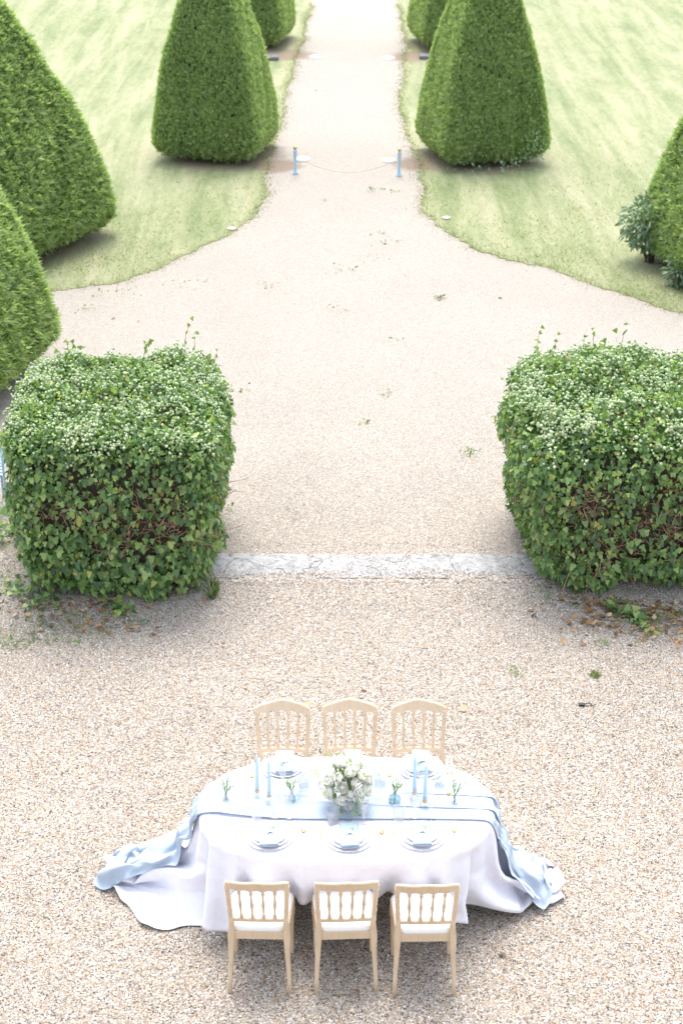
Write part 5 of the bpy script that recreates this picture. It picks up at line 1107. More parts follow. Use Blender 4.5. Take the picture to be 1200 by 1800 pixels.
    [383,-507,354,9,-9,41,8,-9,41,11,1,42,10,-11,39,9,-17,39,12,-5,40,10,-5,41,8,-4,42,8,-4,43,5,15,36,0,42,11,0,43,0,0,43,0,-1,42,1,1,43,-1,0,43,0,0,43,0,0,43,0,0,42,1,0,43,-1,0,43,1,0,43,-1,0,43,0,0,43,0,0,42,0,0,43,1,0,43,-1,0,43,1,0,43,-1,0,43,0,0,43,0,0,42,0,0,43,0,0,43,-1,0,44,1,0,40,-11,-6,11,-40,-16,-26,-30,-13,-19,-36,-12,-17,-37,-4,-1,-42,-7,-4,-43,-9,-21,-30,-4,-24,-30,-7,-8,-42,-10,-9,-40],
    [417,-513,345,9,-10,41,10,-4,41,10,4,42,10,-10,40,9,-14,39,11,-12,40,9,-1,42,6,2,43,8,-1,42,9,7,37,1,39,18,0,43,-1,0,43,0,-1,42,0,1,43,0,0,43,0,0,43,0,0,43,0,0,42,0,0,43,0,0,43,0,0,43,0,0,43,0,0,43,0,0,42,0,0,43,0,0,43,0,0,43,0,0,43,0,0,43,0,0,42,0,0,43,0,0,43,0,0,43,-1,0,45,1,0,37,-17,-9,3,-42,-16,-31,-27,-14,-20,-34,-9,-15,-39,-8,1,-42,-2,5,-43,-13,-15,-37,-7,-32,-27,-8,-20,-35,-11,-14,-39],
    [452,-518,337,9,-6,41,9,1,42,11,-1,41,10,-7,40,10,-10,41,0,6,41,5,3,43,9,0,42,15,-13,38,13,-2,39,2,33,23,0,44,2,0,43,-2,-1,42,3,1,43,-2,0,43,1,0,43,0,0,43,-1,0,42,2,0,43,-3,0,43,3,0,43,-2,0,43,1,0,43,0,0,42,-2,0,43,3,0,43,-3,0,43,3,0,43,-2,0,43,0,0,42,2,0,43,-3,0,43,2,0,43,-2,0,44,0,-1,34,-24,-11,-6,-40,-16,-29,-30,-16,-10,-38,-17,4,-37,3,-21,-37,-6,-14,-40,-11,3,-40,-14,-7,-37,-9,-22,-36,-4,-24,-35],
    [487,-519,329,9,1,42,9,1,41,11,-8,40,8,3,42,-2,9,42,5,2,42,5,4,42,12,-5,41,17,-16,36,16,-12,38,4,27,29,0,43,4,0,43,1,-1,42,-1,1,43,2,0,43,-1,0,43,0,0,43,0,0,42,-1,0,43,1,0,43,-1,0,43,1,0,43,0,0,43,-1,0,42,1,0,43,-1,0,43,1,0,43,-1,0,43,1,0,43,0,0,42,-1,0,43,1,0,43,-1,0,43,2,0,43,-5,-3,28,-29,-12,-15,-38,-17,-15,-37,-17,6,-38,-21,10,-36,-5,-15,-39,1,-22,-37,-5,-16,-40,-15,1,-39,-13,-11,-38,-5,-22,-36],
    [519,-508,321,9,2,42,6,4,42,1,8,42,3,5,42,5,5,42,10,-3,42,12,-14,38,10,-23,35,17,-5,38,17,1,40,8,16,34,0,41,12,0,43,-2,0,43,2,0,43,-1,0,43,1,0,43,0,0,43,-1,0,42,2,0,43,-3,0,43,3,0,43,-2,0,43,1,0,43,0,0,42,-1,0,43,2,0,43,-3,0,43,3,0,43,-2,0,43,0,0,42,2,0,43,-3,0,43,1,0,43,1,0,42,-10,-7,16,-34,-13,-9,-41,-16,0,-40,-21,16,-33,-20,5,-37,-10,-6,-40,-10,-14,-39,1,-20,-38,-4,-10,-38,-10,-16,-38,-12,-13,-39],
    [534,-475,317,5,3,42,10,1,42,7,5,41,7,1,41,10,-12,39,11,-19,37,7,-24,34,16,-12,38,17,-2,40,16,7,39,11,20,38,2,36,21,0,43,-1,0,43,0,0,43,1,0,43,0,0,43,0,0,43,0,0,42,0,0,43,0,0,43,0,0,43,0,0,43,0,0,43,0,0,42,0,0,43,0,0,43,0,0,43,0,0,43,0,0,42,0,0,43,0,0,43,-1,0,43,1,0,43,1,-2,38,-18,-11,11,-39,-16,1,-39,-17,2,-40,-19,-3,-38,-28,-7,-31,4,17,-39,-10,-3,-41,-13,-2,-41,-2,-16,-38,-4,-16,-39,-15,-9,-39],
    [547,-440,314,14,-2,40,15,-5,39,9,-8,40,7,-20,37,2,-25,34,12,-19,37,16,-12,37,19,-2,39,13,10,39,11,15,38,17,10,40,7,27,30,0,43,4,0,43,0,0,43,0,0,43,1,0,43,0,0,42,0,0,43,1,0,43,-1,0,43,1,0,43,-1,0,43,0,0,43,0,0,42,0,0,43,1,0,43,-1,0,43,1,0,43,-1,0,42,0,0,43,0,0,43,-1,0,43,4,0,42,-6,-6,30,-29,-20,-3,-37,-24,-9,-34,-20,-1,-38,-17,0,-39,-21,-2,-36,0,18,-40,5,16,-38,-9,7,-41,-14,1,-41,-6,-9,-40,-12,-12,-39],
    [575,-426,304,15,-13,38,9,-18,37,2,-23,37,4,-23,35,13,-18,36,18,-10,38,19,3,38,8,15,38,10,16,39,13,14,38,22,1,37,16,13,38,1,40,16,0,44,-1,0,43,0,0,43,0,0,43,1,0,42,0,0,43,1,0,43,-2,0,43,2,0,43,-1,0,43,0,0,43,1,0,42,-1,0,43,2,0,43,-3,0,43,2,0,43,-1,0,42,0,0,43,-1,0,43,0,1,44,5,-3,38,-18,-11,20,-33,-23,-13,-36,-23,-7,-35,-23,-5,-36,-19,3,-38,-20,-4,-37,-13,9,-39,5,19,-39,6,16,-39,-3,13,-40,-11,10,-40,-15,-1,-40],
    [598,-446,287,9,-19,37,7,-21,37,1,-23,37,12,-15,36,23,-5,37,15,9,38,9,16,38,5,19,38,15,13,38,13,14,39,23,0,35,23,-1,38,8,30,30,0,43,4,0,44,-1,0,43,0,0,42,0,0,43,1,0,43,-1,0,43,1,0,43,0,0,43,0,0,43,0,0,42,0,0,43,0,0,43,-1,0,43,2,0,43,-2,0,43,1,0,42,-1,0,43,0,0,44,5,0,42,-8,-5,34,-25,-15,15,-36,-24,-4,-36,-23,-1,-35,-23,-5,-37,-17,-15,-35,-22,-8,-36,-20,1,-38,-12,10,-39,-4,18,-39,7,15,-39,5,16,-39,-3,15,-40],
    [609,-475,269,6,-21,37,7,-20,37,14,-12,38,23,4,36,14,14,37,11,16,39,3,19,38,14,14,38,17,9,38,16,10,39,24,-4,33,23,0,35,13,21,35,4,39,19,0,43,0,0,43,0,-1,43,0,0,43,0,0,43,2,1,43,-2,0,43,3,0,43,-2,0,43,1,-1,42,1,0,43,-2,0,43,3,0,43,-4,0,43,2,0,43,-2,0,42,0,0,43,2,1,44,0,-4,38,-17,-12,25,-35,-18,16,-35,-17,15,-34,-24,1,-36,-21,-12,-35,-21,-7,-36,-25,-1,-35,-12,-19,-36,-20,-7,-38,-12,9,-38,-12,13,-39,5,14,-39,-5,17,-39],
    [623,-503,252,10,-18,37,16,-9,38,15,14,37,8,21,37,12,15,38,15,13,38,18,6,38,17,-1,40,17,7,38,14,14,35,7,21,36,26,-3,30,23,9,34,11,30,29,3,41,12,-1,43,-1,0,43,0,-1,43,0,1,43,0,0,43,0,0,43,0,0,43,0,0,43,0,0,42,1,0,43,0,-1,43,0,0,43,0,0,43,-1,1,43,0,0,43,1,0,43,1,-1,43,-9,-11,28,-29,-18,17,-35,-13,22,-34,-17,19,-35,-21,6,-35,-23,-2,-35,-27,9,-33,-22,-5,-36,-13,-19,-36,-14,-16,-37,-18,-15,-37,-20,-2,-37,-16,11,-38,-7,16,-39],
    [646,-524,235,15,-3,37,15,16,38,14,13,39,12,13,37,13,15,37,18,4,39,17,1,39,17,3,39,16,11,38,15,15,38,4,27,31,-8,17,36,36,-1,17,26,19,32,14,32,25,1,41,11,-1,44,1,0,43,-1,0,43,0,0,43,0,0,43,0,0,43,0,0,43,0,0,42,1,0,43,-1,0,43,0,0,43,0,0,43,0,0,43,2,0,43,1,-2,42,-11,-8,37,-22,-25,11,-31,-30,10,-29,-6,24,-35,-10,21,-36,-13,22,-35,-21,17,-33,-23,6,-35,-25,3,-34,-20,-7,-36,-13,-18,-37,-14,-17,-36,-14,-18,-37,-20,-10,-37,-20,3,-37],
    [678,-526,220,9,20,37,14,13,38,17,4,39,15,-1,40,15,17,35,18,2,39,17,7,38,13,16,38,11,19,36,5,21,37,1,18,38,-10,28,32,35,-1,15,32,3,22,20,28,25,15,33,24,2,41,12,0,44,4,0,43,0,0,43,0,0,43,0,0,42,-1,-1,43,0,0,43,0,0,43,1,0,43,0,0,44,1,1,43,0,1,43,-2,-4,41,-12,-9,38,-20,-24,24,-26,-26,13,-25,-29,-2,-28,-15,22,-34,0,24,-36,-12,22,-35,-20,16,-34,-10,25,-34,-25,2,-35,-21,14,-34,-17,-7,-36,-19,-13,-36,-12,-18,-37,-12,-18,-37,-18,-15,-37],
    [710,-514,206,9,19,37,16,2,40,16,-10,39,16,7,38,16,21,35,12,14,36,8,20,38,4,21,37,-4,19,37,-10,14,39,-7,23,37,23,12,24,39,4,16,39,-4,15,10,36,23,19,29,24,19,32,21,7,40,15,0,43,6,2,43,3,1,43,2,0,43,0,-1,43,0,-1,43,0,0,43,-1,0,44,-1,0,43,-1,-2,43,-6,-5,41,-13,-14,35,-21,-26,28,-19,-13,29,-22,-24,18,-29,-28,5,-25,-24,-7,-28,-9,24,-35,-1,23,-36,-8,23,-35,-9,25,-33,-16,18,-35,-22,14,-34,-22,12,-35,-19,-6,-35,-19,-13,-36,-16,-15,-37,-11,-18,-37],
    [742,-504,193,9,17,38,18,-9,38,5,3,39,5,20,34,15,20,35,5,22,37,-2,21,37,-10,14,39,-13,11,40,-12,16,39,21,18,25,39,-4,16,41,-6,16,16,30,21,18,32,21,22,26,21,16,32,19,16,36,16,18,35,14,2,42,4,2,43,4,2,43,2,0,42,2,-1,43,1,-1,43,-3,-2,43,-4,-3,42,-5,-12,40,-13,-12,35,-11,-31,23,-19,-25,30,-20,4,35,-22,-10,32,-24,-29,14,-26,-26,-23,-28,-28,4,-30,-7,22,-34,-7,25,-34,-2,23,-36,-5,25,-35,-11,22,-35,-19,18,-34,-21,13,-34,-25,0,-35,-21,-11,-36,-15,-16,-36],
    [775,-496,182,9,18,36,15,-4,40,-14,20,34,-4,20,31,6,20,37,-7,17,38,-11,12,40,-16,4,40,-11,16,39,14,19,27,40,-3,17,38,-14,17,23,27,19,24,30,19,29,23,21,7,36,22,12,35,18,35,18,18,16,36,9,-11,41,1,1,43,4,4,42,3,2,43,2,9,41,3,-6,40,-5,-5,42,-4,2,43,-4,0,39,-5,-28,28,-18,-31,21,-16,-28,23,-19,-6,37,-22,10,34,-23,-17,29,-24,-31,-9,-28,-25,-20,-28,-29,5,-30,-15,23,-32,-9,25,-34,-3,24,-35,5,21,-37,-6,23,-36,-12,22,-34,-20,16,-35,-25,3,-35,-23,-6,-35],
    [807,-491,173,2,26,32,-20,13,37,-17,11,31,-2,25,34,-11,13,40,-9,13,39,-9,15,39,-18,1,39,6,17,32,40,0,16,37,-16,17,35,13,17,29,26,19,26,27,20,15,34,21,4,37,22,30,16,20,35,17,15,8,40,7,-11,41,0,-5,42,2,-1,43,3,4,43,3,6,42,3,12,38,7,-5,37,-12,-1,42,-5,1,39,-4,-24,28,-18,-34,17,-17,-36,16,-18,-16,33,-21,8,35,-22,6,35,-23,-25,16,-26,-26,-23,-28,-28,-16,-28,-28,8,-31,-18,22,-31,-15,25,-33,4,20,-36,5,22,-37,-6,22,-36,-6,24,-35,-14,20,-34,-25,13,-33],
    [792,-464,156,-13,18,36,-16,15,36,-20,4,36,-9,10,41,-10,8,40,-8,17,37,-10,26,33,1,8,32,39,2,17,35,-16,17,34,10,19,34,21,17,30,24,18,23,29,20,9,36,21,13,31,22,38,2,18,26,20,13,5,41,7,-7,40,-1,-5,42,2,-3,42,3,5,42,3,5,42,4,12,33,8,0,41,-3,-7,37,-15,3,38,-2,-20,26,-19,-33,16,-17,-36,12,-17,-29,26,-19,-3,36,-22,12,34,-23,-1,34,-23,-27,-1,-26,-22,-26,-29,-29,-15,-28,-25,10,-31,-16,24,-31,-24,16,-31,2,21,-36,4,22,-37,1,22,-36,-3,24,-35,-12,23,-33],
    [753,-453,156,-12,20,35,-13,13,37,-13,12,38,-15,6,40,-12,9,38,-2,30,30,7,13,28,39,-1,16,35,-20,17,34,5,20,26,28,20,33,19,15,31,22,17,15,34,20,8,35,21,29,11,21,37,-5,16,15,30,11,3,42,6,-7,39,-1,-3,41,2,-4,40,1,4,42,4,3,41,4,14,30,8,6,39,3,-9,33,-17,1,42,-4,-14,26,-16,-30,7,-19,-36,15,-17,-34,18,-18,-20,30,-19,5,35,-22,11,35,-23,-6,30,-23,-22,-11,-27,-22,-25,-28,-27,-18,-28,-22,6,-30,-29,16,-29,-20,16,-31,-3,22,-34,3,22,-36,1,22,-36,0,23,-35],
    [715,-443,164,-11,20,34,-15,6,39,-14,10,38,-11,15,37,1,31,28,22,20,21,38,-5,14,36,-16,16,36,-4,19,35,11,23,18,31,15,24,27,16,26,27,17,12,35,20,20,25,20,36,-14,18,22,7,13,7,39,9,6,38,8,-7,37,-2,-4,41,2,-4,38,0,3,41,4,5,39,4,13,29,8,11,35,7,-7,36,-12,-6,34,-15,-7,27,-10,-25,4,-19,-34,13,-17,-34,18,-17,-32,19,-17,-12,33,-20,10,34,-23,8,36,-23,-6,28,-21,-22,-15,-26,-19,-26,-28,-23,-22,-27,-27,-3,-28,-30,13,-27,-24,15,-29,-6,22,-34,3,22,-35,3,22,-35],
    [684,-435,177,-12,21,33,-14,11,37,-14,14,36,8,32,25,30,19,16,38,-7,14,38,-10,14,36,-5,17,35,3,21,32,17,23,14,34,13,13,35,15,20,32,18,20,31,18,35,-1,18,25,-21,14,13,23,14,0,41,5,7,37,6,-7,37,0,-5,38,0,-4,38,0,3,39,4,6,36,4,12,29,8,12,32,7,2,40,-1,-7,34,-15,-11,18,-20,-18,3,-16,-32,9,-15,-34,16,-17,-35,13,-15,-24,28,-19,-9,31,-22,14,33,-24,7,35,-19,-8,32,-18,-21,-20,-25,-17,-26,-27,-21,-24,-27,-25,-7,-26,-29,15,-26,-29,6,-28,-8,20,-32,-1,24,-34],
    [653,-428,192,-15,20,34,-10,24,34,15,31,20,35,17,12,39,-6,13,40,-4,13,38,1,16,35,-10,14,34,9,24,24,27,21,15,35,15,13,35,14,11,39,14,34,13,17,21,-27,10,20,7,17,8,23,12,-3,41,2,5,37,6,-6,36,0,-7,36,-1,-3,36,1,3,37,3,7,33,5,11,31,6,12,31,6,9,36,3,-7,32,-11,-14,7,-22,-15,12,-15,-25,6,-15,-36,5,-13,-34,13,-16,-25,26,-20,-17,32,-22,-9,23,-21,15,33,-19,4,36,-16,-8,37,-14,-21,-25,-25,-15,-27,-27,-19,-25,-25,-27,-16,-22,-33,3,-23,-26,13,-30,-8,23,-33],
    [626,-403,203,-10,25,34,17,29,22,43,14,6,40,-2,10,41,0,13,40,6,15,38,-6,12,34,-13,14,26,22,25,12,40,18,10,35,13,12,38,14,31,27,17,28,-29,8,13,-20,14,10,18,13,-2,42,4,1,39,4,6,36,7,-6,35,0,-8,33,-2,-2,35,1,5,35,4,3,36,4,12,29,5,12,33,4,12,29,3,-1,30,-5,-14,-2,-19,-18,13,-16,-19,4,-15,-33,-1,-10,-32,13,-17,-29,22,-23,-18,27,-21,-26,15,-16,8,33,-17,9,36,-14,1,38,-14,-9,37,-14,-18,-24,-24,-17,-27,-25,-19,-26,-25,-26,-25,-19,-32,-5,-23,-24,15,-31],
    [635,-372,224,-4,30,17,40,13,8,44,-5,-2,42,8,15,42,7,14,42,-7,8,33,-20,7,28,9,20,7,45,23,8,39,18,13,34,11,29,32,17,35,-11,13,12,-30,6,9,-11,12,5,40,9,-1,37,4,-1,38,3,2,37,5,-8,31,-2,-6,33,-1,-3,34,1,6,32,6,6,35,3,8,35,3,14,28,5,12,30,1,5,20,1,-15,-6,-16,-20,12,-19,-20,-5,-12,-20,5,-11,-24,29,-15,-26,30,-21,-25,2,-29,-26,15,-6,-19,10,-15,7,37,-15,3,39,-13,1,39,-13,-10,34,-12,-20,-18,-22,-21,-28,-23,-25,-24,-21,-12,-33,-22,-29,-14,-25],
    [648,-365,242,25,32,-15,36,21,7,44,2,6,45,3,12,46,-9,6,37,-21,0,32,-8,13,16,39,25,12,42,28,0,41,8,17,35,11,37,5,20,16,-35,0,13,-24,8,10,18,18,-4,39,1,-6,39,0,1,39,5,-1,36,3,-9,28,-3,-5,32,-1,-1,32,2,5,32,5,10,32,5,15,26,10,15,11,22,9,29,-5,0,27,-11,-15,5,-19,-20,4,-21,-20,-8,-10,-13,18,-11,-12,42,-13,-21,35,-21,-26,-3,-30,-25,-5,-2,-28,-8,-6,-18,30,-19,5,38,-14,1,39,-12,-2,39,-11,-11,31,-12,-24,-12,-17,-25,-27,-21,-15,-31,-23,-13,-32,-26],
    [679,-349,219,36,26,-1,33,28,1,47,0,10,48,-10,5,44,-22,-1,37,-16,4,29,18,21,12,45,31,-5,52,16,2,38,5,30,20,19,27,-29,8,17,-34,0,10,-3,16,0,34,9,-8,36,-8,-7,40,3,-1,37,3,-1,35,4,-9,25,-4,-5,29,0,2,31,3,9,30,6,14,25,9,15,17,16,13,4,23,8,27,-6,-4,29,-16,-15,16,-26,-20,-6,-18,-17,-1,-9,-8,36,-6,-10,45,-24,-12,39,-16,-23,-7,-25,-21,-23,3,-28,-17,1,-33,16,-23,-14,33,-18,3,38,-11,0,38,-11,-2,39,-8,-13,31,-10,-28,-11,-16,-25,-28,-21,-17,-30,-28],
    [713,-329,202,34,29,3,45,8,0,47,2,7,49,-24,0,45,-21,0,37,0,11,18,34,26,-3,58,25,-9,50,8,14,31,11,30,-14,15,27,-41,2,14,-16,11,3,19,20,-5,39,-6,-12,32,-11,-7,37,0,1,37,5,-7,27,-1,-7,26,-3,-3,28,1,7,29,5,13,25,8,16,16,14,14,10,20,10,-1,24,4,27,-9,-7,31,-24,-14,22,-31,-19,-9,-16,-12,12,-6,-3,53,-3,-8,50,-26,-13,31,-20,-15,-18,-15,-16,-30,10,-30,-24,1,-36,7,-23,-28,23,-20,-10,34,-14,2,37,-9,2,38,-7,-7,37,-7,-16,33,-9,-32,-11,-18,-29,-25,-27],
    [744,-305,184,40,26,6,48,0,1,52,-19,-1,52,-24,1,45,-14,4,24,17,14,4,51,29,-14,65,15,-2,43,8,25,10,18,35,-38,9,22,-31,10,6,3,20,-4,33,6,-8,23,-27,-12,37,-6,-4,39,2,-1,34,4,-9,23,-4,-7,24,-2,3,28,3,12,23,9,15,15,16,12,-3,27,13,4,21,10,13,10,-1,27,-16,-7,36,-33,-15,18,-32,-17,-5,-11,-3,36,-2,1,65,-8,-7,49,-25,-14,15,-19,-13,-27,0,-18,-34,11,-27,-30,-5,-34,3,-21,-31,18,-21,-27,21,-15,-6,36,-9,2,36,-4,0,37,-5,-13,36,-10,-16,39,-16,-42,-7,-19],
    [776,-280,170,47,11,2,51,-14,-2,55,-23,0,54,-20,4,37,-4,7,14,35,18,-14,67,20,-12,63,17,9,28,11,36,-15,21,31,-43,12,14,-16,19,0,23,13,-8,36,-10,-10,23,-28,-10,29,-15,-2,39,5,-4,28,-1,-10,20,-4,-3,25,0,8,25,7,15,11,15,14,0,23,10,-12,32,12,4,19,7,21,-2,-4,30,-25,-5,46,-41,-17,10,-27,-11,7,-5,0,57,-8,5,73,-9,-5,40,-24,-14,-3,-12,-13,-31,16,-24,-38,-2,-25,-36,-3,-30,1,-19,-29,18,-19,-26,22,-12,-27,17,-12,0,35,-3,0,35,-2,-14,36,-12,-18,38,-19,-21,41,-25],
    [813,-263,156,50,-4,-3,54,-20,-2,60,-22,2,50,-16,5,30,11,11,-4,55,13,-20,74,23,-7,53,16,23,8,17,38,-32,20,24,-38,19,8,3,19,-5,32,-1,-8,30,-26,-11,19,-30,-10,36,-9,-3,35,3,-7,21,-4,-7,20,-3,4,24,6,12,14,13,13,-9,22,11,-13,32,10,-8,28,11,11,11,5,27,-13,-3,41,-37,-7,45,-43,-18,4,-19,-3,33,1,6,74,-7,4,70,-17,-7,25,-21,-13,-17,-4,-15,-38,16,-26,-40,-5,-27,-40,-2,-25,1,-16,-27,17,-17,-25,21,-11,-25,21,-6,-23,14,-9,-12,32,1,-17,34,-10,-15,38,-27,-27,39,-24],
    [852,-251,145,52,-14,-8,59,-20,0,60,-25,2,46,-6,7,18,29,13,-19,68,9,-19,74,28,2,38,14,32,-14,18,33,-38,30,19,-25,20,2,18,10,-2,26,-26,-11,30,-29,-14,25,-26,-9,34,-7,-4,29,0,-7,19,-4,-2,23,3,9,15,12,12,-5,22,8,-28,27,12,-12,31,12,-1,22,9,16,2,3,36,-25,-2,51,-46,-10,39,-40,-14,9,-8,2,56,-4,10,84,-4,3,60,-19,-11,8,-15,-14,-30,5,-18,-46,13,-21,-44,3,-28,-34,-10,-26,2,-18,-23,18,-14,-23,21,-8,-24,20,-5,-28,15,-6,-21,20,-10,-29,27,-10,-29,30,-25,-34,37,-21],
    [890,-242,130,55,-19,-6,62,-26,-3,60,-17,6,37,3,8,3,45,13,-23,79,13,-16,68,25,12,16,14,37,-36,18,30,-38,31,13,-3,21,-2,29,-4,-3,19,-36,-14,34,-28,-13,27,-24,-10,30,-7,-6,23,-2,-5,21,-2,4,22,9,13,-1,17,11,-19,25,7,-32,31,11,-17,30,12,6,15,7,24,-9,0,43,-36,-1,59,-52,-14,30,-30,-9,23,-3,5,76,-5,16,84,-1,-1,43,-19,-13,-10,-7,-18,-38,8,-18,-50,11,-19,-45,7,-25,-26,-15,-23,11,-17,-23,13,-12,-23,18,-6,-20,22,0,-27,14,-9,-30,11,-19,-33,27,-19,-39,32,-21,-36,38,-15],
    [929,-235,121,56,-25,-15,66,-23,2,55,-12,7,23,15,10,-10,59,9,-23,85,21,-8,56,21,22,-7,14,39,-42,27,26,-30,30,9,5,8,-3,34,-15,-6,23,-39,-15,30,-29,-14,27,-21,-9,25,-7,-5,22,-2,-2,22,3,7,9,18,7,-27,12,16,-16,25,9,-30,33,9,-16,28,10,11,8,8,34,-21,-7,46,-45,-5,58,-51,-10,29,-19,-3,43,10,10,86,7,15,77,-17,-5,21,-21,-14,-24,7,-22,-43,1,-18,-51,12,-17,-43,6,-21,-12,-18,-20,15,-15,-22,14,-9,-21,16,-3,-20,19,2,-29,10,-15,-30,20,-21,-32,34,-23,-33,43,-17,-34,41,-2],
    [966,-230,108,59,-27,-15,65,-22,2,45,-4,7,14,28,15,-20,73,8,-21,85,22,-1,38,17,33,-23,15,40,-48,33,23,-31,19,8,20,0,-6,33,-23,-13,41,-28,-12,18,-35,-13,28,-15,-9,23,-7,-4,17,-4,2,22,10,8,-4,19,4,-38,7,12,-29,27,14,-22,31,11,-9,24,7,15,0,-2,38,-29,-4,61,-52,-1,63,-38,-9,17,-10,3,63,29,13,85,6,9,60,-36,-11,3,-13,-17,-33,9,-20,-50,7,-17,-49,12,-19,-33,-8,-18,5,-19,-15,19,-7,-19,12,-7,-19,16,1,-23,12,-7,-27,18,-12,-28,29,-21,-30,42,-16,-36,44,5,-30,36,-13],
    [1001,-225,95,61,-28,-16,61,-16,5,35,2,8,5,42,19,-27,84,6,-16,79,21,10,12,14,33,-55,12,46,-37,32,21,-16,14,5,26,-9,-8,46,-23,-20,19,-31,-7,37,-25,-11,29,-8,-9,17,-11,-3,14,-5,4,22,13,4,-20,10,9,-34,14,11,-39,24,15,-22,30,11,-3,20,1,15,-7,-4,47,-37,3,76,-49,-6,49,-28,-2,27,10,4,78,40,7,72,-17,5,42,-42,-11,-10,1,-19,-41,12,-16,-50,18,-22,-48,-11,-18,-14,-9,-14,22,-12,-15,14,-7,-15,11,-4,-17,13,-3,-23,15,-6,-25,24,-11,-27,37,-10,-31,47,-6,-36,40,12,-24,24,-25],
    [1034,-219,84,61,-27,-17,53,-12,6,27,9,9,-3,58,21,-28,90,4,-9,67,21,18,-9,9,38,-69,10,42,-41,29,22,1,6,1,32,-14,-13,42,-24,-20,31,-22,-7,44,-1,-7,22,-21,-8,9,-20,-3,13,-3,6,17,15,5,-22,8,10,-24,26,9,-40,26,17,-43,10,13,1,18,-3,22,-12,2,68,-29,-1,77,-40,-5,33,-22,-2,39,27,5,89,27,7,68,-28,-1,15,-43,-14,-23,7,-17,-45,29,-20,-54,6,-20,-40,-10,-20,6,-29,-15,20,-9,-14,15,-4,-13,14,1,-14,16,3,-18,21,-2,-25,29,-5,-28,41,-7,-32,44,6,-34,40,4,-19,3,-31],
    [1066,-211,74,55,-26,-18,46,-7,9,16,15,5,-11,70,17,-20,96,9,0,51,19,25,-29,2,40,-74,10,39,-38,25,20,9,0,-6,32,-19,-21,36,-15,-5,54,-1,-5,37,-17,-8,16,-23,-10,13,-16,-9,17,-6,7,1,10,14,-13,20,3,-13,41,18,-54,0,17,-48,11,10,-7,12,-2,41,8,4,73,-34,-3,71,-34,-6,28,-2,-1,55,31,6,91,10,7,55,-53,-4,-4,-30,-12,-27,24,-20,-40,42,-20,-56,-7,-22,-36,-33,-22,17,-26,-15,20,-8,-12,16,2,-11,14,9,-15,20,4,-18,25,-1,-22,35,0,-29,45,-4,-32,42,9,-31,34,-3,-18,-10,-26],
    [1094,-202,67,46,-26,-22,39,-6,6,8,29,14,-21,76,9,-5,96,11,10,35,16,29,-41,8,41,-75,8,36,-38,7,12,13,-6,-11,34,-8,-7,54,1,-5,49,-12,-12,19,-27,-8,23,-20,-8,18,-12,-6,20,-4,4,10,15,11,-8,27,13,-26,31,19,-59,-2,19,-54,9,7,-10,8,0,47,8,-4,82,-5,-5,66,-21,-4,23,4,5,66,20,11,92,-23,3,40,-56,-6,-16,-16,-11,-24,33,-22,-42,37,-22,-51,-1,-20,-31,-42,-23,20,-24,-16,26,-5,-12,17,3,-13,12,10,-11,17,13,-20,32,-3,-23,41,1,-28,48,-1,-32,42,8,-28,25,-9,-18,-18,-20],
    [1115,-191,63,42,-23,-26,32,-3,2,2,39,24,-17,79,1,3,86,8,16,19,14,32,-42,25,38,-73,-4,32,-38,-13,9,16,1,-5,46,10,-5,52,-6,-12,33,-26,-14,25,-23,-6,27,-2,-3,21,-19,-4,21,-6,0,15,15,8,-2,33,21,-38,20,20,-65,6,21,-60,-2,7,-14,6,-3,53,1,-7,87,16,-5,66,0,-2,23,6,11,69,1,9,88,-39,1,30,-42,-7,-22,-13,-13,-27,28,-23,-29,43,-19,-49,12,-19,-25,-50,-24,18,-24,-21,25,12,-12,18,-8,-13,14,-7,-15,16,13,-14,35,13,-27,48,-4,-27,51,6,-31,42,6,-24,16,-16,-17,-28,-17],
    [1134,-179,60,40,-21,-30,28,-6,12,-2,37,20,-18,94,-17,12,72,12,21,8,15,38,-41,30,36,-71,-10,22,-25,-23,11,18,20,0,37,5,-5,50,-15,-17,29,-29,-9,37,4,-8,32,0,-3,21,-18,-2,16,-17,-1,18,10,9,0,34,20,-50,5,26,-65,19,21,-65,-4,4,-17,12,-5,54,6,-6,92,-9,-2,68,23,-4,24,13,-10,66,18,10,80,-44,18,21,-50,-7,-22,-15,-16,-9,24,-19,-29,44,-16,-47,11,-18,-21,-45,-26,12,-18,-24,27,9,-18,18,5,-8,13,-18,-19,15,-13,-19,37,12,-19,55,12,-30,55,9,-28,42,6,-21,6,-19,-15,-36,-21],
    [1147,-166,46,46,-19,-10,24,-4,17,-9,36,5,-17,97,-34,20,53,19,19,-12,22,50,-22,28,34,-68,-17,17,-20,-26,14,11,24,2,36,4,-11,43,-21,-10,42,-14,-9,38,1,-7,33,7,-6,30,-5,-2,12,-21,0,16,4,9,4,36,20,-52,-2,26,-75,7,23,-63,14,4,-19,7,-5,54,-1,-7,98,-14,-15,64,13,-1,24,14,-3,54,38,-6,72,-14,28,21,-58,-6,-20,-12,-14,7,15,-14,-32,19,-15,-38,20,-22,-8,-34,-21,-5,-24,-26,32,6,-22,23,4,-16,14,5,-11,6,-26,-23,37,-9,-20,60,15,-28,59,23,-26,41,7,-17,-4,-18,-14,-41,-30],
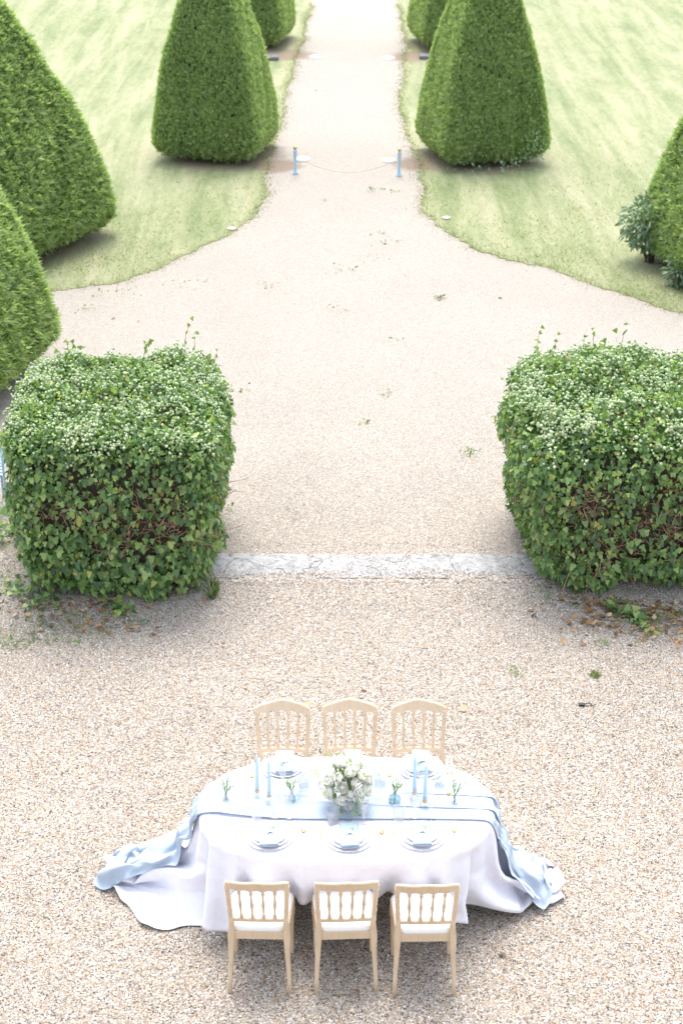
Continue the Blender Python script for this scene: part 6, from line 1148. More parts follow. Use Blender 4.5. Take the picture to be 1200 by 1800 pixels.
    [1166,-155,39,47,-20,0,18,-2,28,-10,44,-6,-12,96,-42,15,21,22,29,13,23,52,-35,15,33,-64,-16,14,-18,-30,15,6,19,6,35,17,-7,41,-9,-9,41,-11,-10,36,5,-6,36,-6,-7,32,-7,-4,21,-8,-2,20,3,8,4,34,19,-54,-18,27,-74,10,24,-64,13,5,-20,5,-17,56,22,-24,99,8,11,56,-22,-3,16,-4,-8,52,25,-23,54,18,30,29,-24,5,-12,-20,-16,5,13,-11,-25,12,-5,-22,-15,-21,-7,-22,-18,-11,-14,-27,31,5,-24,24,5,-19,17,-1,-13,7,-19,-23,34,-20,-27,58,1,-25,62,33,-24,40,11,-17,-16,-7,-7,-46,-33],
    [1185,-145,34,47,-18,9,11,2,31,-10,47,-7,-6,93,-48,10,32,21,34,-7,6,48,-51,8,42,-47,1,12,-18,-34,14,3,13,10,25,16,-1,35,14,-6,39,-5,-10,34,-18,-8,35,-11,-8,36,-6,-6,33,13,-2,25,7,5,10,26,16,-48,-4,23,-73,6,28,-64,-12,7,-23,13,-14,55,20,-27,102,26,-1,66,-8,9,-9,-18,-27,36,-18,-12,49,37,7,26,18,22,20,-30,-8,-12,5,-5,-20,2,-10,2,-27,-13,-22,-16,-19,-8,-9,-28,30,-5,-25,25,2,-22,16,-1,-17,12,0,-19,29,-28,-28,58,-1,-26,61,33,-24,37,12,-17,-19,-7,-14,-51,-32],
    [1204,-134,32,45,-16,16,6,5,32,-16,51,-3,2,93,-55,13,32,14,32,-17,-3,49,-47,6,44,-40,13,15,-24,-32,17,-8,11,8,17,13,6,27,2,-2,35,-4,-5,36,-2,-9,33,-18,-10,39,-1,-9,41,12,-6,33,12,1,16,20,13,-34,14,20,-68,-3,28,-65,-27,12,-28,18,-20,45,30,-20,99,29,-1,69,-16,3,8,-22,-18,4,-32,-20,48,22,-6,7,53,18,23,-8,15,2,-24,-4,-10,-10,-9,-7,-16,-14,-7,-22,-19,-7,-6,-27,30,-4,-29,25,-8,-23,19,4,-19,9,-4,-19,31,-7,-28,55,-6,-27,60,31,-25,30,7,-15,-28,-2,-40,-17,-39],
    [1222,-123,33,42,-12,19,-1,10,33,-19,52,-10,13,87,-57,13,40,19,31,-15,-2,47,-45,-7,44,-39,21,21,-31,-26,19,-14,5,12,3,18,6,21,8,2,29,-9,1,30,-12,-9,35,-1,-10,43,1,-18,43,15,-11,41,15,7,22,-6,7,-6,34,13,-65,6,28,-72,-36,18,-30,2,-28,27,47,-6,83,9,1,69,-27,-15,6,-17,1,14,-30,-20,45,10,-27,-9,76,8,4,7,27,14,-26,10,7,-25,-8,-3,-18,-15,-8,-17,-16,9,-22,-29,29,-2,-29,27,-6,-27,20,0,-19,12,1,-20,28,4,-28,55,-2,-28,57,23,-25,22,5,-24,-28,-20,-50,11,-13],
    [1239,-109,32,38,-8,25,-7,15,32,-16,51,-25,23,79,-50,9,50,21,28,-10,3,43,-41,-19,44,-39,18,27,-34,-14,21,-20,6,16,-4,9,11,4,22,6,24,-3,1,27,-8,-4,36,-1,-17,37,6,-28,43,23,-8,52,6,-9,-1,-22,12,12,-3,26,-22,40,15,-77,-10,27,-33,-27,-19,8,43,-26,73,32,-10,65,-19,2,18,-33,9,13,-28,-24,32,-10,-42,-23,60,6,-6,32,28,11,-15,18,13,-23,6,12,-28,-15,9,-19,-21,14,-19,-22,29,-17,-31,31,1,-29,22,0,-20,10,5,-21,28,-4,-29,55,10,-29,58,19,-25,7,-4,-34,-7,-17,-56,20,-5],
    [1255,-96,28,18,-6,44,3,27,16,-11,44,-27,33,70,-39,-1,57,-2,25,2,8,43,-34,-11,43,-41,1,33,-32,5,23,-25,-3,14,-5,17,6,-14,-2,14,12,-2,-3,22,-12,-13,26,-4,-10,41,8,-32,33,25,1,51,34,-11,-10,-30,-11,6,-15,40,5,30,22,-28,43,35,-48,-46,-5,-13,26,-29,59,42,-23,69,0,6,29,-38,2,15,-26,-19,-1,-24,-34,3,39,-18,-26,40,24,0,-5,23,12,-15,11,14,-21,-8,15,-26,-14,34,-19,-20,40,-15,-33,35,-6,-31,27,0,-21,6,13,-20,27,-11,-30,58,12,-33,57,8,-27,9,-3,-40,1,-5,-60,24,-12],
]
CP = np.cumsum(np.array(CLOTH, dtype=float).reshape(CLOTH_N[0], CLOTH_N[1], 3), 1) * .001
RUNNER_N = (136, 22)
RUNNER = [
    [-1673,40,22,-51,31,10,-24,28,11,7,24,5,15,20,12,6,16,-8,27,-18,-1,26,-25,7,35,11,-7,5,31,-4,-25,8,-12,6,29,27,13,33,44,20,16,38,25,7,29,1,13,2,-45,-20,-29,-8,5,4,39,22,21,2,42,-9,-4,43,-36,20,19,-21],
    [-1646,33,38,-43,33,-8,-22,28,1,1,27,3,-6,20,16,-11,7,27,24,-8,3,32,-11,-19,47,7,10,-1,5,-28,-16,17,13,-11,29,24,25,30,41,36,17,28,23,15,22,-10,18,5,-36,-16,-18,-23,10,-20,43,28,17,17,48,-3,0,45,-24,24,7,-10],
    [-1621,34,48,-36,28,-9,-19,26,-5,-14,20,12,-26,7,35,-3,22,25,16,14,-2,31,-23,-17,22,13,-13,30,7,-11,2,17,14,-3,24,31,15,31,43,31,16,22,32,-3,3,-23,20,-11,-41,10,-18,-23,15,-24,32,32,6,31,50,11,26,36,9,15,-4,-15],
    [-1609,46,42,-30,10,20,-21,22,3,-24,10,20,-17,7,26,2,18,21,13,28,3,20,2,-17,13,4,-35,8,15,-3,28,11,28,30,20,41,28,29,40,-7,19,8,19,-2,-6,4,11,-19,-17,22,-17,-2,15,-7,-2,40,-11,37,44,31,19,26,-3,5,-13,-26],
    [-1603,70,43,-15,-11,31,-24,9,15,-20,4,24,-7,5,27,7,16,21,10,30,6,7,25,-18,15,-4,-25,-12,19,-11,11,20,20,39,25,45,45,25,37,17,18,9,-2,2,-15,-19,14,-23,-3,18,-14,-11,24,-13,27,30,-2,22,35,5,29,13,6,10,-10,-30],
    [-1578,60,57,-15,12,23,-23,-4,24,-16,-4,29,-1,1,31,11,14,22,11,28,6,5,34,-11,6,-1,-22,-5,19,-6,18,28,12,40,19,46,47,24,33,19,22,8,-22,15,-23,-35,13,-29,-19,22,-17,1,23,-14,44,15,2,-2,21,-20,15,15,-9,49,-19,8],
    [-1549,44,88,-8,25,0,-26,2,24,-17,-2,32,3,-9,34,12,12,23,10,27,5,10,37,-2,-2,13,-20,-7,10,-22,22,17,27,51,23,45,43,24,28,5,21,-1,-31,18,-29,-26,22,-27,-21,14,-21,12,25,-4,8,33,-5,21,17,-5,19,-13,-9,50,-26,5],
    [-1529,39,125,5,18,-24,-23,6,22,-19,9,27,4,-6,36,9,6,21,0,28,-3,16,32,6,6,7,-11,-2,12,-15,-6,31,5,50,19,41,48,14,32,-1,23,-6,-32,21,-30,-33,16,-34,7,16,-4,8,21,-1,13,28,3,19,12,-3,22,-10,-8,-16,-17,-50],
    [-1503,22,143,-17,8,-31,9,29,20,-20,5,29,2,11,28,9,1,20,14,30,9,-36,16,-25,12,-2,-7,9,20,1,19,26,21,-16,38,-4,56,2,33,-21,23,-13,-29,18,-27,27,18,-5,6,17,-9,-38,16,-13,19,17,5,36,8,2,-3,-1,-25,4,-7,-41],
    [-1484,27,147,-19,-9,-26,2,24,20,1,26,22,6,8,31,20,12,27,-16,16,-10,-66,-7,-43,-15,9,-24,20,17,10,22,27,23,18,29,20,-7,20,-4,3,20,2,38,17,5,8,16,-16,-35,6,-15,-27,16,-1,18,21,-5,40,8,-1,8,-1,-22,28,13,-15],
    [-1462,44,150,-17,-18,-23,-10,18,17,17,21,32,10,16,25,-2,5,13,-50,15,-33,-41,-15,-35,-21,4,-29,12,24,5,14,30,24,29,33,29,22,18,21,9,15,-7,39,14,10,-39,10,-28,-31,7,3,-19,17,-15,36,19,2,30,9,-12,29,13,4,22,24,-2],
    [-1424,41,163,-32,6,-33,-10,14,17,11,13,32,12,2,26,-16,21,3,-42,7,-30,-36,-25,-36,-13,7,-26,-1,14,17,23,31,26,22,32,27,24,18,7,15,17,-5,18,16,5,-53,11,-23,-33,9,-16,-1,11,-9,48,24,4,41,22,12,24,-6,-4,22,26,18],
    [-1389,35,168,-27,24,-12,-8,10,17,4,-7,24,-3,26,8,-12,18,10,-34,1,-24,-36,-30,-38,-22,8,-14,-3,27,4,33,14,44,29,32,22,4,7,-13,1,17,-16,7,24,-4,-48,9,-13,-22,5,-13,19,21,-10,59,23,18,33,20,28,13,-14,-3,-4,26,5],
    [-1350,37,191,-21,19,1,0,9,22,4,-3,24,-18,10,0,-13,19,2,-28,21,-28,-40,-24,-41,-24,7,-20,8,18,22,39,18,47,14,28,2,-21,-6,-23,0,8,-17,-6,19,-13,-40,13,-14,-5,19,-13,44,25,9,43,19,33,-34,13,-8,29,10,18,48,15,18],
    [-1319,34,212,-12,20,8,5,1,28,-13,-11,8,-20,-5,0,1,27,9,-22,36,-25,-37,-6,-42,-22,10,-14,16,18,27,28,27,31,-16,24,-25,-26,11,-5,16,-15,-11,-17,-8,-30,-30,24,-17,14,25,6,43,27,19,-20,10,11,-17,20,8,22,25,5,51,-5,20],
    [-1293,27,229,-10,26,6,-10,-19,17,-16,-19,8,1,0,18,3,30,6,-16,41,-22,-30,13,-38,-15,14,-6,5,27,12,10,39,12,-19,15,-1,-14,17,-6,-4,-14,-21,4,-27,-9,-16,18,-24,10,29,-2,3,19,17,-15,12,19,0,22,8,19,30,2,46,-15,11],
    [-1263,16,243,-13,32,5,-16,-20,17,-11,-27,10,4,3,21,-3,30,-3,-15,38,-23,-19,27,-26,-11,22,-5,2,32,11,2,32,16,-14,15,7,-9,21,-14,-8,-13,-25,1,-30,-8,-10,13,-26,4,28,1,-7,16,18,-8,13,18,6,25,8,23,33,4,26,-6,-14],
    [-1228,-1,264,-20,40,-8,-14,-9,24,-12,-31,10,2,4,19,-5,33,-5,-15,36,-25,-16,29,-23,-8,24,-1,1,24,19,-3,28,17,-6,28,4,-9,17,-18,-9,-14,-27,-1,-31,-12,-9,14,-26,0,22,7,-3,17,23,-2,22,15,8,26,5,23,34,1,19,4,-20],
    [-1194,-16,284,-23,40,-19,-14,9,26,-10,-28,16,-2,7,13,-12,33,-16,-11,35,-19,-14,28,-22,-3,15,9,-8,30,9,0,28,20,-1,24,11,-9,13,-23,-8,-20,-28,-5,-28,-19,-2,20,-14,-5,29,4,-6,22,15,7,16,23,9,26,4,15,29,-12,11,31,-18],
    [-1171,-32,291,-17,40,-13,-15,24,21,-7,-12,24,-5,7,9,-10,35,-17,-10,27,-25,-12,26,-21,1,3,18,-6,22,18,-10,38,4,4,22,17,-8,7,-26,-8,-28,-28,-4,-16,-25,0,27,-10,-5,27,8,-8,27,12,7,17,23,3,21,-4,6,29,-13,14,40,4],
    [-1155,-39,291,-10,37,-1,-13,24,22,-10,6,20,-4,20,6,-5,27,-14,-10,18,-33,-5,29,-10,-3,5,17,-4,0,26,-8,35,7,1,28,8,-6,1,-28,-6,-32,-27,-2,0,-29,0,28,-4,-7,28,7,-8,27,12,2,21,18,-6,19,-14,14,46,17,-9,2,-33],
    [-1138,-37,305,-8,30,4,-13,20,20,-10,20,12,-5,26,5,-2,20,-19,-5,16,-29,-3,31,-3,-6,12,15,-4,-16,24,-5,27,16,-1,29,1,-3,0,-27,-4,-30,-29,-1,3,-26,-1,30,2,-11,26,7,-7,28,8,0,28,9,-3,26,-4,9,43,7,-15,10,-30],
    [-1130,-38,335,-2,30,2,-13,19,16,-12,13,8,0,31,3,0,22,-26,-2,20,-23,-3,25,2,-7,16,12,-5,-17,21,-6,20,18,0,28,0,0,4,-26,-2,-27,-29,-5,-2,-25,-11,22,4,-4,30,12,-2,33,8,1,30,7,0,25,-7,-7,33,-19,1,28,-7],
    [-1119,-37,373,-4,27,-1,-16,5,10,-10,12,3,6,35,-1,2,26,-25,0,21,-19,-5,25,4,-6,20,14,-6,-14,18,-8,16,17,0,28,-1,3,12,-23,0,-28,-27,-5,-4,-24,-7,24,6,-3,32,12,-1,28,-1,1,32,1,-8,6,-18,-2,32,-13,4,28,3],
    [-1113,-34,411,-7,21,-3,-17,3,10,-8,11,-1,12,19,-16,5,34,-14,1,24,-12,-4,25,7,-5,22,14,-11,-3,16,-11,11,14,1,27,-2,5,18,-21,6,-14,-32,-2,-18,-16,-4,33,3,0,38,8,-3,24,-12,-11,1,1,-3,9,-11,3,26,-16,2,25,-5],
    [-1110,-19,439,-11,3,0,-18,4,11,-7,13,2,15,12,-22,12,24,-18,-1,28,0,-6,22,10,-5,23,15,-10,14,12,-12,6,11,0,26,-1,6,20,-17,11,-1,-33,5,-9,-24,-3,31,-2,-5,33,7,-4,24,-4,-10,1,5,-4,11,-12,8,-2,-28,3,18,-11],
    [-1110,-21,453,-9,3,12,-17,6,11,-9,15,3,15,12,-21,13,13,-18,1,26,3,-8,18,10,-10,15,11,-7,17,13,-4,20,7,-1,25,2,2,23,-10,12,5,-32,8,2,-26,-7,26,1,-10,23,7,4,23,-8,-8,7,2,-2,14,-10,12,-5,-27,6,4,-21],
    [-1104,-37,471,-7,13,16,-16,17,9,-10,10,5,14,9,-20,14,9,-19,-2,19,2,-12,14,12,-9,16,10,-2,22,7,1,23,-6,-2,23,-4,-2,16,11,11,12,-26,10,15,-23,-9,22,2,-11,19,8,5,20,-9,-4,17,-1,-1,15,-11,15,-8,-27,9,-1,-22],
    [-1096,-47,500,-3,18,15,-17,0,0,-7,27,3,13,6,-20,14,9,-16,-3,22,1,-14,13,11,-9,15,12,2,20,-6,2,23,-2,-1,22,-5,-5,14,13,10,18,-18,10,12,-24,-8,22,1,-11,20,12,4,23,0,-1,22,-7,0,12,-17,15,-12,-26,13,0,-22],
    [-1089,-61,535,8,3,-20,-14,15,18,-9,27,-2,13,5,-20,14,18,-7,-3,24,0,-15,14,8,-11,12,12,3,19,-1,5,23,-2,-1,19,-9,-6,18,7,9,16,-16,10,8,-18,-10,28,-1,-8,27,2,8,15,-2,-2,20,0,-3,11,-13,16,-9,-26,15,-3,-22],
    [-1069,-66,546,9,-4,-22,-11,20,13,-11,20,8,13,11,-17,13,22,-1,-4,19,5,-14,22,-1,-12,14,11,5,12,-12,10,19,-9,-3,18,11,-8,22,-1,8,14,-16,11,6,-16,-12,24,8,-7,30,-4,12,18,-10,-3,14,6,-6,12,-12,14,-5,-25,15,-10,-23],
    [-1054,-68,555,13,0,-23,-9,18,8,-13,8,18,9,21,-7,11,24,7,-1,11,-1,-13,22,-2,-10,20,6,6,15,-10,13,8,-18,-1,20,0,-11,21,9,5,15,-13,13,6,-19,-12,24,9,-9,27,0,13,11,-19,-2,11,5,-8,22,-2,12,-3,-23,11,3,-26],
    [-1044,-68,572,15,2,-26,-7,15,8,-15,4,21,5,23,-1,4,26,3,2,11,-3,-4,20,2,-10,21,6,7,9,-13,14,9,-18,0,18,-4,-12,23,11,3,16,-10,14,9,-22,-11,23,7,-10,24,7,13,3,-27,0,14,-6,-10,27,12,6,12,-19,11,8,-29],
    [-1041,-71,599,16,6,-28,-5,14,6,-15,-1,23,-2,23,0,7,28,-12,7,11,5,-12,14,6,-4,20,5,5,21,-8,15,5,-18,2,17,-5,-13,25,12,1,16,-7,15,6,-24,-10,26,7,-9,24,6,14,1,-30,0,14,-7,-11,31,15,6,7,-16,10,11,-29],
    [-1042,-78,633,18,11,-29,-4,13,3,-16,-8,24,-5,19,3,4,25,-19,3,9,-8,-2,26,16,-5,25,16,2,20,-7,15,12,-20,4,15,-6,-14,28,14,0,17,-4,14,1,-27,-9,24,3,-2,32,10,12,1,-31,3,17,-11,-14,30,19,6,-1,-13,11,3,-31],
    [-1042,-88,665,18,17,-28,-2,13,2,-16,-15,25,-5,16,4,5,30,-16,4,20,-9,-6,23,13,-7,24,18,2,18,-4,12,22,-22,6,13,-7,-13,31,15,-1,18,-2,16,2,-30,-3,23,1,-5,30,12,12,5,-31,3,17,-14,-13,30,19,4,5,-12,14,-13,-30],
    [-1039,-94,692,18,20,-26,-1,13,0,-16,-16,25,-4,14,5,5,31,-16,2,24,-7,-1,26,7,-10,19,21,0,16,1,11,26,-22,5,16,-8,-11,35,13,-2,21,-2,16,0,-33,1,19,3,-5,31,12,11,8,-32,3,17,-15,-13,33,17,4,8,-12,13,-20,-27],
    [-1032,-93,715,18,17,-27,2,13,-3,-17,-11,26,-5,15,8,4,30,-15,5,21,-14,-2,18,9,-9,23,20,-1,17,3,10,25,-21,4,21,-7,-8,36,8,-2,19,-1,15,-11,-31,1,26,2,-4,33,10,11,12,-31,2,16,-13,-12,36,14,2,10,-11,14,-25,-23],
    [-1021,-90,734,17,16,-26,4,6,-13,-16,6,26,-8,11,14,4,23,-16,8,14,-21,-2,19,8,-8,26,19,-2,17,9,9,24,-21,4,23,-4,-10,31,12,0,21,-6,13,-17,-29,3,28,-1,-3,28,-1,9,19,-23,3,21,-7,-12,35,12,2,12,-10,12,-28,-20],
    [-1010,-88,750,13,-3,-36,7,17,1,-13,20,17,-9,12,16,4,13,-18,8,8,-20,-1,22,7,-7,28,14,-4,15,13,9,25,-18,4,26,-1,-11,26,15,1,21,-12,12,-21,-25,5,29,-8,-4,33,-2,8,22,-14,4,19,-9,-12,35,11,1,13,-10,11,-31,-15],
    [-998,-85,765,8,-18,-33,4,24,7,-7,28,10,-8,14,15,4,5,-20,5,5,-15,-4,17,10,-3,31,10,-2,18,10,8,26,-15,2,28,4,-9,28,10,2,19,-15,8,-24,-17,2,34,-5,-3,32,-4,16,23,-16,10,19,-10,-19,36,7,0,13,-10,17,-32,-10],
    [-985,-84,779,2,-29,-24,-1,27,6,-1,29,12,-5,24,8,3,-3,-19,-1,-1,-9,0,22,6,2,32,4,-4,17,12,7,28,-8,-5,28,7,0,33,2,2,17,-16,2,-26,-8,2,37,-6,3,30,-6,14,27,-12,12,19,-10,-14,36,1,6,12,-13,9,-32,-3],
    [-959,-85,786,0,-30,-11,1,28,2,-5,27,10,-2,29,0,-1,-8,-7,-1,-2,-6,0,22,4,2,31,3,-3,19,3,7,28,1,-4,31,1,1,32,-2,2,18,-7,0,-27,-4,3,37,-6,2,30,-1,5,31,-10,7,20,-7,-1,35,-7,10,11,-16,0,-29,4],
    [-928,-87,788,-1,-27,-5,0,28,-2,-2,27,4,-1,28,2,-1,-9,-3,-3,-1,-3,1,21,1,-1,29,4,1,21,-3,2,27,4,0,32,-2,0,30,2,2,19,-3,0,-27,-2,2,35,-3,0,31,2,2,32,-4,1,23,-2,3,34,-9,9,14,-17,-5,-25,7],
    [-898,-92,790,2,-21,-7,-2,29,0,0,26,2,-2,25,3,0,-8,-3,-3,0,-4,0,20,1,0,29,4,1,20,-3,1,27,2,0,32,0,1,29,2,3,19,-3,-2,-26,-1,2,34,-3,0,30,3,1,32,-1,1,23,0,0,34,0,5,20,-11,-3,-26,2],
    [-868,-102,792,4,-9,-9,-3,28,0,-1,21,5,0,28,1,0,-9,-4,-2,2,-3,0,21,0,-1,27,4,1,20,-3,1,27,1,0,33,0,1,26,4,3,20,-2,-1,-26,-3,1,35,-1,1,29,1,1,31,-1,0,23,1,-1,32,2,4,23,-2,1,-24,-2],
    [-839,-113,794,6,6,-10,-2,26,-2,-2,21,4,2,23,3,-1,-8,-4,-2,4,-3,0,20,1,-1,26,4,1,21,-4,1,28,0,1,32,1,1,25,5,2,21,-2,-1,-26,-3,1,34,-2,1,30,1,1,31,-1,1,23,0,0,31,3,1,24,1,3,-19,-6],
    [-809,-123,794,2,21,-7,5,21,-4,-2,20,2,1,20,5,0,-5,-5,-2,5,-3,-1,20,1,0,25,4,1,21,-3,1,28,-1,0,33,1,1,23,5,2,21,-1,0,-24,-4,1,34,-1,1,29,0,1,31,0,0,23,-1,1,31,2,0,23,3,2,-12,-7],
    [-777,-128,793,0,17,-8,4,28,-1,1,19,1,2,20,5,-1,-4,-5,-2,6,-3,0,22,0,-1,23,6,1,22,-4,1,27,-1,1,33,0,1,23,6,2,20,0,-1,-23,-6,1,34,0,1,29,0,1,31,0,1,22,-1,0,32,2,1,21,4,0,-1,-7],
    [-745,-133,792,0,19,-7,3,27,-3,2,19,3,2,21,5,0,-2,-5,-2,7,-3,-1,23,0,0,21,6,1,23,-3,0,26,-2,1,33,0,1,22,6,2,20,1,0,-21,-7,1,33,0,1,29,0,0,31,0,1,23,-1,1,31,2,0,21,4,0,6,-6],
    [-713,-138,791,0,21,-7,3,27,-2,2,19,3,2,22,5,0,-1,-5,-2,7,-3,0,24,0,-1,20,6,0,25,-1,2,24,-4,1,33,0,1,22,7,1,19,0,0,-19,-7,1,32,0,1,30,0,1,30,0,0,23,0,1,31,0,1,21,5,-1,10,-6],
    [-681,-142,790,1,21,-6,3,28,-2,2,19,3,2,22,4,-1,1,-4,-1,8,-3,-1,24,0,-1,19,6,1,26,0,1,24,-5,1,32,0,1,22,7,2,18,1,0,-17,-9,0,32,1,1,29,-1,1,30,1,1,23,0,1,30,0,1,22,4,-1,12,-5],
    [-649,-147,789,1,23,-6,3,28,-1,2,19,2,2,23,5,0,2,-4,-2,10,-2,0,24,-1,-1,18,6,0,26,1,1,24,-6,2,31,0,1,22,8,1,16,1,0,-13,-10,1,30,1,1,30,0,1,29,0,0,23,0,1,30,0,1,23,4,-1,13,-4],
    [-617,-151,788,1,25,-5,3,28,-1,2,18,2,2,25,5,0,3,-4,-1,10,-3,-1,24,0,-1,18,7,0,26,0,2,23,-6,1,31,0,1,22,8,2,14,1,0,-10,-10,0,29,1,1,30,0,1,30,0,1,22,0,1,30,0,1,23,3,-1,14,-4],
    [-585,-155,787,2,27,-4,3,27,-1,1,19,2,3,25,4,0,5,-3,-2,11,-3,-1,24,0,0,18,6,0,26,2,1,22,-7,2,29,0,1,22,8,1,13,1,1,-6,-10,0,28,1,1,30,0,1,29,0,1,22,0,0,30,0,1,23,3,0,16,-4],
    [-553,-158,787,2,27,-5,3,27,0,2,19,2,2,27,4,0,5,-3,-1,12,-2,-1,24,-1,-1,19,6,0,25,2,2,22,-7,1,27,0,2,23,9,0,12,0,1,-4,-10,0,27,1,1,30,0,1,30,0,1,22,0,1,29,-1,1,24,3,-1,16,-3],
    [-521,-161,786,3,28,-4,2,27,1,2,19,0,2,29,4,1,5,-1,-2,13,-3,0,24,-1,-1,19,7,-1,24,2,3,22,-8,1,25,0,1,24,9,1,10,0,1,-1,-11,0,28,2,1,29,0,1,29,0,0,22,0,1,30,0,1,23,2,0,17,-3],
    [-488,-164,785,2,30,-3,2,26,0,2,20,2,2,29,2,1,4,0,-1,17,-3,-1,23,-1,-1,19,7,0,22,2,2,24,-8,1,23,0,2,23,10,0,10,-1,1,1,-10,0,28,2,1,29,0,1,29,-2,1,21,0,1,30,0,1,23,3,0,19,-3],
    [-456,-166,785,3,31,-3,2,25,1,1,21,0,2,27,3,1,5,0,-1,20,-3,0,23,-1,-1,19,7,-1,21,3,3,24,-8,1,21,-1,2,23,10,0,11,-1,1,2,-11,0,29,3,1,27,0,1,29,-1,0,21,0,2,30,0,0,24,1,0,19,-2],
    [-423,-168,784,2,31,-2,2,25,1,1,21,0,3,27,2,0,6,1,0,22,-4,-1,23,0,-1,19,7,0,19,3,3,26,-8,0,18,-1,2,23,11,1,12,-2,0,3,-11,0,29,3,1,27,0,1,29,-2,1,21,1,1,30,0,1,23,1,0,20,-2],
    [-391,-170,784,3,32,-1,2,24,0,1,22,-1,2,26,3,1,7,1,-1,24,-4,0,22,0,-1,20,8,-1,17,3,3,27,-9,1,16,0,2,23,10,0,13,-3,0,4,-10,1,30,3,0,25,1,2,29,-3,1,21,1,1,30,0,1,23,1,0,21,-1],
    [-358,-172,783,2,33,0,2,23,-1,2,23,1,2,25,2,0,8,1,0,26,-4,-1,22,0,-1,19,9,-1,17,2,4,27,-9,0,15,0,2,22,11,1,15,-4,0,4,-10,0,31,4,1,24,0,2,29,-2,0,21,0,1,30,0,1,22,1,1,21,-1],
    [-326,-173,783,3,33,0,1,23,0,2,23,-1,2,25,3,0,9,0,0,27,-3,0,22,1,-2,19,8,0,15,2,3,26,-10,1,16,2,2,21,10,1,17,-5,0,4,-8,0,32,3,0,22,0,2,29,-3,1,21,1,1,31,-1,1,21,1,0,22,0],
    [-293,-174,783,3,33,0,1,22,0,1,24,0,2,24,2,1,11,0,0,28,-3,-1,22,1,-1,18,9,0,14,1,3,26,-10,0,16,2,2,19,10,1,20,-6,0,4,-7,0,32,4,1,22,-1,2,28,-3,0,22,1,2,30,0,0,21,0,1,23,0],
    [-260,-175,783,2,34,0,1,20,0,2,25,-1,2,24,2,0,12,1,0,29,-3,-1,22,2,-1,17,9,0,13,0,3,24,-10,1,19,3,2,17,9,1,22,-7,-1,4,-6,1,33,4,0,21,0,2,28,-3,1,21,0,1,31,0,1,20,0,1,23,0],
    [-228,-175,783,3,33,0,1,20,0,1,25,0,2,24,1,1,13,1,0,30,-3,-1,22,2,-1,16,10,0,12,-2,2,23,-9,2,21,4,1,15,8,1,24,-8,0,5,-4,0,32,4,0,21,-1,3,27,-4,0,22,1,2,31,0,0,19,0,1,24,0],
    [-195,-176,783,2,33,0,1,19,0,2,26,0,2,24,1,0,15,0,0,30,-2,-1,21,3,-1,16,10,1,10,-3,2,22,-10,2,24,6,1,14,7,1,25,-9,-1,5,-3,0,32,5,1,21,-2,2,26,-3,1,22,0,1,31,1,1,19,-1,1,25,0],
    [-162,-176,783,2,33,0,1,17,0,1,27,0,2,24,1,0,17,0,0,30,-2,0,20,3,-1,15,10,0,9,-4,2,20,-9,2,25,7,1,15,5,2,27,-8,-2,7,-2,1,30,5,1,21,-3,1,25,-4,1,23,1,2,31,0,0,17,0,2,26,0],
    [-129,-176,783,1,32,0,1,17,0,2,28,0,2,24,0,0,18,1,0,31,-2,-1,14,5,-1,17,9,1,10,-6,1,18,-8,3,27,7,1,15,4,1,28,-8,-1,9,-1,0,27,6,1,21,-5,2,26,-2,1,22,0,2,31,1,0,17,-1,2,27,0],
    [-97,-176,783,2,31,0,1,17,0,1,28,0,2,24,0,0,21,1,0,30,-2,-1,13,5,0,16,10,1,10,-8,0,16,-7,4,28,9,1,16,1,0,29,-8,-1,13,0,0,23,5,1,19,-5,2,27,-2,1,23,1,2,31,1,1,16,-1,1,27,0],
    [-64,-176,783,2,31,0,0,16,0,2,29,1,0,24,-1,1,22,0,0,30,-1,0,11,6,0,16,9,0,11,-9,1,13,-5,4,30,8,0,15,0,0,30,-8,0,18,2,-1,19,4,2,19,-5,1,26,-1,2,23,0,2,31,1,0,15,-1,2,29,0],
    [-31,-176,783,1,30,0,1,16,0,1,29,1,1,24,-2,0,24,1,1,29,-1,-1,10,7,0,15,8,1,12,-9,0,12,-5,4,30,9,0,16,-2,0,31,-8,0,21,3,0,17,4,1,18,-5,2,25,-1,1,24,0,2,30,1,1,15,-1,2,30,0],
    [1,-176,783,2,30,0,0,16,0,1,30,0,1,23,0,0,25,0,1,28,0,-1,9,7,1,14,7,1,13,-10,0,12,-4,4,30,9,-1,16,-4,1,32,-6,0,23,3,0,15,4,1,18,-5,1,24,-2,2,24,1,2,29,0,0,16,0,2,31,0],
    [34,-176,783,1,29,0,1,16,0,1,31,0,0,23,0,1,26,0,0,27,0,0,8,8,0,14,6,1,12,-11,0,13,-3,5,30,9,-2,16,-6,1,33,-4,0,25,4,0,13,3,1,17,-6,2,24,0,1,24,0,2,29,1,1,16,-1,2,31,0],
    [67,-175,783,1,28,0,0,16,0,1,31,0,0,23,0,1,27,-1,1,25,1,-1,8,9,1,13,5,1,12,-12,0,16,-2,4,28,9,-1,17,-7,0,32,-3,1,28,4,-1,10,3,2,18,-6,1,23,0,2,25,0,2,28,0,1,16,0,2,32,0],
    [100,-175,783,1,27,0,0,17,0,1,31,0,0,22,0,0,29,0,1,23,0,0,7,10,0,13,3,1,11,-12,1,20,-1,4,25,8,-2,20,-7,1,31,-2,0,29,5,0,9,2,2,17,-6,1,22,0,2,26,0,2,27,0,0,18,0,2,32,0],
    [132,-174,783,1,26,0,0,17,0,1,31,0,0,22,0,1,30,0,0,18,1,0,8,10,1,14,1,0,10,-11,2,24,-1,3,23,8,-1,23,-8,0,28,0,1,30,5,-1,8,0,2,17,-5,1,22,0,2,26,0,2,27,0,1,18,0,2,33,0],
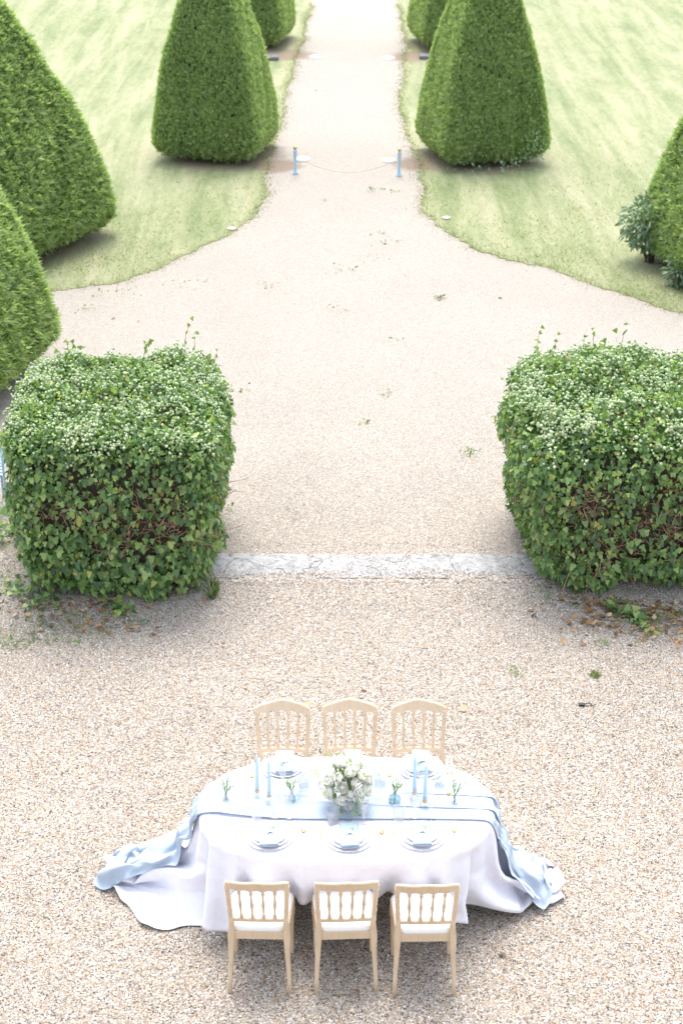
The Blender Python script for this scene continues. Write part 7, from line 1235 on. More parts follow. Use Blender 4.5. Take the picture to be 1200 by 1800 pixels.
    [165,-174,783,1,25,0,0,18,0,1,31,-1,0,22,1,0,32,-1,0,13,2,1,8,11,1,16,0,0,8,-11,2,29,-1,2,19,7,-1,28,-8,0,24,1,2,31,5,-1,8,0,2,16,-5,1,22,0,2,26,0,1,26,0,1,19,0,3,33,0],
    [198,-174,782,0,25,1,0,19,0,1,31,0,0,21,0,1,33,0,-1,11,2,1,6,10,2,18,-1,-1,7,-11,2,32,0,3,17,6,-1,32,-7,-1,21,1,2,31,6,0,7,-1,1,16,-5,1,22,0,2,27,0,2,25,0,1,19,0,2,34,0],
    [231,-173,782,0,23,1,0,20,0,0,31,-1,0,21,1,1,33,-1,-1,9,3,2,5,10,1,20,-2,-1,6,-10,3,36,0,2,14,5,0,35,-6,-2,18,2,2,28,7,0,10,-3,2,16,-6,1,21,1,2,28,-1,1,24,0,1,21,1,3,33,0],
    [263,-173,782,0,23,1,0,21,0,1,30,0,0,21,0,1,34,-1,-1,6,4,1,4,10,2,22,-4,-1,5,-9,3,38,0,1,14,4,0,38,-5,-1,16,2,1,24,8,1,11,-4,1,16,-6,1,22,1,2,28,0,2,23,0,1,22,0,3,33,0],
    [296,-173,782,0,22,1,0,22,0,0,31,0,0,21,0,1,33,-1,-1,4,4,2,4,10,1,22,-5,-1,6,-8,4,40,0,0,14,2,0,39,-3,-1,15,2,1,21,8,1,11,-4,2,17,-6,1,22,1,2,28,0,1,23,0,2,22,0,2,33,0],
    [329,-172,782,0,21,1,-1,23,0,1,30,0,0,21,0,0,34,-1,0,1,5,1,3,9,2,23,-6,-1,7,-7,3,41,0,0,15,1,1,40,-2,-2,14,2,1,17,9,2,12,-6,1,18,-5,1,21,1,2,29,0,2,22,0,1,23,0,3,33,-1],
    [361,-172,782,0,21,1,0,23,0,0,30,0,0,21,0,1,34,-1,-1,0,5,1,1,9,3,25,-7,-1,8,-6,3,41,-1,-1,17,1,1,40,0,-1,14,1,1,12,9,1,13,-6,2,19,-5,1,21,1,2,29,0,1,21,0,2,24,0,2,33,-1],
    [394,-172,782,0,21,0,0,23,0,0,30,1,0,21,-1,0,34,0,0,-2,5,1,0,8,2,24,-7,-1,11,-5,4,42,0,-1,18,0,0,39,-1,-1,16,2,1,7,9,2,14,-6,1,19,-5,1,21,1,2,29,-1,2,21,1,1,25,0,3,32,-1],
    [426,-172,782,0,20,1,0,25,0,0,29,0,0,21,0,1,34,-1,-1,-4,6,1,-1,7,2,26,-8,0,12,-4,3,41,0,-1,21,0,1,38,-1,-1,17,3,1,1,8,1,16,-6,2,20,-5,1,20,1,2,30,0,1,21,-1,2,25,1,2,32,-1],
    [459,-172,783,0,20,-1,0,25,1,0,29,0,0,22,0,0,33,-1,0,-6,6,1,-1,7,2,25,-8,0,15,-4,2,41,0,0,23,0,0,36,0,-1,18,1,1,-3,9,1,17,-6,2,20,-5,1,21,1,2,29,-1,1,21,0,2,26,1,3,31,-1],
    [491,-172,782,0,20,1,0,25,0,0,29,0,0,22,0,1,33,-1,-1,-8,6,1,-2,6,2,26,-8,1,18,-3,1,39,0,0,26,0,1,35,0,-1,17,2,0,-7,7,2,18,-5,2,21,-5,1,21,1,2,30,0,1,20,0,2,26,0,2,32,-1],
    [524,-172,782,0,19,1,0,26,0,0,29,0,0,22,0,0,33,-1,0,-9,6,0,-4,6,3,27,-8,0,21,-3,2,37,0,0,28,0,0,34,0,-1,17,1,0,-11,8,2,20,-5,2,22,-5,1,20,1,2,30,0,1,20,0,2,27,0,3,31,-1],
    [556,-173,782,0,20,0,0,26,1,0,29,0,0,22,0,1,34,-1,-1,-12,6,1,-4,5,2,28,-8,1,23,-2,1,36,0,0,29,0,1,33,-1,-1,17,3,-1,-15,6,2,22,-4,2,22,-4,1,20,-1,2,30,1,2,20,-1,2,27,1,2,31,-1],
    [589,-173,782,0,20,1,0,25,0,0,30,0,0,22,0,0,34,-1,0,-14,6,0,-4,5,3,29,-8,0,24,-3,1,35,1,1,31,-1,0,31,0,0,18,3,-1,-18,5,2,22,-3,2,23,-4,1,20,0,2,30,0,1,20,0,2,28,0,3,30,-1],
    [622,-174,782,-1,21,0,0,25,1,0,30,0,1,22,0,0,34,-1,-1,-16,6,1,-4,4,2,29,-6,1,27,-3,1,34,0,0,32,0,1,30,-1,-1,17,3,-1,-20,5,2,22,-2,2,24,-5,1,20,-1,2,29,1,2,21,0,2,28,0,2,31,0],
    [654,-175,782,0,21,1,0,26,0,0,30,0,0,22,0,0,33,-1,0,-16,6,0,-5,4,3,31,-6,1,28,-3,0,32,0,1,33,-1,0,29,0,0,17,3,-2,-22,4,2,23,-1,2,25,-4,2,18,-1,2,30,0,1,21,0,2,28,0,2,31,0],
    [687,-176,783,0,22,0,0,25,0,0,31,0,0,22,0,0,33,0,-1,-18,5,1,-4,4,2,31,-6,1,30,-3,1,31,0,0,33,0,1,28,-1,-1,16,3,-2,-22,4,2,22,0,2,26,-5,2,18,-1,2,29,0,1,22,0,2,28,0,3,31,0],
    [719,-177,782,0,23,1,0,25,0,0,31,0,0,22,0,0,33,0,0,-19,5,1,-4,3,2,32,-4,1,30,-4,0,30,0,1,34,0,0,28,-1,0,15,3,-2,-24,3,2,22,1,2,27,-4,1,17,-2,2,30,0,2,22,0,2,28,0,2,31,-1],
    [752,-178,782,0,24,1,0,24,0,-1,31,0,1,23,0,0,33,0,-1,-20,4,1,-5,4,2,33,-4,1,31,-4,1,30,0,0,33,0,1,28,0,0,14,2,-3,-24,3,2,21,1,2,28,-3,1,17,-3,2,29,0,2,22,0,2,28,0,3,32,-1],
    [785,-179,782,-1,24,1,0,24,-1,0,32,1,0,22,0,0,34,0,0,-22,4,1,-4,3,1,34,-2,2,31,-4,0,29,0,1,34,-1,1,27,-1,-1,13,4,-3,-25,2,2,21,1,2,28,-4,1,17,-2,3,29,0,1,23,0,3,28,-1,2,32,0],
    [817,-180,782,0,25,0,0,23,1,0,33,0,-1,22,0,0,34,0,0,-23,4,1,-4,3,2,34,-2,1,32,-4,0,29,0,1,33,-1,1,27,-1,0,12,3,-3,-25,2,2,20,2,1,28,-3,1,17,-3,3,28,-1,2,25,0,2,27,1,3,33,0],
    [850,-182,782,-1,27,0,0,22,0,0,33,1,0,23,-1,0,33,1,0,-23,3,1,-4,3,1,34,-1,2,33,-3,-1,28,0,2,32,-2,1,28,-2,0,11,4,-4,-26,2,2,20,2,1,28,-4,1,18,-1,3,27,-2,2,26,1,2,26,1,3,34,-1],
    [883,-184,782,-1,29,0,0,21,0,-1,33,1,0,23,0,0,33,1,0,-23,2,1,-5,2,2,35,0,1,33,-2,0,30,0,0,29,-3,3,29,-3,-1,9,5,-3,-25,1,1,20,2,1,30,-2,0,17,-2,3,26,0,2,26,-1,3,26,1,3,34,-5],
    [916,-188,781,-2,30,2,0,21,0,-1,34,0,-2,23,-2,2,34,1,1,-24,3,1,-5,2,2,36,0,0,34,1,0,28,-2,1,28,-5,2,30,-1,0,9,5,-5,-25,0,3,21,2,0,30,-1,0,17,-2,3,25,0,2,27,-1,4,27,-2,0,33,-15],
    [947,-192,767,-1,32,9,0,19,1,1,35,5,-4,22,-4,2,36,4,0,-23,2,3,-6,2,2,36,2,-7,32,-3,6,30,1,2,27,-7,1,32,-3,0,9,7,-5,-26,1,4,21,3,0,31,0,-1,17,-6,3,24,2,-1,27,-11,2,26,-7,-11,27,-25],
    [964,-189,740,9,27,18,0,18,2,1,36,6,-3,25,-1,2,35,8,4,-25,3,1,-6,4,1,37,5,-9,30,-10,1,32,-5,9,27,5,0,32,-10,3,7,9,-2,-23,9,0,23,2,-9,26,-10,4,17,-4,-3,22,-8,7,31,-4,-6,18,-16,-13,26,-27],
    [973,-182,712,8,28,20,9,8,6,-3,38,0,0,24,2,2,36,10,2,-24,3,2,-8,10,1,38,7,-6,25,-16,1,32,-4,0,29,-2,3,32,-2,3,7,7,1,-21,17,0,25,5,-7,19,-18,-2,15,-10,-1,24,-9,6,31,0,-3,16,-15,-14,24,-29],
    [986,-179,689,2,31,18,6,4,6,-3,38,1,0,23,4,1,35,6,6,-25,8,5,-8,13,-3,37,2,-6,25,-18,2,32,2,-1,26,-7,0,35,-2,7,1,12,6,-10,25,-2,22,-1,-8,14,-20,-8,15,-15,1,23,-8,10,32,5,-4,12,-14,-10,22,-30],
    [995,-181,664,-2,34,15,6,9,9,3,35,10,0,15,8,-4,35,-6,9,-24,12,6,-7,13,-8,36,-2,-2,29,-12,7,30,18,-3,19,-16,-4,32,-10,6,-2,18,10,13,22,-1,17,-1,-9,6,-20,-10,17,-17,2,22,-6,12,34,6,-5,4,-13,-12,19,-32],
    [999,-180,636,2,33,19,3,15,10,11,19,28,-1,19,1,-7,33,-14,10,-21,12,6,-5,11,-8,37,-3,1,27,7,8,31,20,-3,19,-11,-9,18,-27,5,10,16,6,27,15,7,13,7,-10,1,-20,-9,12,-18,1,24,-6,12,35,7,-4,8,-12,-16,3,-33],
    [1009,-180,619,-1,36,14,3,17,10,13,11,31,-1,20,0,-9,32,-17,10,-17,12,7,-4,12,-9,39,-4,2,24,9,10,27,24,-2,18,-9,-10,18,-28,2,19,8,3,23,13,11,9,12,-8,6,-16,-12,7,-23,2,19,-4,12,35,7,-3,11,-10,-17,-4,-32],
    [1020,-174,613,-6,40,-3,-2,17,6,16,4,29,-1,20,1,-11,30,-19,11,-10,14,8,0,14,-12,35,-8,4,16,8,12,24,25,-1,18,-5,-9,25,-24,-8,10,-1,7,23,12,13,9,14,-4,15,-11,-15,1,-23,2,5,-2,11,36,5,-4,10,-6,-16,1,-34],
    [1025,-157,590,-9,35,-7,-5,18,0,16,-5,25,-1,21,2,-13,26,-20,11,0,17,10,6,16,-14,29,-8,5,7,2,12,22,25,1,17,-3,-16,14,-19,-5,15,-6,11,17,11,12,19,14,-2,16,-8,-14,-14,-13,-3,2,-7,11,37,4,-6,7,1,-3,22,-38],
    [1029,-141,564,-13,28,-11,-5,19,-2,15,-9,20,0,18,4,-14,24,-20,11,9,18,11,11,18,-16,22,-8,2,11,3,16,10,18,-1,17,-1,-15,12,-17,-6,13,-6,13,13,11,12,23,12,-2,14,-4,-13,-19,-12,-8,-2,-6,13,32,4,-1,16,-1,10,33,-18],
    [1034,-133,541,-13,24,-12,-7,20,-4,14,-5,19,2,9,3,-13,22,-18,11,13,18,10,13,18,-15,21,-7,-1,17,3,17,2,14,0,17,1,-15,10,-16,-7,14,-7,11,17,11,15,18,11,-2,12,-2,-15,-19,-13,-10,-3,-7,11,27,3,6,19,2,7,37,-13],
    [1045,-135,523,-12,21,-12,-9,17,-6,14,-3,20,4,15,10,-10,25,-11,11,8,11,9,14,12,-16,16,-12,-1,17,5,14,7,13,2,20,1,-12,20,-4,-8,7,-15,8,19,7,16,16,12,-2,13,-3,-17,-15,-14,-14,-4,-9,10,23,2,10,9,8,6,34,19],
    [1059,-148,502,-6,26,0,-13,8,-12,14,8,15,3,10,7,-10,12,4,14,23,9,11,26,-2,-15,4,-11,-3,12,12,9,23,-1,1,21,-1,-3,21,14,-8,12,-14,6,19,-1,14,16,11,-2,17,-5,-19,-5,-11,-17,-9,-13,8,20,1,12,9,9,-15,6,16],
    [1072,-163,466,0,23,15,-9,25,-5,8,15,4,6,2,9,-9,20,-1,11,23,7,12,26,3,-11,-2,-9,-9,17,-1,7,21,3,3,21,3,-6,21,2,2,20,12,3,16,-9,9,23,7,-1,13,-7,-17,-2,-10,-18,-6,-11,5,21,-1,11,17,10,-16,3,8],
    [1081,-170,427,4,15,16,-3,33,17,4,16,-4,4,6,10,-4,22,-3,7,24,9,10,23,16,-7,4,-12,-8,13,-10,0,23,-5,3,22,6,-4,19,-5,1,23,6,5,21,5,6,25,1,1,16,1,-14,-3,-12,-16,-4,-11,3,23,0,8,25,8,-13,1,1],
    [1085,-148,391,1,-15,16,2,34,19,6,15,8,5,13,9,-3,24,-1,8,17,20,9,14,25,-6,16,-15,-9,15,-22,-2,22,-9,2,25,1,-3,22,-4,0,25,0,5,22,5,8,21,8,-1,21,-1,-13,-1,-12,-14,-2,-11,3,24,2,5,33,5,-8,-1,-6],
    [1094,-144,365,-8,-16,11,8,25,25,4,19,8,5,14,9,-1,25,3,8,17,20,10,13,25,-6,21,-10,-10,7,-26,-4,21,-13,-1,26,-2,0,27,-2,0,27,0,6,23,6,7,19,7,-3,22,-3,-12,-2,-12,-12,2,-10,3,24,3,5,38,5,-6,0,-10],
    [1099,-158,343,-6,-17,26,8,44,6,0,21,1,6,7,10,1,26,7,5,25,21,8,11,22,-3,24,-9,-10,-8,-28,1,23,-14,-3,23,-6,1,29,6,-2,30,-1,3,25,6,6,18,5,-5,19,-5,-12,-3,-10,-11,10,-10,7,17,7,6,41,7,-6,-7,-8],
    [1103,-186,334,3,13,24,1,51,-20,1,26,2,7,0,13,4,11,10,1,30,18,5,19,19,-3,28,-10,-4,-23,-29,6,24,-12,-2,27,-2,-7,26,1,2,31,10,-1,27,-2,3,20,2,-9,7,-4,-9,18,-8,-9,2,-12,4,20,8,12,21,21,-5,17,-8],
    [1116,-199,331,4,44,-6,1,47,-24,3,21,2,5,-17,13,2,16,17,0,28,19,3,27,13,-3,31,-12,3,-33,-23,6,25,-14,-3,22,2,-7,27,-1,0,34,12,-2,31,-2,-1,20,-3,-8,24,-1,-8,14,-14,-10,-17,-13,1,24,9,12,20,21,2,31,11],
    [1134,-182,305,2,42,-13,1,43,-23,3,22,6,2,-22,18,0,4,23,2,32,14,3,30,9,-3,36,-13,8,-38,-13,-4,14,-8,-6,16,-3,2,37,8,0,43,-2,-2,31,-2,-4,27,-6,-9,28,-6,-8,-9,-15,-8,-16,-13,-2,28,6,12,27,21,7,22,15],
    [1152,-172,282,1,40,-16,1,41,-19,1,12,13,-3,-26,20,5,16,16,3,32,13,3,24,9,-4,44,-1,8,-29,-23,-13,-5,-7,3,25,6,2,42,8,3,44,-9,-3,31,1,-4,23,-12,-13,24,-13,-9,-17,-10,-7,-12,-14,-3,33,3,10,28,20,10,15,15],
    [1167,-170,260,3,42,-5,1,31,-23,2,4,18,-6,-18,13,13,44,9,5,10,21,0,17,10,-5,45,2,-5,10,-23,0,-17,-22,-2,29,11,11,40,4,2,45,-1,-5,21,12,-4,19,-19,-15,23,-15,-10,-16,-13,-8,-8,-13,-5,34,2,9,26,20,10,0,15],
    [1184,-176,238,4,35,5,-18,11,-2,15,19,-14,13,21,15,7,18,15,8,-2,16,-1,27,14,-6,40,2,-6,31,-18,4,-9,-26,0,34,3,10,46,-2,-2,30,26,-5,26,8,-4,16,-20,-15,18,-17,-11,-10,-18,-10,0,-13,-6,35,2,9,18,19,9,-16,10],
    [1204,-190,214,3,39,-1,-11,28,0,12,18,7,14,27,0,10,-19,30,2,4,22,3,32,5,-2,42,-10,-6,39,-12,4,12,-24,2,37,-3,6,39,16,0,38,17,-3,19,0,-5,0,-15,-18,32,-8,-11,-3,-21,-9,9,-11,-7,37,-2,12,0,16,-21,9,14],
    [1228,-201,186,-3,40,-1,0,38,1,10,28,6,17,9,19,9,-15,26,-1,3,23,1,28,-4,-1,42,-13,-4,42,-10,2,30,-12,-6,36,7,17,43,2,1,37,17,-6,18,1,-10,-13,-14,-13,26,-10,-11,20,-11,-11,16,-6,-6,41,-4,-12,9,17,-15,-5,0],
    [1254,-205,159,-4,44,3,0,38,7,11,25,8,15,3,20,9,-10,25,1,16,19,-3,18,-10,-6,41,-14,2,45,-8,0,32,-5,-4,41,5,1,43,17,18,33,1,-12,26,7,-16,-7,-9,-2,8,-17,-13,30,-5,-14,26,0,-16,34,-4,-31,10,5,10,-24,-6],
    [1274,-204,132,-5,50,5,-5,41,10,16,16,10,18,-2,18,10,3,23,-1,24,17,-16,29,3,0,30,-32,15,35,-9,0,30,8,-12,32,-1,-16,46,25,13,38,5,3,30,-4,-12,4,-9,3,0,-16,-13,34,-1,-19,15,-1,-30,16,0,-31,23,-3,6,-28,10],
    [1262,-199,134,-3,57,0,25,32,-13,12,23,12,12,13,23,7,4,22,1,25,11,-11,42,6,16,8,-40,21,24,-8,-1,23,21,-17,32,3,-22,38,8,-14,36,13,6,26,2,18,16,-18,-1,29,-27,-16,30,7,-23,7,2,-38,15,19,-28,17,-15,-5,-36,12],
    [1247,-180,132,27,53,-29,31,15,-11,12,4,18,-2,41,14,7,19,23,0,19,8,10,31,11,29,1,-42,20,20,3,-4,27,22,-20,37,14,-23,36,6,-13,31,3,6,26,-1,17,35,-40,-7,42,-20,-15,24,12,-32,13,19,-37,-16,13,-28,32,-1,-14,-27,1],
    [1252,-156,104,44,20,-35,31,9,-3,13,11,19,-2,38,18,-4,38,15,10,21,11,24,19,14,25,-2,-39,11,23,-3,-16,25,13,-7,44,31,-21,41,18,-14,30,1,0,23,-31,1,40,-41,-5,40,-22,-11,5,17,-18,21,25,-45,15,36,-27,-11,-13,-27,20,1],
    [1277,-167,72,41,20,-30,27,9,5,7,16,27,1,34,29,3,37,13,7,27,9,25,11,6,27,7,-35,-9,25,-15,-8,34,13,-8,46,29,-9,45,16,-17,29,5,-1,29,-20,-1,36,-44,-15,24,-24,-10,18,4,-13,13,42,-33,25,37,-23,-4,-20,-24,12,-8],
    [1303,-179,56,36,17,-25,21,19,5,-4,21,33,15,38,28,-4,28,23,-3,14,22,25,22,0,29,28,-29,3,26,-17,-6,35,13,-13,47,24,-24,35,14,5,28,-20,-8,35,-12,-17,40,-9,0,17,-40,-6,4,-4,-20,17,31,-23,37,35,-20,0,-18,-19,6,-18],
    [1324,-191,54,30,14,-22,5,31,21,16,40,11,12,27,42,-12,13,39,-25,19,21,11,32,-7,31,32,-17,10,29,-6,-10,36,10,-17,46,21,12,32,0,-4,27,-16,-10,16,-15,3,54,-17,-1,23,-32,-6,7,-16,-21,26,17,-25,35,25,-16,-14,-14,-16,13,-18],
    [1340,-196,44,21,30,11,19,25,0,20,40,26,3,34,36,-10,35,12,-18,0,35,-34,22,19,13,34,-13,11,31,-2,-7,40,18,0,45,16,1,16,-25,-1,35,-7,18,22,-29,19,10,-38,-9,48,5,-17,26,3,-22,29,14,-5,15,-26,-17,-3,-19,-27,-8,-8],
]
RP = np.cumsum(np.array(RUNNER, dtype=float).reshape(RUNNER_N[0], RUNNER_N[1], 3), 1) * .001
RP[:, :, 2] -= .008
CP[:, :, 2] -= .010

def grid_faces(nx, ny):
    I = np.arange(nx * ny).reshape(nx, ny)
    return np.stack([I[:-1, :-1], I[1:, :-1], I[1:, 1:], I[:-1, 1:]], -1).reshape(-1, 4)

tc = link('tablecloth', np_mesh('tablecloth', CP.reshape(-1, 3), grid_faces(*CLOTH_N)), M['white_linen'], None, True, (TX, TY, 0))
tag(tc, 'long white tablecloth over the oval table, its ends spread over the gravel', 'tablecloth')
sd = tc.modifiers.new('smooth', 'SUBSURF'); sd.levels = 1; sd.render_levels = 1
so = tc.modifiers.new('thick', 'SOLIDIFY'); so.thickness = .0016; so.offset = 1

tr_ = link('table_runner', np_mesh('table_runner', RP.reshape(-1, 3), grid_faces(*RUNNER_N)), M['blue_gauze'], None, True, (TX, TY, 0))
tag(tr_, 'pale blue gauze runner gathered along the table and trailing onto the ground', 'runner')
sd = tr_.modifiers.new('smooth', 'SUBSURF'); sd.levels = 2; sd.render_levels = 2
so = tr_.modifiers.new('thick', 'SOLIDIFY'); so.thickness = .0010; so.offset = 1

# ------------------------------------------------------------------ chairs
def back_pt(u, z, t=0.0):
    """point of the bowed, leaning chair back; u -1..1 across, z height, t thickness offset to the rear"""
    k = (z - .45) / .43
    hw = .166 + .020 * k
    return Vector((u * hw, -.175 - .075 * k - (.040 * max(0, k) * (1 - u * u)) - t, z))

def make_chair():
    root = empty('dining_chair')
    W = M['pale_wood']
    # seat frame
    mb = MB()
    zb, zt = .395, .455
    def seat_outline(s, n=9):
        # trapezoid with a slightly bowed front
        pts = []
        for i in range(n): 
            t = -1 + 2 * i / (n - 1); pts.append((t * (.205 - s), .188 - s - .012 * t * t * 1.2))
        for i in range(n):
            t = 1 - 2 * i / (n - 1); pts.append((t * (.178 - s), -.185 + s))
        return pts
    o1, o2 = seat_outline(0), seat_outline(.022)
    n = len(o1)
    rings = [(o1, zb), (o1, zt - .004), (seat_outline(.004), zt), (o2, zt), (o2, zb)]
    for o_, z in rings: mb.v.extend([(x, y, z) for x, y in o_])
    for a in range(len(rings)):
        b = (a + 1) % len(rings)
        for i in range(n):
            j = (i + 1) % n; mb.f.append((a * n + i, a * n + j, b * n + j, b * n + i))
    mb.build('seat_frame', W, root)
    # cushion
    mb = MB(); k = 17
    for i in range(k):
        for j in range(k):
            a, b = -1 + 2 * i / (k - 1), -1 + 2 * j / (k - 1)
            e = max(abs(a), abs(b))
            # square to rounded square
            f = (abs(a) ** 9 + abs(b) ** 9) ** (1 / 9) if e > 0 else 1
            s = e / f if f > 0 else 1
            x0, y0 = a * s, b * s
            hw = .172 + (.205 - .172) * (y0 + 1) / 2
            rim = max(0.0, (e - .72) / .28)
            z = .512 + .008 * (1 - x0 * x0) * (1 - y0 * y0) - .040 * (1 - math.sqrt(max(0, 1 - rim ** 2.6)))
            mb.v.append((x0 * hw, .003 + y0 * .186, z))
    for i in range(k - 1):
        for j in range(k - 1): mb.f.append((i * k + j, (i + 1) * k + j, (i + 1) * k + j + 1, i * k + j + 1))
    b0 = len(mb.v)
    edge = [(i, 0) for i in range(k)] + [(k - 1, j) for j in range(1, k)] + [(i, k - 1) for i in range(k - 2, -1, -1)] + [(0, j) for j in range(k - 2, 0, -1)]
    for (i, j) in edge:
        x, y, z = mb.v[i * k + j]; mb.v.append((x * .985, y * .985, .4555))
    m = len(edge)
    for q_ in range(m):
        r_ = (q_ + 1) % m; e1 = edge[q_]; e2 = edge[r_]
        mb.f.append((e1[0] * k + e1[1], b0 + q_, b0 + r_, e2[0] * k + e2[1]))
    mb.build('cushion', M['cushion_white'], root, True)
    # rear legs: sabre curve up to the shoulder, then the square block below the turned post
    for sx in (-1, 1):
        mb = MB()
        pts = [(sx * .190, -.235, 0), (sx * .187, -.216, .10), (sx * .181, -.196, .22), (sx * .176, -.182, .33), (sx * .174, -.178, .42), (sx * .171, -.180, .48), tuple(back_pt(sx, .53)), tuple(back_pt(sx, .60))]
        mb.tube(pts, [.0125, .0135, .0155, .019, .0235, .0205, .0165, .0155], 12, True, (1, 1))
        mb.build('leg', W, root, True)
        # turned front legs
        mb = MB()
        mb.lathe([(.011, 0), (.013, .01), (.0135, .05), (.019, .30), (.020, .315), (.0255, .325), (.0255, .335), (.020, .345), (.0265, .357), (.0265, .37), (.019, .378), (.024, .39), (.024, .394)], 16, Matrix.Translation((sx * .182, .160, 0)))
        mb.build('leg', W, root, True)
        # turned post of the back
        mb = MB()
        a, b = back_pt(sx, .585), back_pt(sx, .868)
        L = (b - a).length
        prof = [(.0155, 0), (.016, .03), (.0125, .036), (.0175, .045), (.0175, .055), (.0125, .064), (.0165, .075), (.0125, .086)]
        z = .095
        while z < L - .085:
            prof += [(.0125, z), (.0165, z + .010), (.0165, z + .017), (.0125, z + .026)]; z += .031
        prof += [(.0125, L - .07), (.0175, L - .06), (.0175, L - .052), (.013, L - .045), (.0165, L - .02), (.0165, L)]
        mb.lathe(prof, 14, Matrix.Translation(a) @ (b - a).to_track_quat('Z', 'Y').to_matrix().to_4x4())
        mb.build('post', W, root, True)
    # rails with scalloped edges
    SP = [-.6, -.2, .2, .6]
    def rail(name, lower, upper, th, ends=1.0):
        mb = MB(); nu = 91
        for i in range(nu):
            u = -ends + 2 * ends * i / (nu - 1)
            z0, z1 = lower(u), upper(u)
            for (z, t) in ((z0, -th), (z1 - .006, -th), (z1, -th + .006), (z1, th - .006), (z1 - .006, th), (z0, th)):
                mb.v.append(tuple(back_pt(u, z, t)))
        for i in range(nu - 1):
            for j in range(6):
                mb.f.append((i * 6 + j, (i + 1) * 6 + j, (i + 1) * 6 + (j + 1) % 6, i * 6 + (j + 1) % 6))
        mb.f.append(tuple(range(6))); mb.f.append(tuple(reversed(range((nu - 1) * 6, nu * 6))))
        mb.build(name, W, root)
    def arch(u):
        k_ = (u + 1) / .4; f = k_ - math.floor(k_); f = 2 * f - 1
        return math.sqrt(max(0, 1 - abs(f) ** 2.4))
    crest = lambda u: .893 + .034 * (1 - abs(u) ** 2.4) + .004 * math.cos(u * math.pi * 2)
    rail('top_rail', lambda u: .800 + .044 * arch(u) + .014 * (1 - u * u) - .02 * max(0, abs(u) - .93) / .1, crest, .012, 1.05)
    rail('lower_rail', lambda u: .548 + .006 * (1 - u * u), lambda u: .604 - .028 * arch(u) + .006 * (1 - u * u), .010, .96)
    for u in SP:
        a, b = back_pt(u, .592), back_pt(u * 1.0, .826)
        L = (b - a).length
        mb = MB()
        mb.lathe([(.012, 0), (.013, .012), (.008, .024), (.0065, .045), (.0105, L * .42), (.013, L * .47), (.008, L * .49), (.013, L * .52), (.0105, L * .57), (.0065, L - .045), (.008, L - .024), (.013, L - .012), (.012, L)], 12,
                 Matrix.Translation(a) @ (b - a).to_track_quat('Z', 'Y').to_matrix().to_4x4())
        mb.build('spindle', W, root, True)
    return root

chair = make_chair()
CG = 'pale wooden spindle back dining chairs round the table'
for i, (x, y, rz, lab) in enumerate([
        (-.512, 8.648, -1.5, 'left chair of the near row, white seat, its back to the viewer'),
        (.020, 8.648, 2.5, 'middle chair of the near row, white seat, its back to the viewer'),
        (.520, 8.625, 1.0, 'right chair of the near row, white seat, its back to the viewer'),
        (-.425, 10.125, 179, 'left chair of the far row, behind the table'),
        (.062, 10.135, 180.5, 'middle chair of the far row, behind the table and the bouquet'),
        (.562, 10.13, 182, 'right chair of the far row, behind the table')]):
    o = chair if i == 0 else copy_tree(chair)
    o.location = (x, y, .0); o.rotation_euler = (0, 0, R(rz))
    tag(o, lab, 'chair', CG)

# ------------------------------------------------------------------ place settings
def plate_mesh(r, h):
    mb = MB()
    mb.lathe([(r * .55, 0), (r * .62, .002), (r * .66, h * .35), (r * .97, h * .86), (r, h), (r * .985, h + .003), (r * .95, h * .95), (r * .68, h * .52), (r * .60, h * .30), (0.001, h * .27)], 48)
    return mb.mesh('plate')
PL = [plate_mesh(.160, .020), plate_mesh(.134, .018), plate_mesh(.112, .018)]

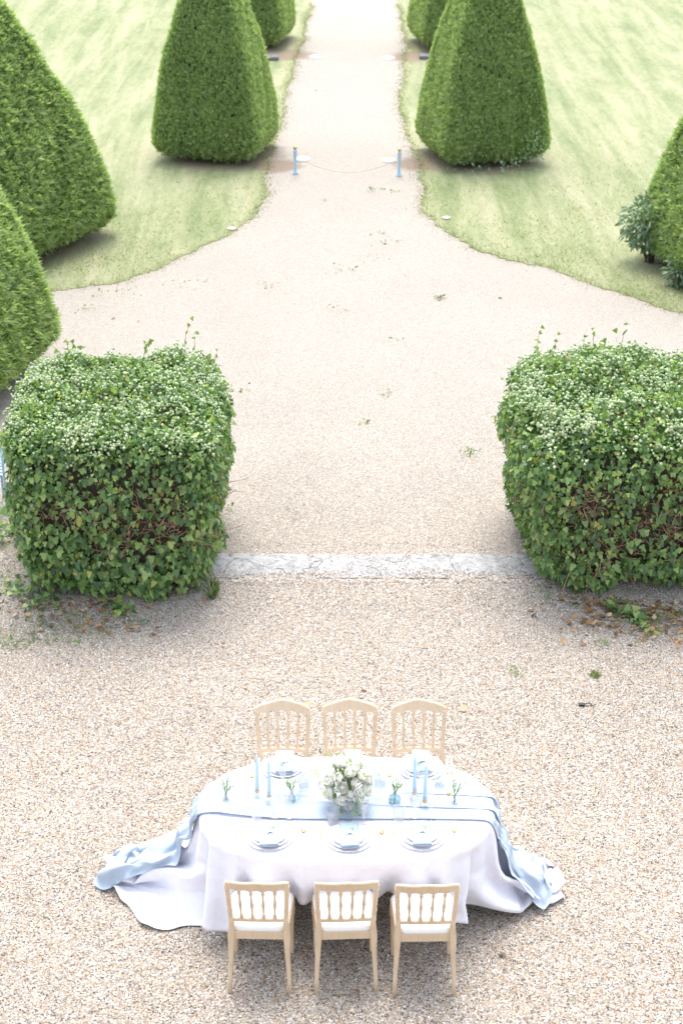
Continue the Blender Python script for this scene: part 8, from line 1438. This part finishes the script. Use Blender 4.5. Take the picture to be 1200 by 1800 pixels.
def napkin():
    root = empty('napkin')
    mb = MB()
    for k_ in range(3):
        nx, ny = 7, 13
        b = len(mb.v)
        for s in (0, 1):
            for i in range(nx):
                for j in range(ny):
                    x = -.061 + .122 * i / (nx - 1); y = -.136 + .255 * j / (ny - 1)
                    z = .004 * k_ + .0034 * s + .0022 * math.sin(x * 31 + k_ + y * 13) + (.004 * (abs(y) / .12) ** 3)
                    mb.v.append((x * (1 - .01 * k_), y * (1 - .012 * k_), z + .002))
        I = lambda s, i, j: b + s * nx * ny + i * ny + j
        for i in range(nx - 1):
            for j in range(ny - 1):
                mb.f.append((I(1, i, j), I(1, i + 1, j), I(1, i + 1, j + 1), I(1, i, j + 1)))
                mb.f.append((I(0, i, j), I(0, i, j + 1), I(0, i + 1, j + 1), I(0, i + 1, j)))
        for i in range(nx - 1):
            mb.f.append((I(0, i, 0), I(0, i + 1, 0), I(1, i + 1, 0), I(1, i, 0))); mb.f.append((I(0, i, ny - 1), I(1, i, ny - 1), I(1, i + 1, ny - 1), I(0, i + 1, ny - 1)))
        for j in range(ny - 1):
            mb.f.append((I(0, 0, j), I(1, 0, j), I(1, 0, j + 1), I(0, 0, j + 1))); mb.f.append((I(0, nx - 1, j), I(0, nx - 1, j + 1), I(1, nx - 1, j + 1), I(1, nx - 1, j)))
    mb.build('folded_cloth', M['blue_napkin'], root, True)
    # white ribbon card tied across, with a sprig
    mb = MB(); n = 13
    for i in range(n):
        t = -1 + 2 * i / (n - 1); x = t * .048
        for (dy, dz) in ((-.014, 0), (.012, .003)):
            mb.v.append((x, dy + .006 * math.sin(t * 4 + 1) - .012 * t * t, .020 + dz + .007 * math.cos(t * 3.4)))
    for i in range(n - 1): mb.f.append((2 * i, 2 * i + 2, 2 * i + 3, 2 * i + 1))
    o = mb.build('ribbon', M['ribbon_white'], root, True)
    o.modifiers.new('t', 'SOLIDIFY').thickness = .003
    P = np.array([(.010, .012, .026), (.014, .022, .028), (.006, .020, .030), (.020, .016, .028), (.0, .004, .028), (.018, .028, .028)])
    rs = np.random.RandomState(4)
    link('sprig', scatter('sprig', [(0, 0, 0), (.25, .5, .05), (0, 1, 0), (-.25, .5, .05)], [(0, 1, 2, 3)], P, rs.normal(size=P.shape) * np.array([.6, .6, .2]) + np.array([.5, .8, .2]), rs.normal(size=P.shape) * .3 + np.array([0, 0, 1]), np.full(len(P), .024)), M['bouquet_leaf'], root)
    return root

def cutlery(kind):
    root = empty(kind)
    G_, I_ = M['gold'], M['ivory']
    mb = MB()
    mb.tube([(0, -.10, .004), (0, -.06, .005), (0, -.01, .006), (0, .012, .005)], [1, .95, .75, .6], 10, True, (.0062, .0036))
    mb.build('handle', I_, root, True)
    mb = MB(); mb.tube([(0, .010, .005), (0, .016, .005)], [1, 1], 10, True, (.0055, .0038)); mb.build('collar', G_, root, True)
    mb = MB()
    if kind == 'fork':
        mb.tube([(0, .014, .005), (0, .035, .006), (0, .048, .004)], [.0032, .0028, .004], 8)
        mb.box((0, .056, .005), (.021, .018, .0025), .001)
        for k_ in range(4): mb.tube([(-.0086 + k_ * .00573, .063, .005), (-.0086 + k_ * .00573, .085, .0045), (-.0086 + k_ * .00573, .100, .009)], [.0019, .0017, .001], 6)
        mb.build('tines', G_, root, True)
    elif kind == 'knife':
        n = 12
        for i in range(n):
            t = i / (n - 1); y = .014 + .105 * t
            wd = .0085 * (1 - max(0, t - .75) ** 2 * 9)
            mb.v.extend([(-.006, y, .0045), (-.006, y, .0065), (-.006 + 2 * wd * (.8 + .2 * math.sin(t * 3)), y, .0055)])
        for i in range(n - 1):
            for j in range(3): mb.f.append((i * 3 + j, i * 3 + (j + 1) % 3, (i + 1) * 3 + (j + 1) % 3, (i + 1) * 3 + j))
        mb.f.append((2, 1, 0)); mb.f.append((n * 3 - 3, n * 3 - 2, n * 3 - 1))
        mb.build('blade', G_, root)
    else:
        mb.tube([(0, .014, .005), (0, .035, .006), (0, .055, .005)], [.0030, .0026, .004], 8)
        nr, na = 5, 16
        for s in (0, 1):
            for r_ in range(nr):
                for a in range(na):
                    t = 2 * math.pi * a / na; f = (r_ + .02) / (nr - 1.0)
                    mb.v.append((.0165 * f * math.cos(t), .080 + .026 * f * math.sin(t), .002 + .006 * f * f + .0016 * s))
        o0 = len(mb.v) - 2 * nr * na
        for s in (0, 1):
            for r_ in range(nr - 1):
                for a in range(na):
                    b = (a + 1) % na; q = o0 + s * nr * na
                    f = (q + r_ * na + a, q + r_ * na + b, q + (r_ + 1) * na + b, q + (r_ + 1) * na + a)
                    mb.f.append(f if s == 0 else f[::-1])
        mb.build('bowl', G_, root, True)
    return root

protos = {k_: cutlery(k_) for k_ in ('fork', 'knife', 'spoon')}
nap = napkin()
used = set()
def put(key, proto, loc, rz, label, cat, group):
    if key in used: o = copy_tree(proto)
    else: o = proto; used.add(key)
    o.location = loc; o.rotation_euler = (0, 0, R(rz))
    tag(o, label, cat, group)
    return o

def xy(px, py, z=TOP):
    q_ = ray_plane(px, py, z); return q_.x, q_.y
SET = [('left near chair', 473.5, 1474, 0, 1), ('middle near chair', 613, 1476, 1, 1), ('right near chair', 740, 1473, -2, 1),
       ('left far chair', 499, 1354, 181, 0), ('middle far chair', 618, 1352, 180, 0), ('right far chair', 739, 1353, 179, 0)]
PN = [('charger_plate', 'wide white charger plate, lowest of the three plates before the ', 'charger plates under the place settings'),
      ('dinner_plate', 'white dinner plate, middle of the three plates before the ', 'dinner plates on the chargers'),
      ('starter_plate', 'small white plate, topmost of the three plates before the ', 'small plates on top of the plate stacks')]
GLASS = {}
def lathe_obj(root, name, prof, mat, n=28):
    mb = MB(); mb.lathe(prof, n, None, False); return mb.build(name, mat, root, True)
def tumbler():
    r = empty('tumbler')
    lathe_obj(r, 'bowl', [(.0, .006), (.028, .006), (.033, .012), (.038, .085), (.041, .120), (.0425, .120), (.0395, .085), (.0345, .010), (.030, .0), (0, 0)], M['cut_glass'])
    return r
def goblet():
    r = empty('wine_glass')
    lathe_obj(r, 'bowl', [(.0, .078), (.016, .082), (.032, .100), (.039, .125), (.038, .150), (.035, .166), (.0362, .166), (.0395, .150), (.0405, .125), (.033, .098), (.016, .079), (0, .075)], M['cut_glass'])
    lathe_obj(r, 'stem', [(0, .078), (.006, .076), (.0045, .06), (.0075, .045), (.0045, .03), (.006, .012), (.010, .007)], M['clear_glass'], 16)
    lathe_obj(r, 'foot', [(.008, .009), (.02, .005), (.034, .003), (.035, .0012), (.034, 0), (0, 0)], M['clear_glass'])
    return r
def flute():
    r = empty('flute_glass')
    lathe_obj(r, 'bowl', [(.0, .062), (.009, .068), (.018, .105), (.025, .150), (.0305, .198), (.0318, .198), (.0262, .150), (.0192, .104), (.010, .064), (0, .060)], M['cut_glass'])
    lathe_obj(r, 'stem', [(0, .062), (.0055, .060), (.0045, .045), (.007, .035), (.0045, .022), (.006, .010), (.010, .007)], M['clear_glass'], 16)
    lathe_obj(r, 'foot', [(.008, .009), (.018, .005), (.031, .003), (.032, .0012), (.031, 0), (0, 0)], M['clear_glass'])
    return r
GP = {'tumbler': tumbler(), 'wine_glass': goblet(), 'flute_glass': flute()}
GPOS = [{'tumbler': (452, 1446), 'wine_glass': (483, 1440), 'flute_glass': (508, 1441)},
        {'tumbler': (585, 1450), 'wine_glass': (612, 1443), 'flute_glass': (639, 1453)},
        {'tumbler': (700, 1446), 'wine_glass': (730, 1440), 'flute_glass': (757, 1444)},
        {'tumbler': (534, 1385), 'wine_glass': (528, 1400), 'flute_glass': (497, 1389)},
        {'tumbler': (668, 1382), 'wine_glass': (646, 1378), 'flute_glass': (663, 1402)},
        {'tumbler': (772, 1384), 'wine_glass': (742, 1392), 'flute_glass': (716, 1385)}]
GLAB = {'tumbler': ('cut crystal tumbler set for the ', 'tumbler'), 'wine_glass': ('stemmed crystal wine glass set for the ', 'wine glass'), 'flute_glass': ('tall crystal flute set for the ', 'flute')}
for si, (who, px, py, rz, near) in enumerate(SET):
    x, y = xy(px, py)
    z = TOP
    for k_, (nm, lab, grp) in enumerate(PN):
        o = link(nm, PL[k_], M['porcelain'], None, True, (x + (.004 * math.sin(si * 3 + k_)), y + .004 * math.cos(si * 2 + k_), z))
        tag(o, lab + who, 'plate', grp)
        z += (.012, .012, .008)[k_]
    put('napkin', nap, (x + .004, y - (.014 if near else -.014), z + .011), rz, 'pale blue folded napkin with a white ribbon, before the ' + who, 'napkin', 'blue napkins on the plates')
    sgn = 1 if near else -1
    for kind, dx, dy, w_ in (('fork', -.215, -.02, 'outer fork'), ('fork', -.180, -.012, 'inner fork'), ('knife', .176, -.03, 'knife'), ('spoon', .218, -.005, 'spoon')):
        j = random.uniform(-.006, .006)
        put(kind, protos[kind], (x + sgn * (dx + j), y + sgn * (dy + j), TOP + .0015), rz + random.uniform(-2, 2),
            'gold and ivory ' + w_ + ' laid for the ' + who, kind, {'fork': 'forks left of the plates', 'knife': 'knives right of the plates', 'spoon': 'spoons right of the plates'}[kind])
    for gk, (gx, gy) in GPOS[si].items():
        a, b = xy(gx, gy)
        lift = .018 if -.16 < b - TY < .22 else 0.0
        put(gk, GP[gk], (a, b, TOP + lift), random.uniform(0, 90), GLAB[gk][0] + who, GLAB[gk][1], 'crystal ' + GLAB[gk][1] + 's on the table')

# ------------------------------------------------------------------ candles
def holder():
    r = empty('candle_holder')
    lathe_obj(r, 'base', [(0, .0), (.036, 0), (.038, .006), (.030, .012), (.014, .018), (.011, .026)], M['clear_glass'])
    lathe_obj(r, 'stem', [(.011, .024), (.015, .032), (.010, .042), (.013, .050), (.0175, .060), (.0185, .085), (.022, .090), (.022, .093), (.0165, .092), (.0145, .064)], M['clear_glass'])
    lathe_obj(r, 'ring', [(.0135, .040), (.0165, .044), (.0165, .054), (.0135, .058)], M['gold'])
    return r
def taper():
    r = empty('taper_candle')
    mb = MB(); mb.lathe([(.0125, 0), (.0125, .02), (.0122, .12), (.0095, .245), (.0065, .262), (.002, .268)], 16); mb.build('wax', M['wax_blue'], r, True)
    mb = MB(); mb.tube([(0, 0, .266), (.001, 0, .272), (.002, .001, .279)], .0012, 6); mb.build('wick', M['ribbon_white'], r)
    return r
HP, CPD = holder(), taper()
for (px, py, lab) in ((452, 1404, 'leftmost of the four'), (473, 1414, 'second from the left of the four'), (728, 1408, 'second from the right of the four'), (746, 1422, 'rightmost of the four')):
    x, y = xy(px, py)
    put('holder', HP, (x, y, TOP + .014), 0, 'clear glass candle holder with a gold ring, ' + lab, 'candle holder', 'glass candle holders on the runner')
    c = put('taper', CPD, (x, y, TOP + .014 + .066), 0, 'slim pale blue taper candle, ' + lab, 'candle', 'blue taper candles on the table')
    c.rotation_euler = (R(random.uniform(-1, 1)), R(random.uniform(-1.6, 1.2)), 0)

# ------------------------------------------------------------------ flowers
def bloom(name, seed, layers=((.55, .55, 5), (.8, .35, 6), (1.0, .05, 7))):
    """cupped petals in rings round a tight heart; unit radius"""
    rs = np.random.RandomState(seed)
    mb = MB()
    n = 5
    for (rad, up, cnt) in layers:
        for q_ in range(cnt):
            a0 = 2 * math.pi * (q_ + rs.rand() * .4) / cnt + rad * 3
            wd = 2.5 * rad * math.sin(math.pi / cnt) * rs.uniform(.95, 1.2)
            b = len(mb.v)
            for i in range(n):
                v_ = i / (n - 1)
                for j in range(n):
                    u_ = -1 + 2 * j / (n - 1)
                    r_ = rad * (.25 + .80 * math.sin(v_ * 1.75)) * (1 - .10 * u_ * u_ * v_)
                    z = -.55 + (1.0 + up * .55) * v_ - .28 * v_ ** 4 * (1 - up) - .10 * u_ * u_ * v_
                    t_ = u_ * wd * .5 * (.35 + .95 * v_ ** .7) * (1 - .25 * v_ ** 6)
                    ca, sa = math.cos(a0), math.sin(a0)
                    mb.v.append((r_ * ca - t_ * sa, r_ * sa + t_ * ca, z + rs.normal() * .015))
            for i in range(n - 1):
                for j in range(n - 1): mb.f.append((b + i * n + j, b + i * n + j + 1, b + (i + 1) * n + j + 1, b + (i + 1) * n + j))
    mb.lathe([(.30, -.4), (.36, .1), (.30, .42), (.18, .50), (.02, .46)], 10)
    return mb.mesh(name)
BL = [bloom('bloom', 1), bloom('bloom', 2, ((.5, .7, 5), (.75, .55, 6), (.95, .3, 7), (1.05, -.1, 8))), bloom('bloom', 3, ((.45, .8, 4), (.7, .6, 5), (.85, .45, 5)))]
for me in BL: me.materials.append(M['white_petal'])

def bouquet():
    x, y = xy(609, 1424)
    root = empty('bouquet_vase', (x, y, TOP + .012))
    tag(root, 'round bouquet of white roses and greenery in a vase at the table centre', 'bouquet')
    lathe_obj(root, 'vase', [(0, .004), (.045, .004), (.044, .01), (.042, .07), (.048, .10), (.050, .10), (.044, .07), (.046, .0), (0, 0)], M['clear_glass'])
    rs = np.random.RandomState(12)
    C = np.array([0, 0, .205])
    dirs = []
    gold = math.pi * (3 - math.sqrt(5))
    N_ = 34
    for i in range(N_):
        zz = 1 - 1.55 * (i + .5) / N_; r_ = math.sqrt(max(0, 1 - zz * zz)); a = i * gold
        dirs.append((r_ * math.cos(a), r_ * math.sin(a), zz))
    for i, d in enumerate(dirs):
        d = Vector(d) + Vector(rs.normal(0, .10, 3)); d.normalize()
        p = Vector(C) + Vector((d.x * .150, d.y * .138, d.z * .130)) * rs.uniform(.88, 1.10)
        if p.z < .085: continue
        s = rs.choice([.036, .044, .052, .058])
        o = link('bloom', BL[rs.randint(3)], None, root, True)
        o.location = p; o.scale = (s, s, s)
        o.rotation_euler = (d + Vector(rs.normal(0, .2, 3))).to_track_quat('Z', 'Y').to_euler()
    n = 220
    u = norm(rs.normal(size=(n, 3))); u[:, 2] = np.abs(u[:, 2]) * 1.0 - .35 * rs.rand(n)
    u = norm(u)
    P = C + u * rs.uniform(.07, .150, (n, 1)) * np.array([1.0, .95, .95])
    k_ = rs.rand(n) < .14
    P[k_] = C + u[k_] * rs.uniform(.16, .225, (k_.sum(), 1))
    T = norm(u + rs.normal(size=P.shape) * .55 + np.array([0, 0, -.1]))
    tv = [(0, 0, 0), (.20, .35, .05), (.15, .7, .0), (0, 1, -.08), (-.15, .7, 0), (-.20, .35, .05)]
    link('foliage', scatter('foliage', tv, [(0, 1, 2, 3), (0, 3, 4, 5)], P, T, norm(rs.normal(size=P.shape) * .6 + np.array([0, -.2, 1])), rs.uniform(.024, .050, n)), M['bouquet_leaf'], root)
    mb = MB()
    for i in range(26):
        a = rs.rand() * 6.28; e = Vector(C) + Vector(tuple(u[i])) * rs.uniform(.15, .21)
        mb.tube([(.02 * math.cos(a), .02 * math.sin(a), .01), (.04 * math.cos(a + .4), .04 * math.sin(a + .4), .14), tuple(Vector(C) * .9 + Vector(tuple(u[i])) * .06), tuple(e)], [.003, .003, .0022, .0012], 5)
    mb.build('stems', M['stem_green'], root, True)
    # hanging greenery in front
    n = 70
    P = np.stack([rs.choice([-.045, .055, .085], n) + rs.normal(0, .016, n), -.09 + rs.normal(0, .02, n), rs.uniform(.02, .16, n)], -1)
    link('hanging_leaves', scatter('hanging_leaves', tv, [(0, 1, 2, 3), (0, 3, 4, 5)], P, rs.normal(size=P.shape) * .5 + np.array([0, -.3, -1]), rs.normal(size=P.shape) * .5 + np.array([0, -1, .3]), rs.uniform(.018, .032, n)), M['bouquet_leaf'], root)
bouquet()

def bud_vase(kind, label, px, py, seed, yellow=False):
    x, y = xy(px, py)
    root = empty('bud_vase', (x, y, TOP + .014))
    tag(root, label, 'bud vase', 'bud vases along the runner')
    rs = np.random.RandomState(seed)
    if kind == 'bottle':
        lathe_obj(root, 'glass', [(0, .003), (.020, .003), (.022, .008), (.022, .030), (.014, .042), (.012, .055), (.016, .062), (.017, .061), (.0132, .054), (.0155, .041), (.0235, .030), (.0235, .004), (.021, 0), (0, 0)], M['clear_glass'])
        hh = .055
    elif kind == 'bulb':
        lathe_obj(root, 'glass', [(0, .003), (.018, .003), (.034, .014), (.041, .032), (.035, .050), (.016, .060), (.0105, .066), (.0115, .080), (.0125, .080), (.0115, .066), (.017, .061), (.0362, .051), (.0425, .032), (.035, .012), (.018, 0), (0, 0)], M['teal_glass'])
        hh = .075
    else:
        lathe_obj(root, 'glass', [(0, .003), (.022, .003), (.026, .012), (.024, .040), (.014, .052), (.012, .064), (.014, .072), (.0152, .072), (.0132, .064), (.0155, .052), (.0255, .040), (.0275, .012), (.023, 0), (0, 0)], M['teal_glass'])
        mb = MB(); mb.tube([(.024 + .026 * math.sin(t), 0, .034 + .028 * math.cos(t) ) for t in np.linspace(.15, math.pi - .15, 14)], .0035, 8)
        mb.build('handle', M['teal_glass'], root, True)
        hh = .065
    st = MB(); LP, LT = [], []
    for i in range(6):
        d = Vector((rs.normal() * .35, rs.normal() * .25, 1)).normalized(); L = rs.uniform(.07, .12)
        a = Vector((rs.normal() * .004, rs.normal() * .004, .006)); b = Vector((rs.normal() * .003, rs.normal() * .003, hh)); c = b + d * L * .55; e = b + d * L
        st.tube([a, b, c, e], [.0018, .0018, .0015, .001], 5)
        for t_ in (.35, .55, .75, .95):
            for _ in range(3):
                LP.append(tuple(b.lerp(e, t_))); LT.append(tuple(d * 1.4 + Vector(rs.normal(size=3)) * .45))
        if i < 4:
            s = rs.uniform(.008, .014)
            o = link('flower', BL[2], None, root, True); o.location = e; o.scale = (s, s, s * 1.2); o.rotation_euler = d.to_track_quat('Z', 'Y').to_euler()
    st.build('stems', M['stem_green'], root, True)
    P = np.array(LP); 
    link('leaves', scatter('leaves', [(0, 0, 0), (.14, .45, .03), (0, 1, 0), (-.14, .45, .03)], [(0, 1, 2, 3)], P, np.array(LT), rs.normal(size=P.shape), rs.uniform(.018, .036, len(P))), M['bouquet_leaf'], root)
    if yellow:
        mb = MB(); mb.lathe([(.004, -.004), (.008, 0), (.009, .008), (.006, .010), (.001, .007)], 10, Matrix.Translation((-.040, -.01, .085)))
        mb.build('yellow_flower', M['petal_yellow'], root, True)
        o = link('flower', BL[0], None, root, True); o.location = (-.040, -.008, .083); o.scale = (.016,) * 3; o.rotation_euler = (R(60), 0, 0)
        mb = MB(); mb.tube([(0, 0, .05), (-.02, -.004, .075), (-.04, -.008, .082)], .0014, 5); mb.build('flower_stem', M['stem_green'], root)
bud_vase('bottle', 'small clear bottle of feathery sprigs at the left end of the runner', 397, 1410, 1)
bud_vase('ring', 'teal glass bud vase with a ring handle, left of the bouquet', 513, 1412, 2)
bud_vase('bulb', 'round teal glass bud vase right of the bouquet', 693, 1415, 3)
bud_vase('bottle', 'small clear bottle with a yellow centred flower at the right end of the runner', 798, 1416, 4, True)
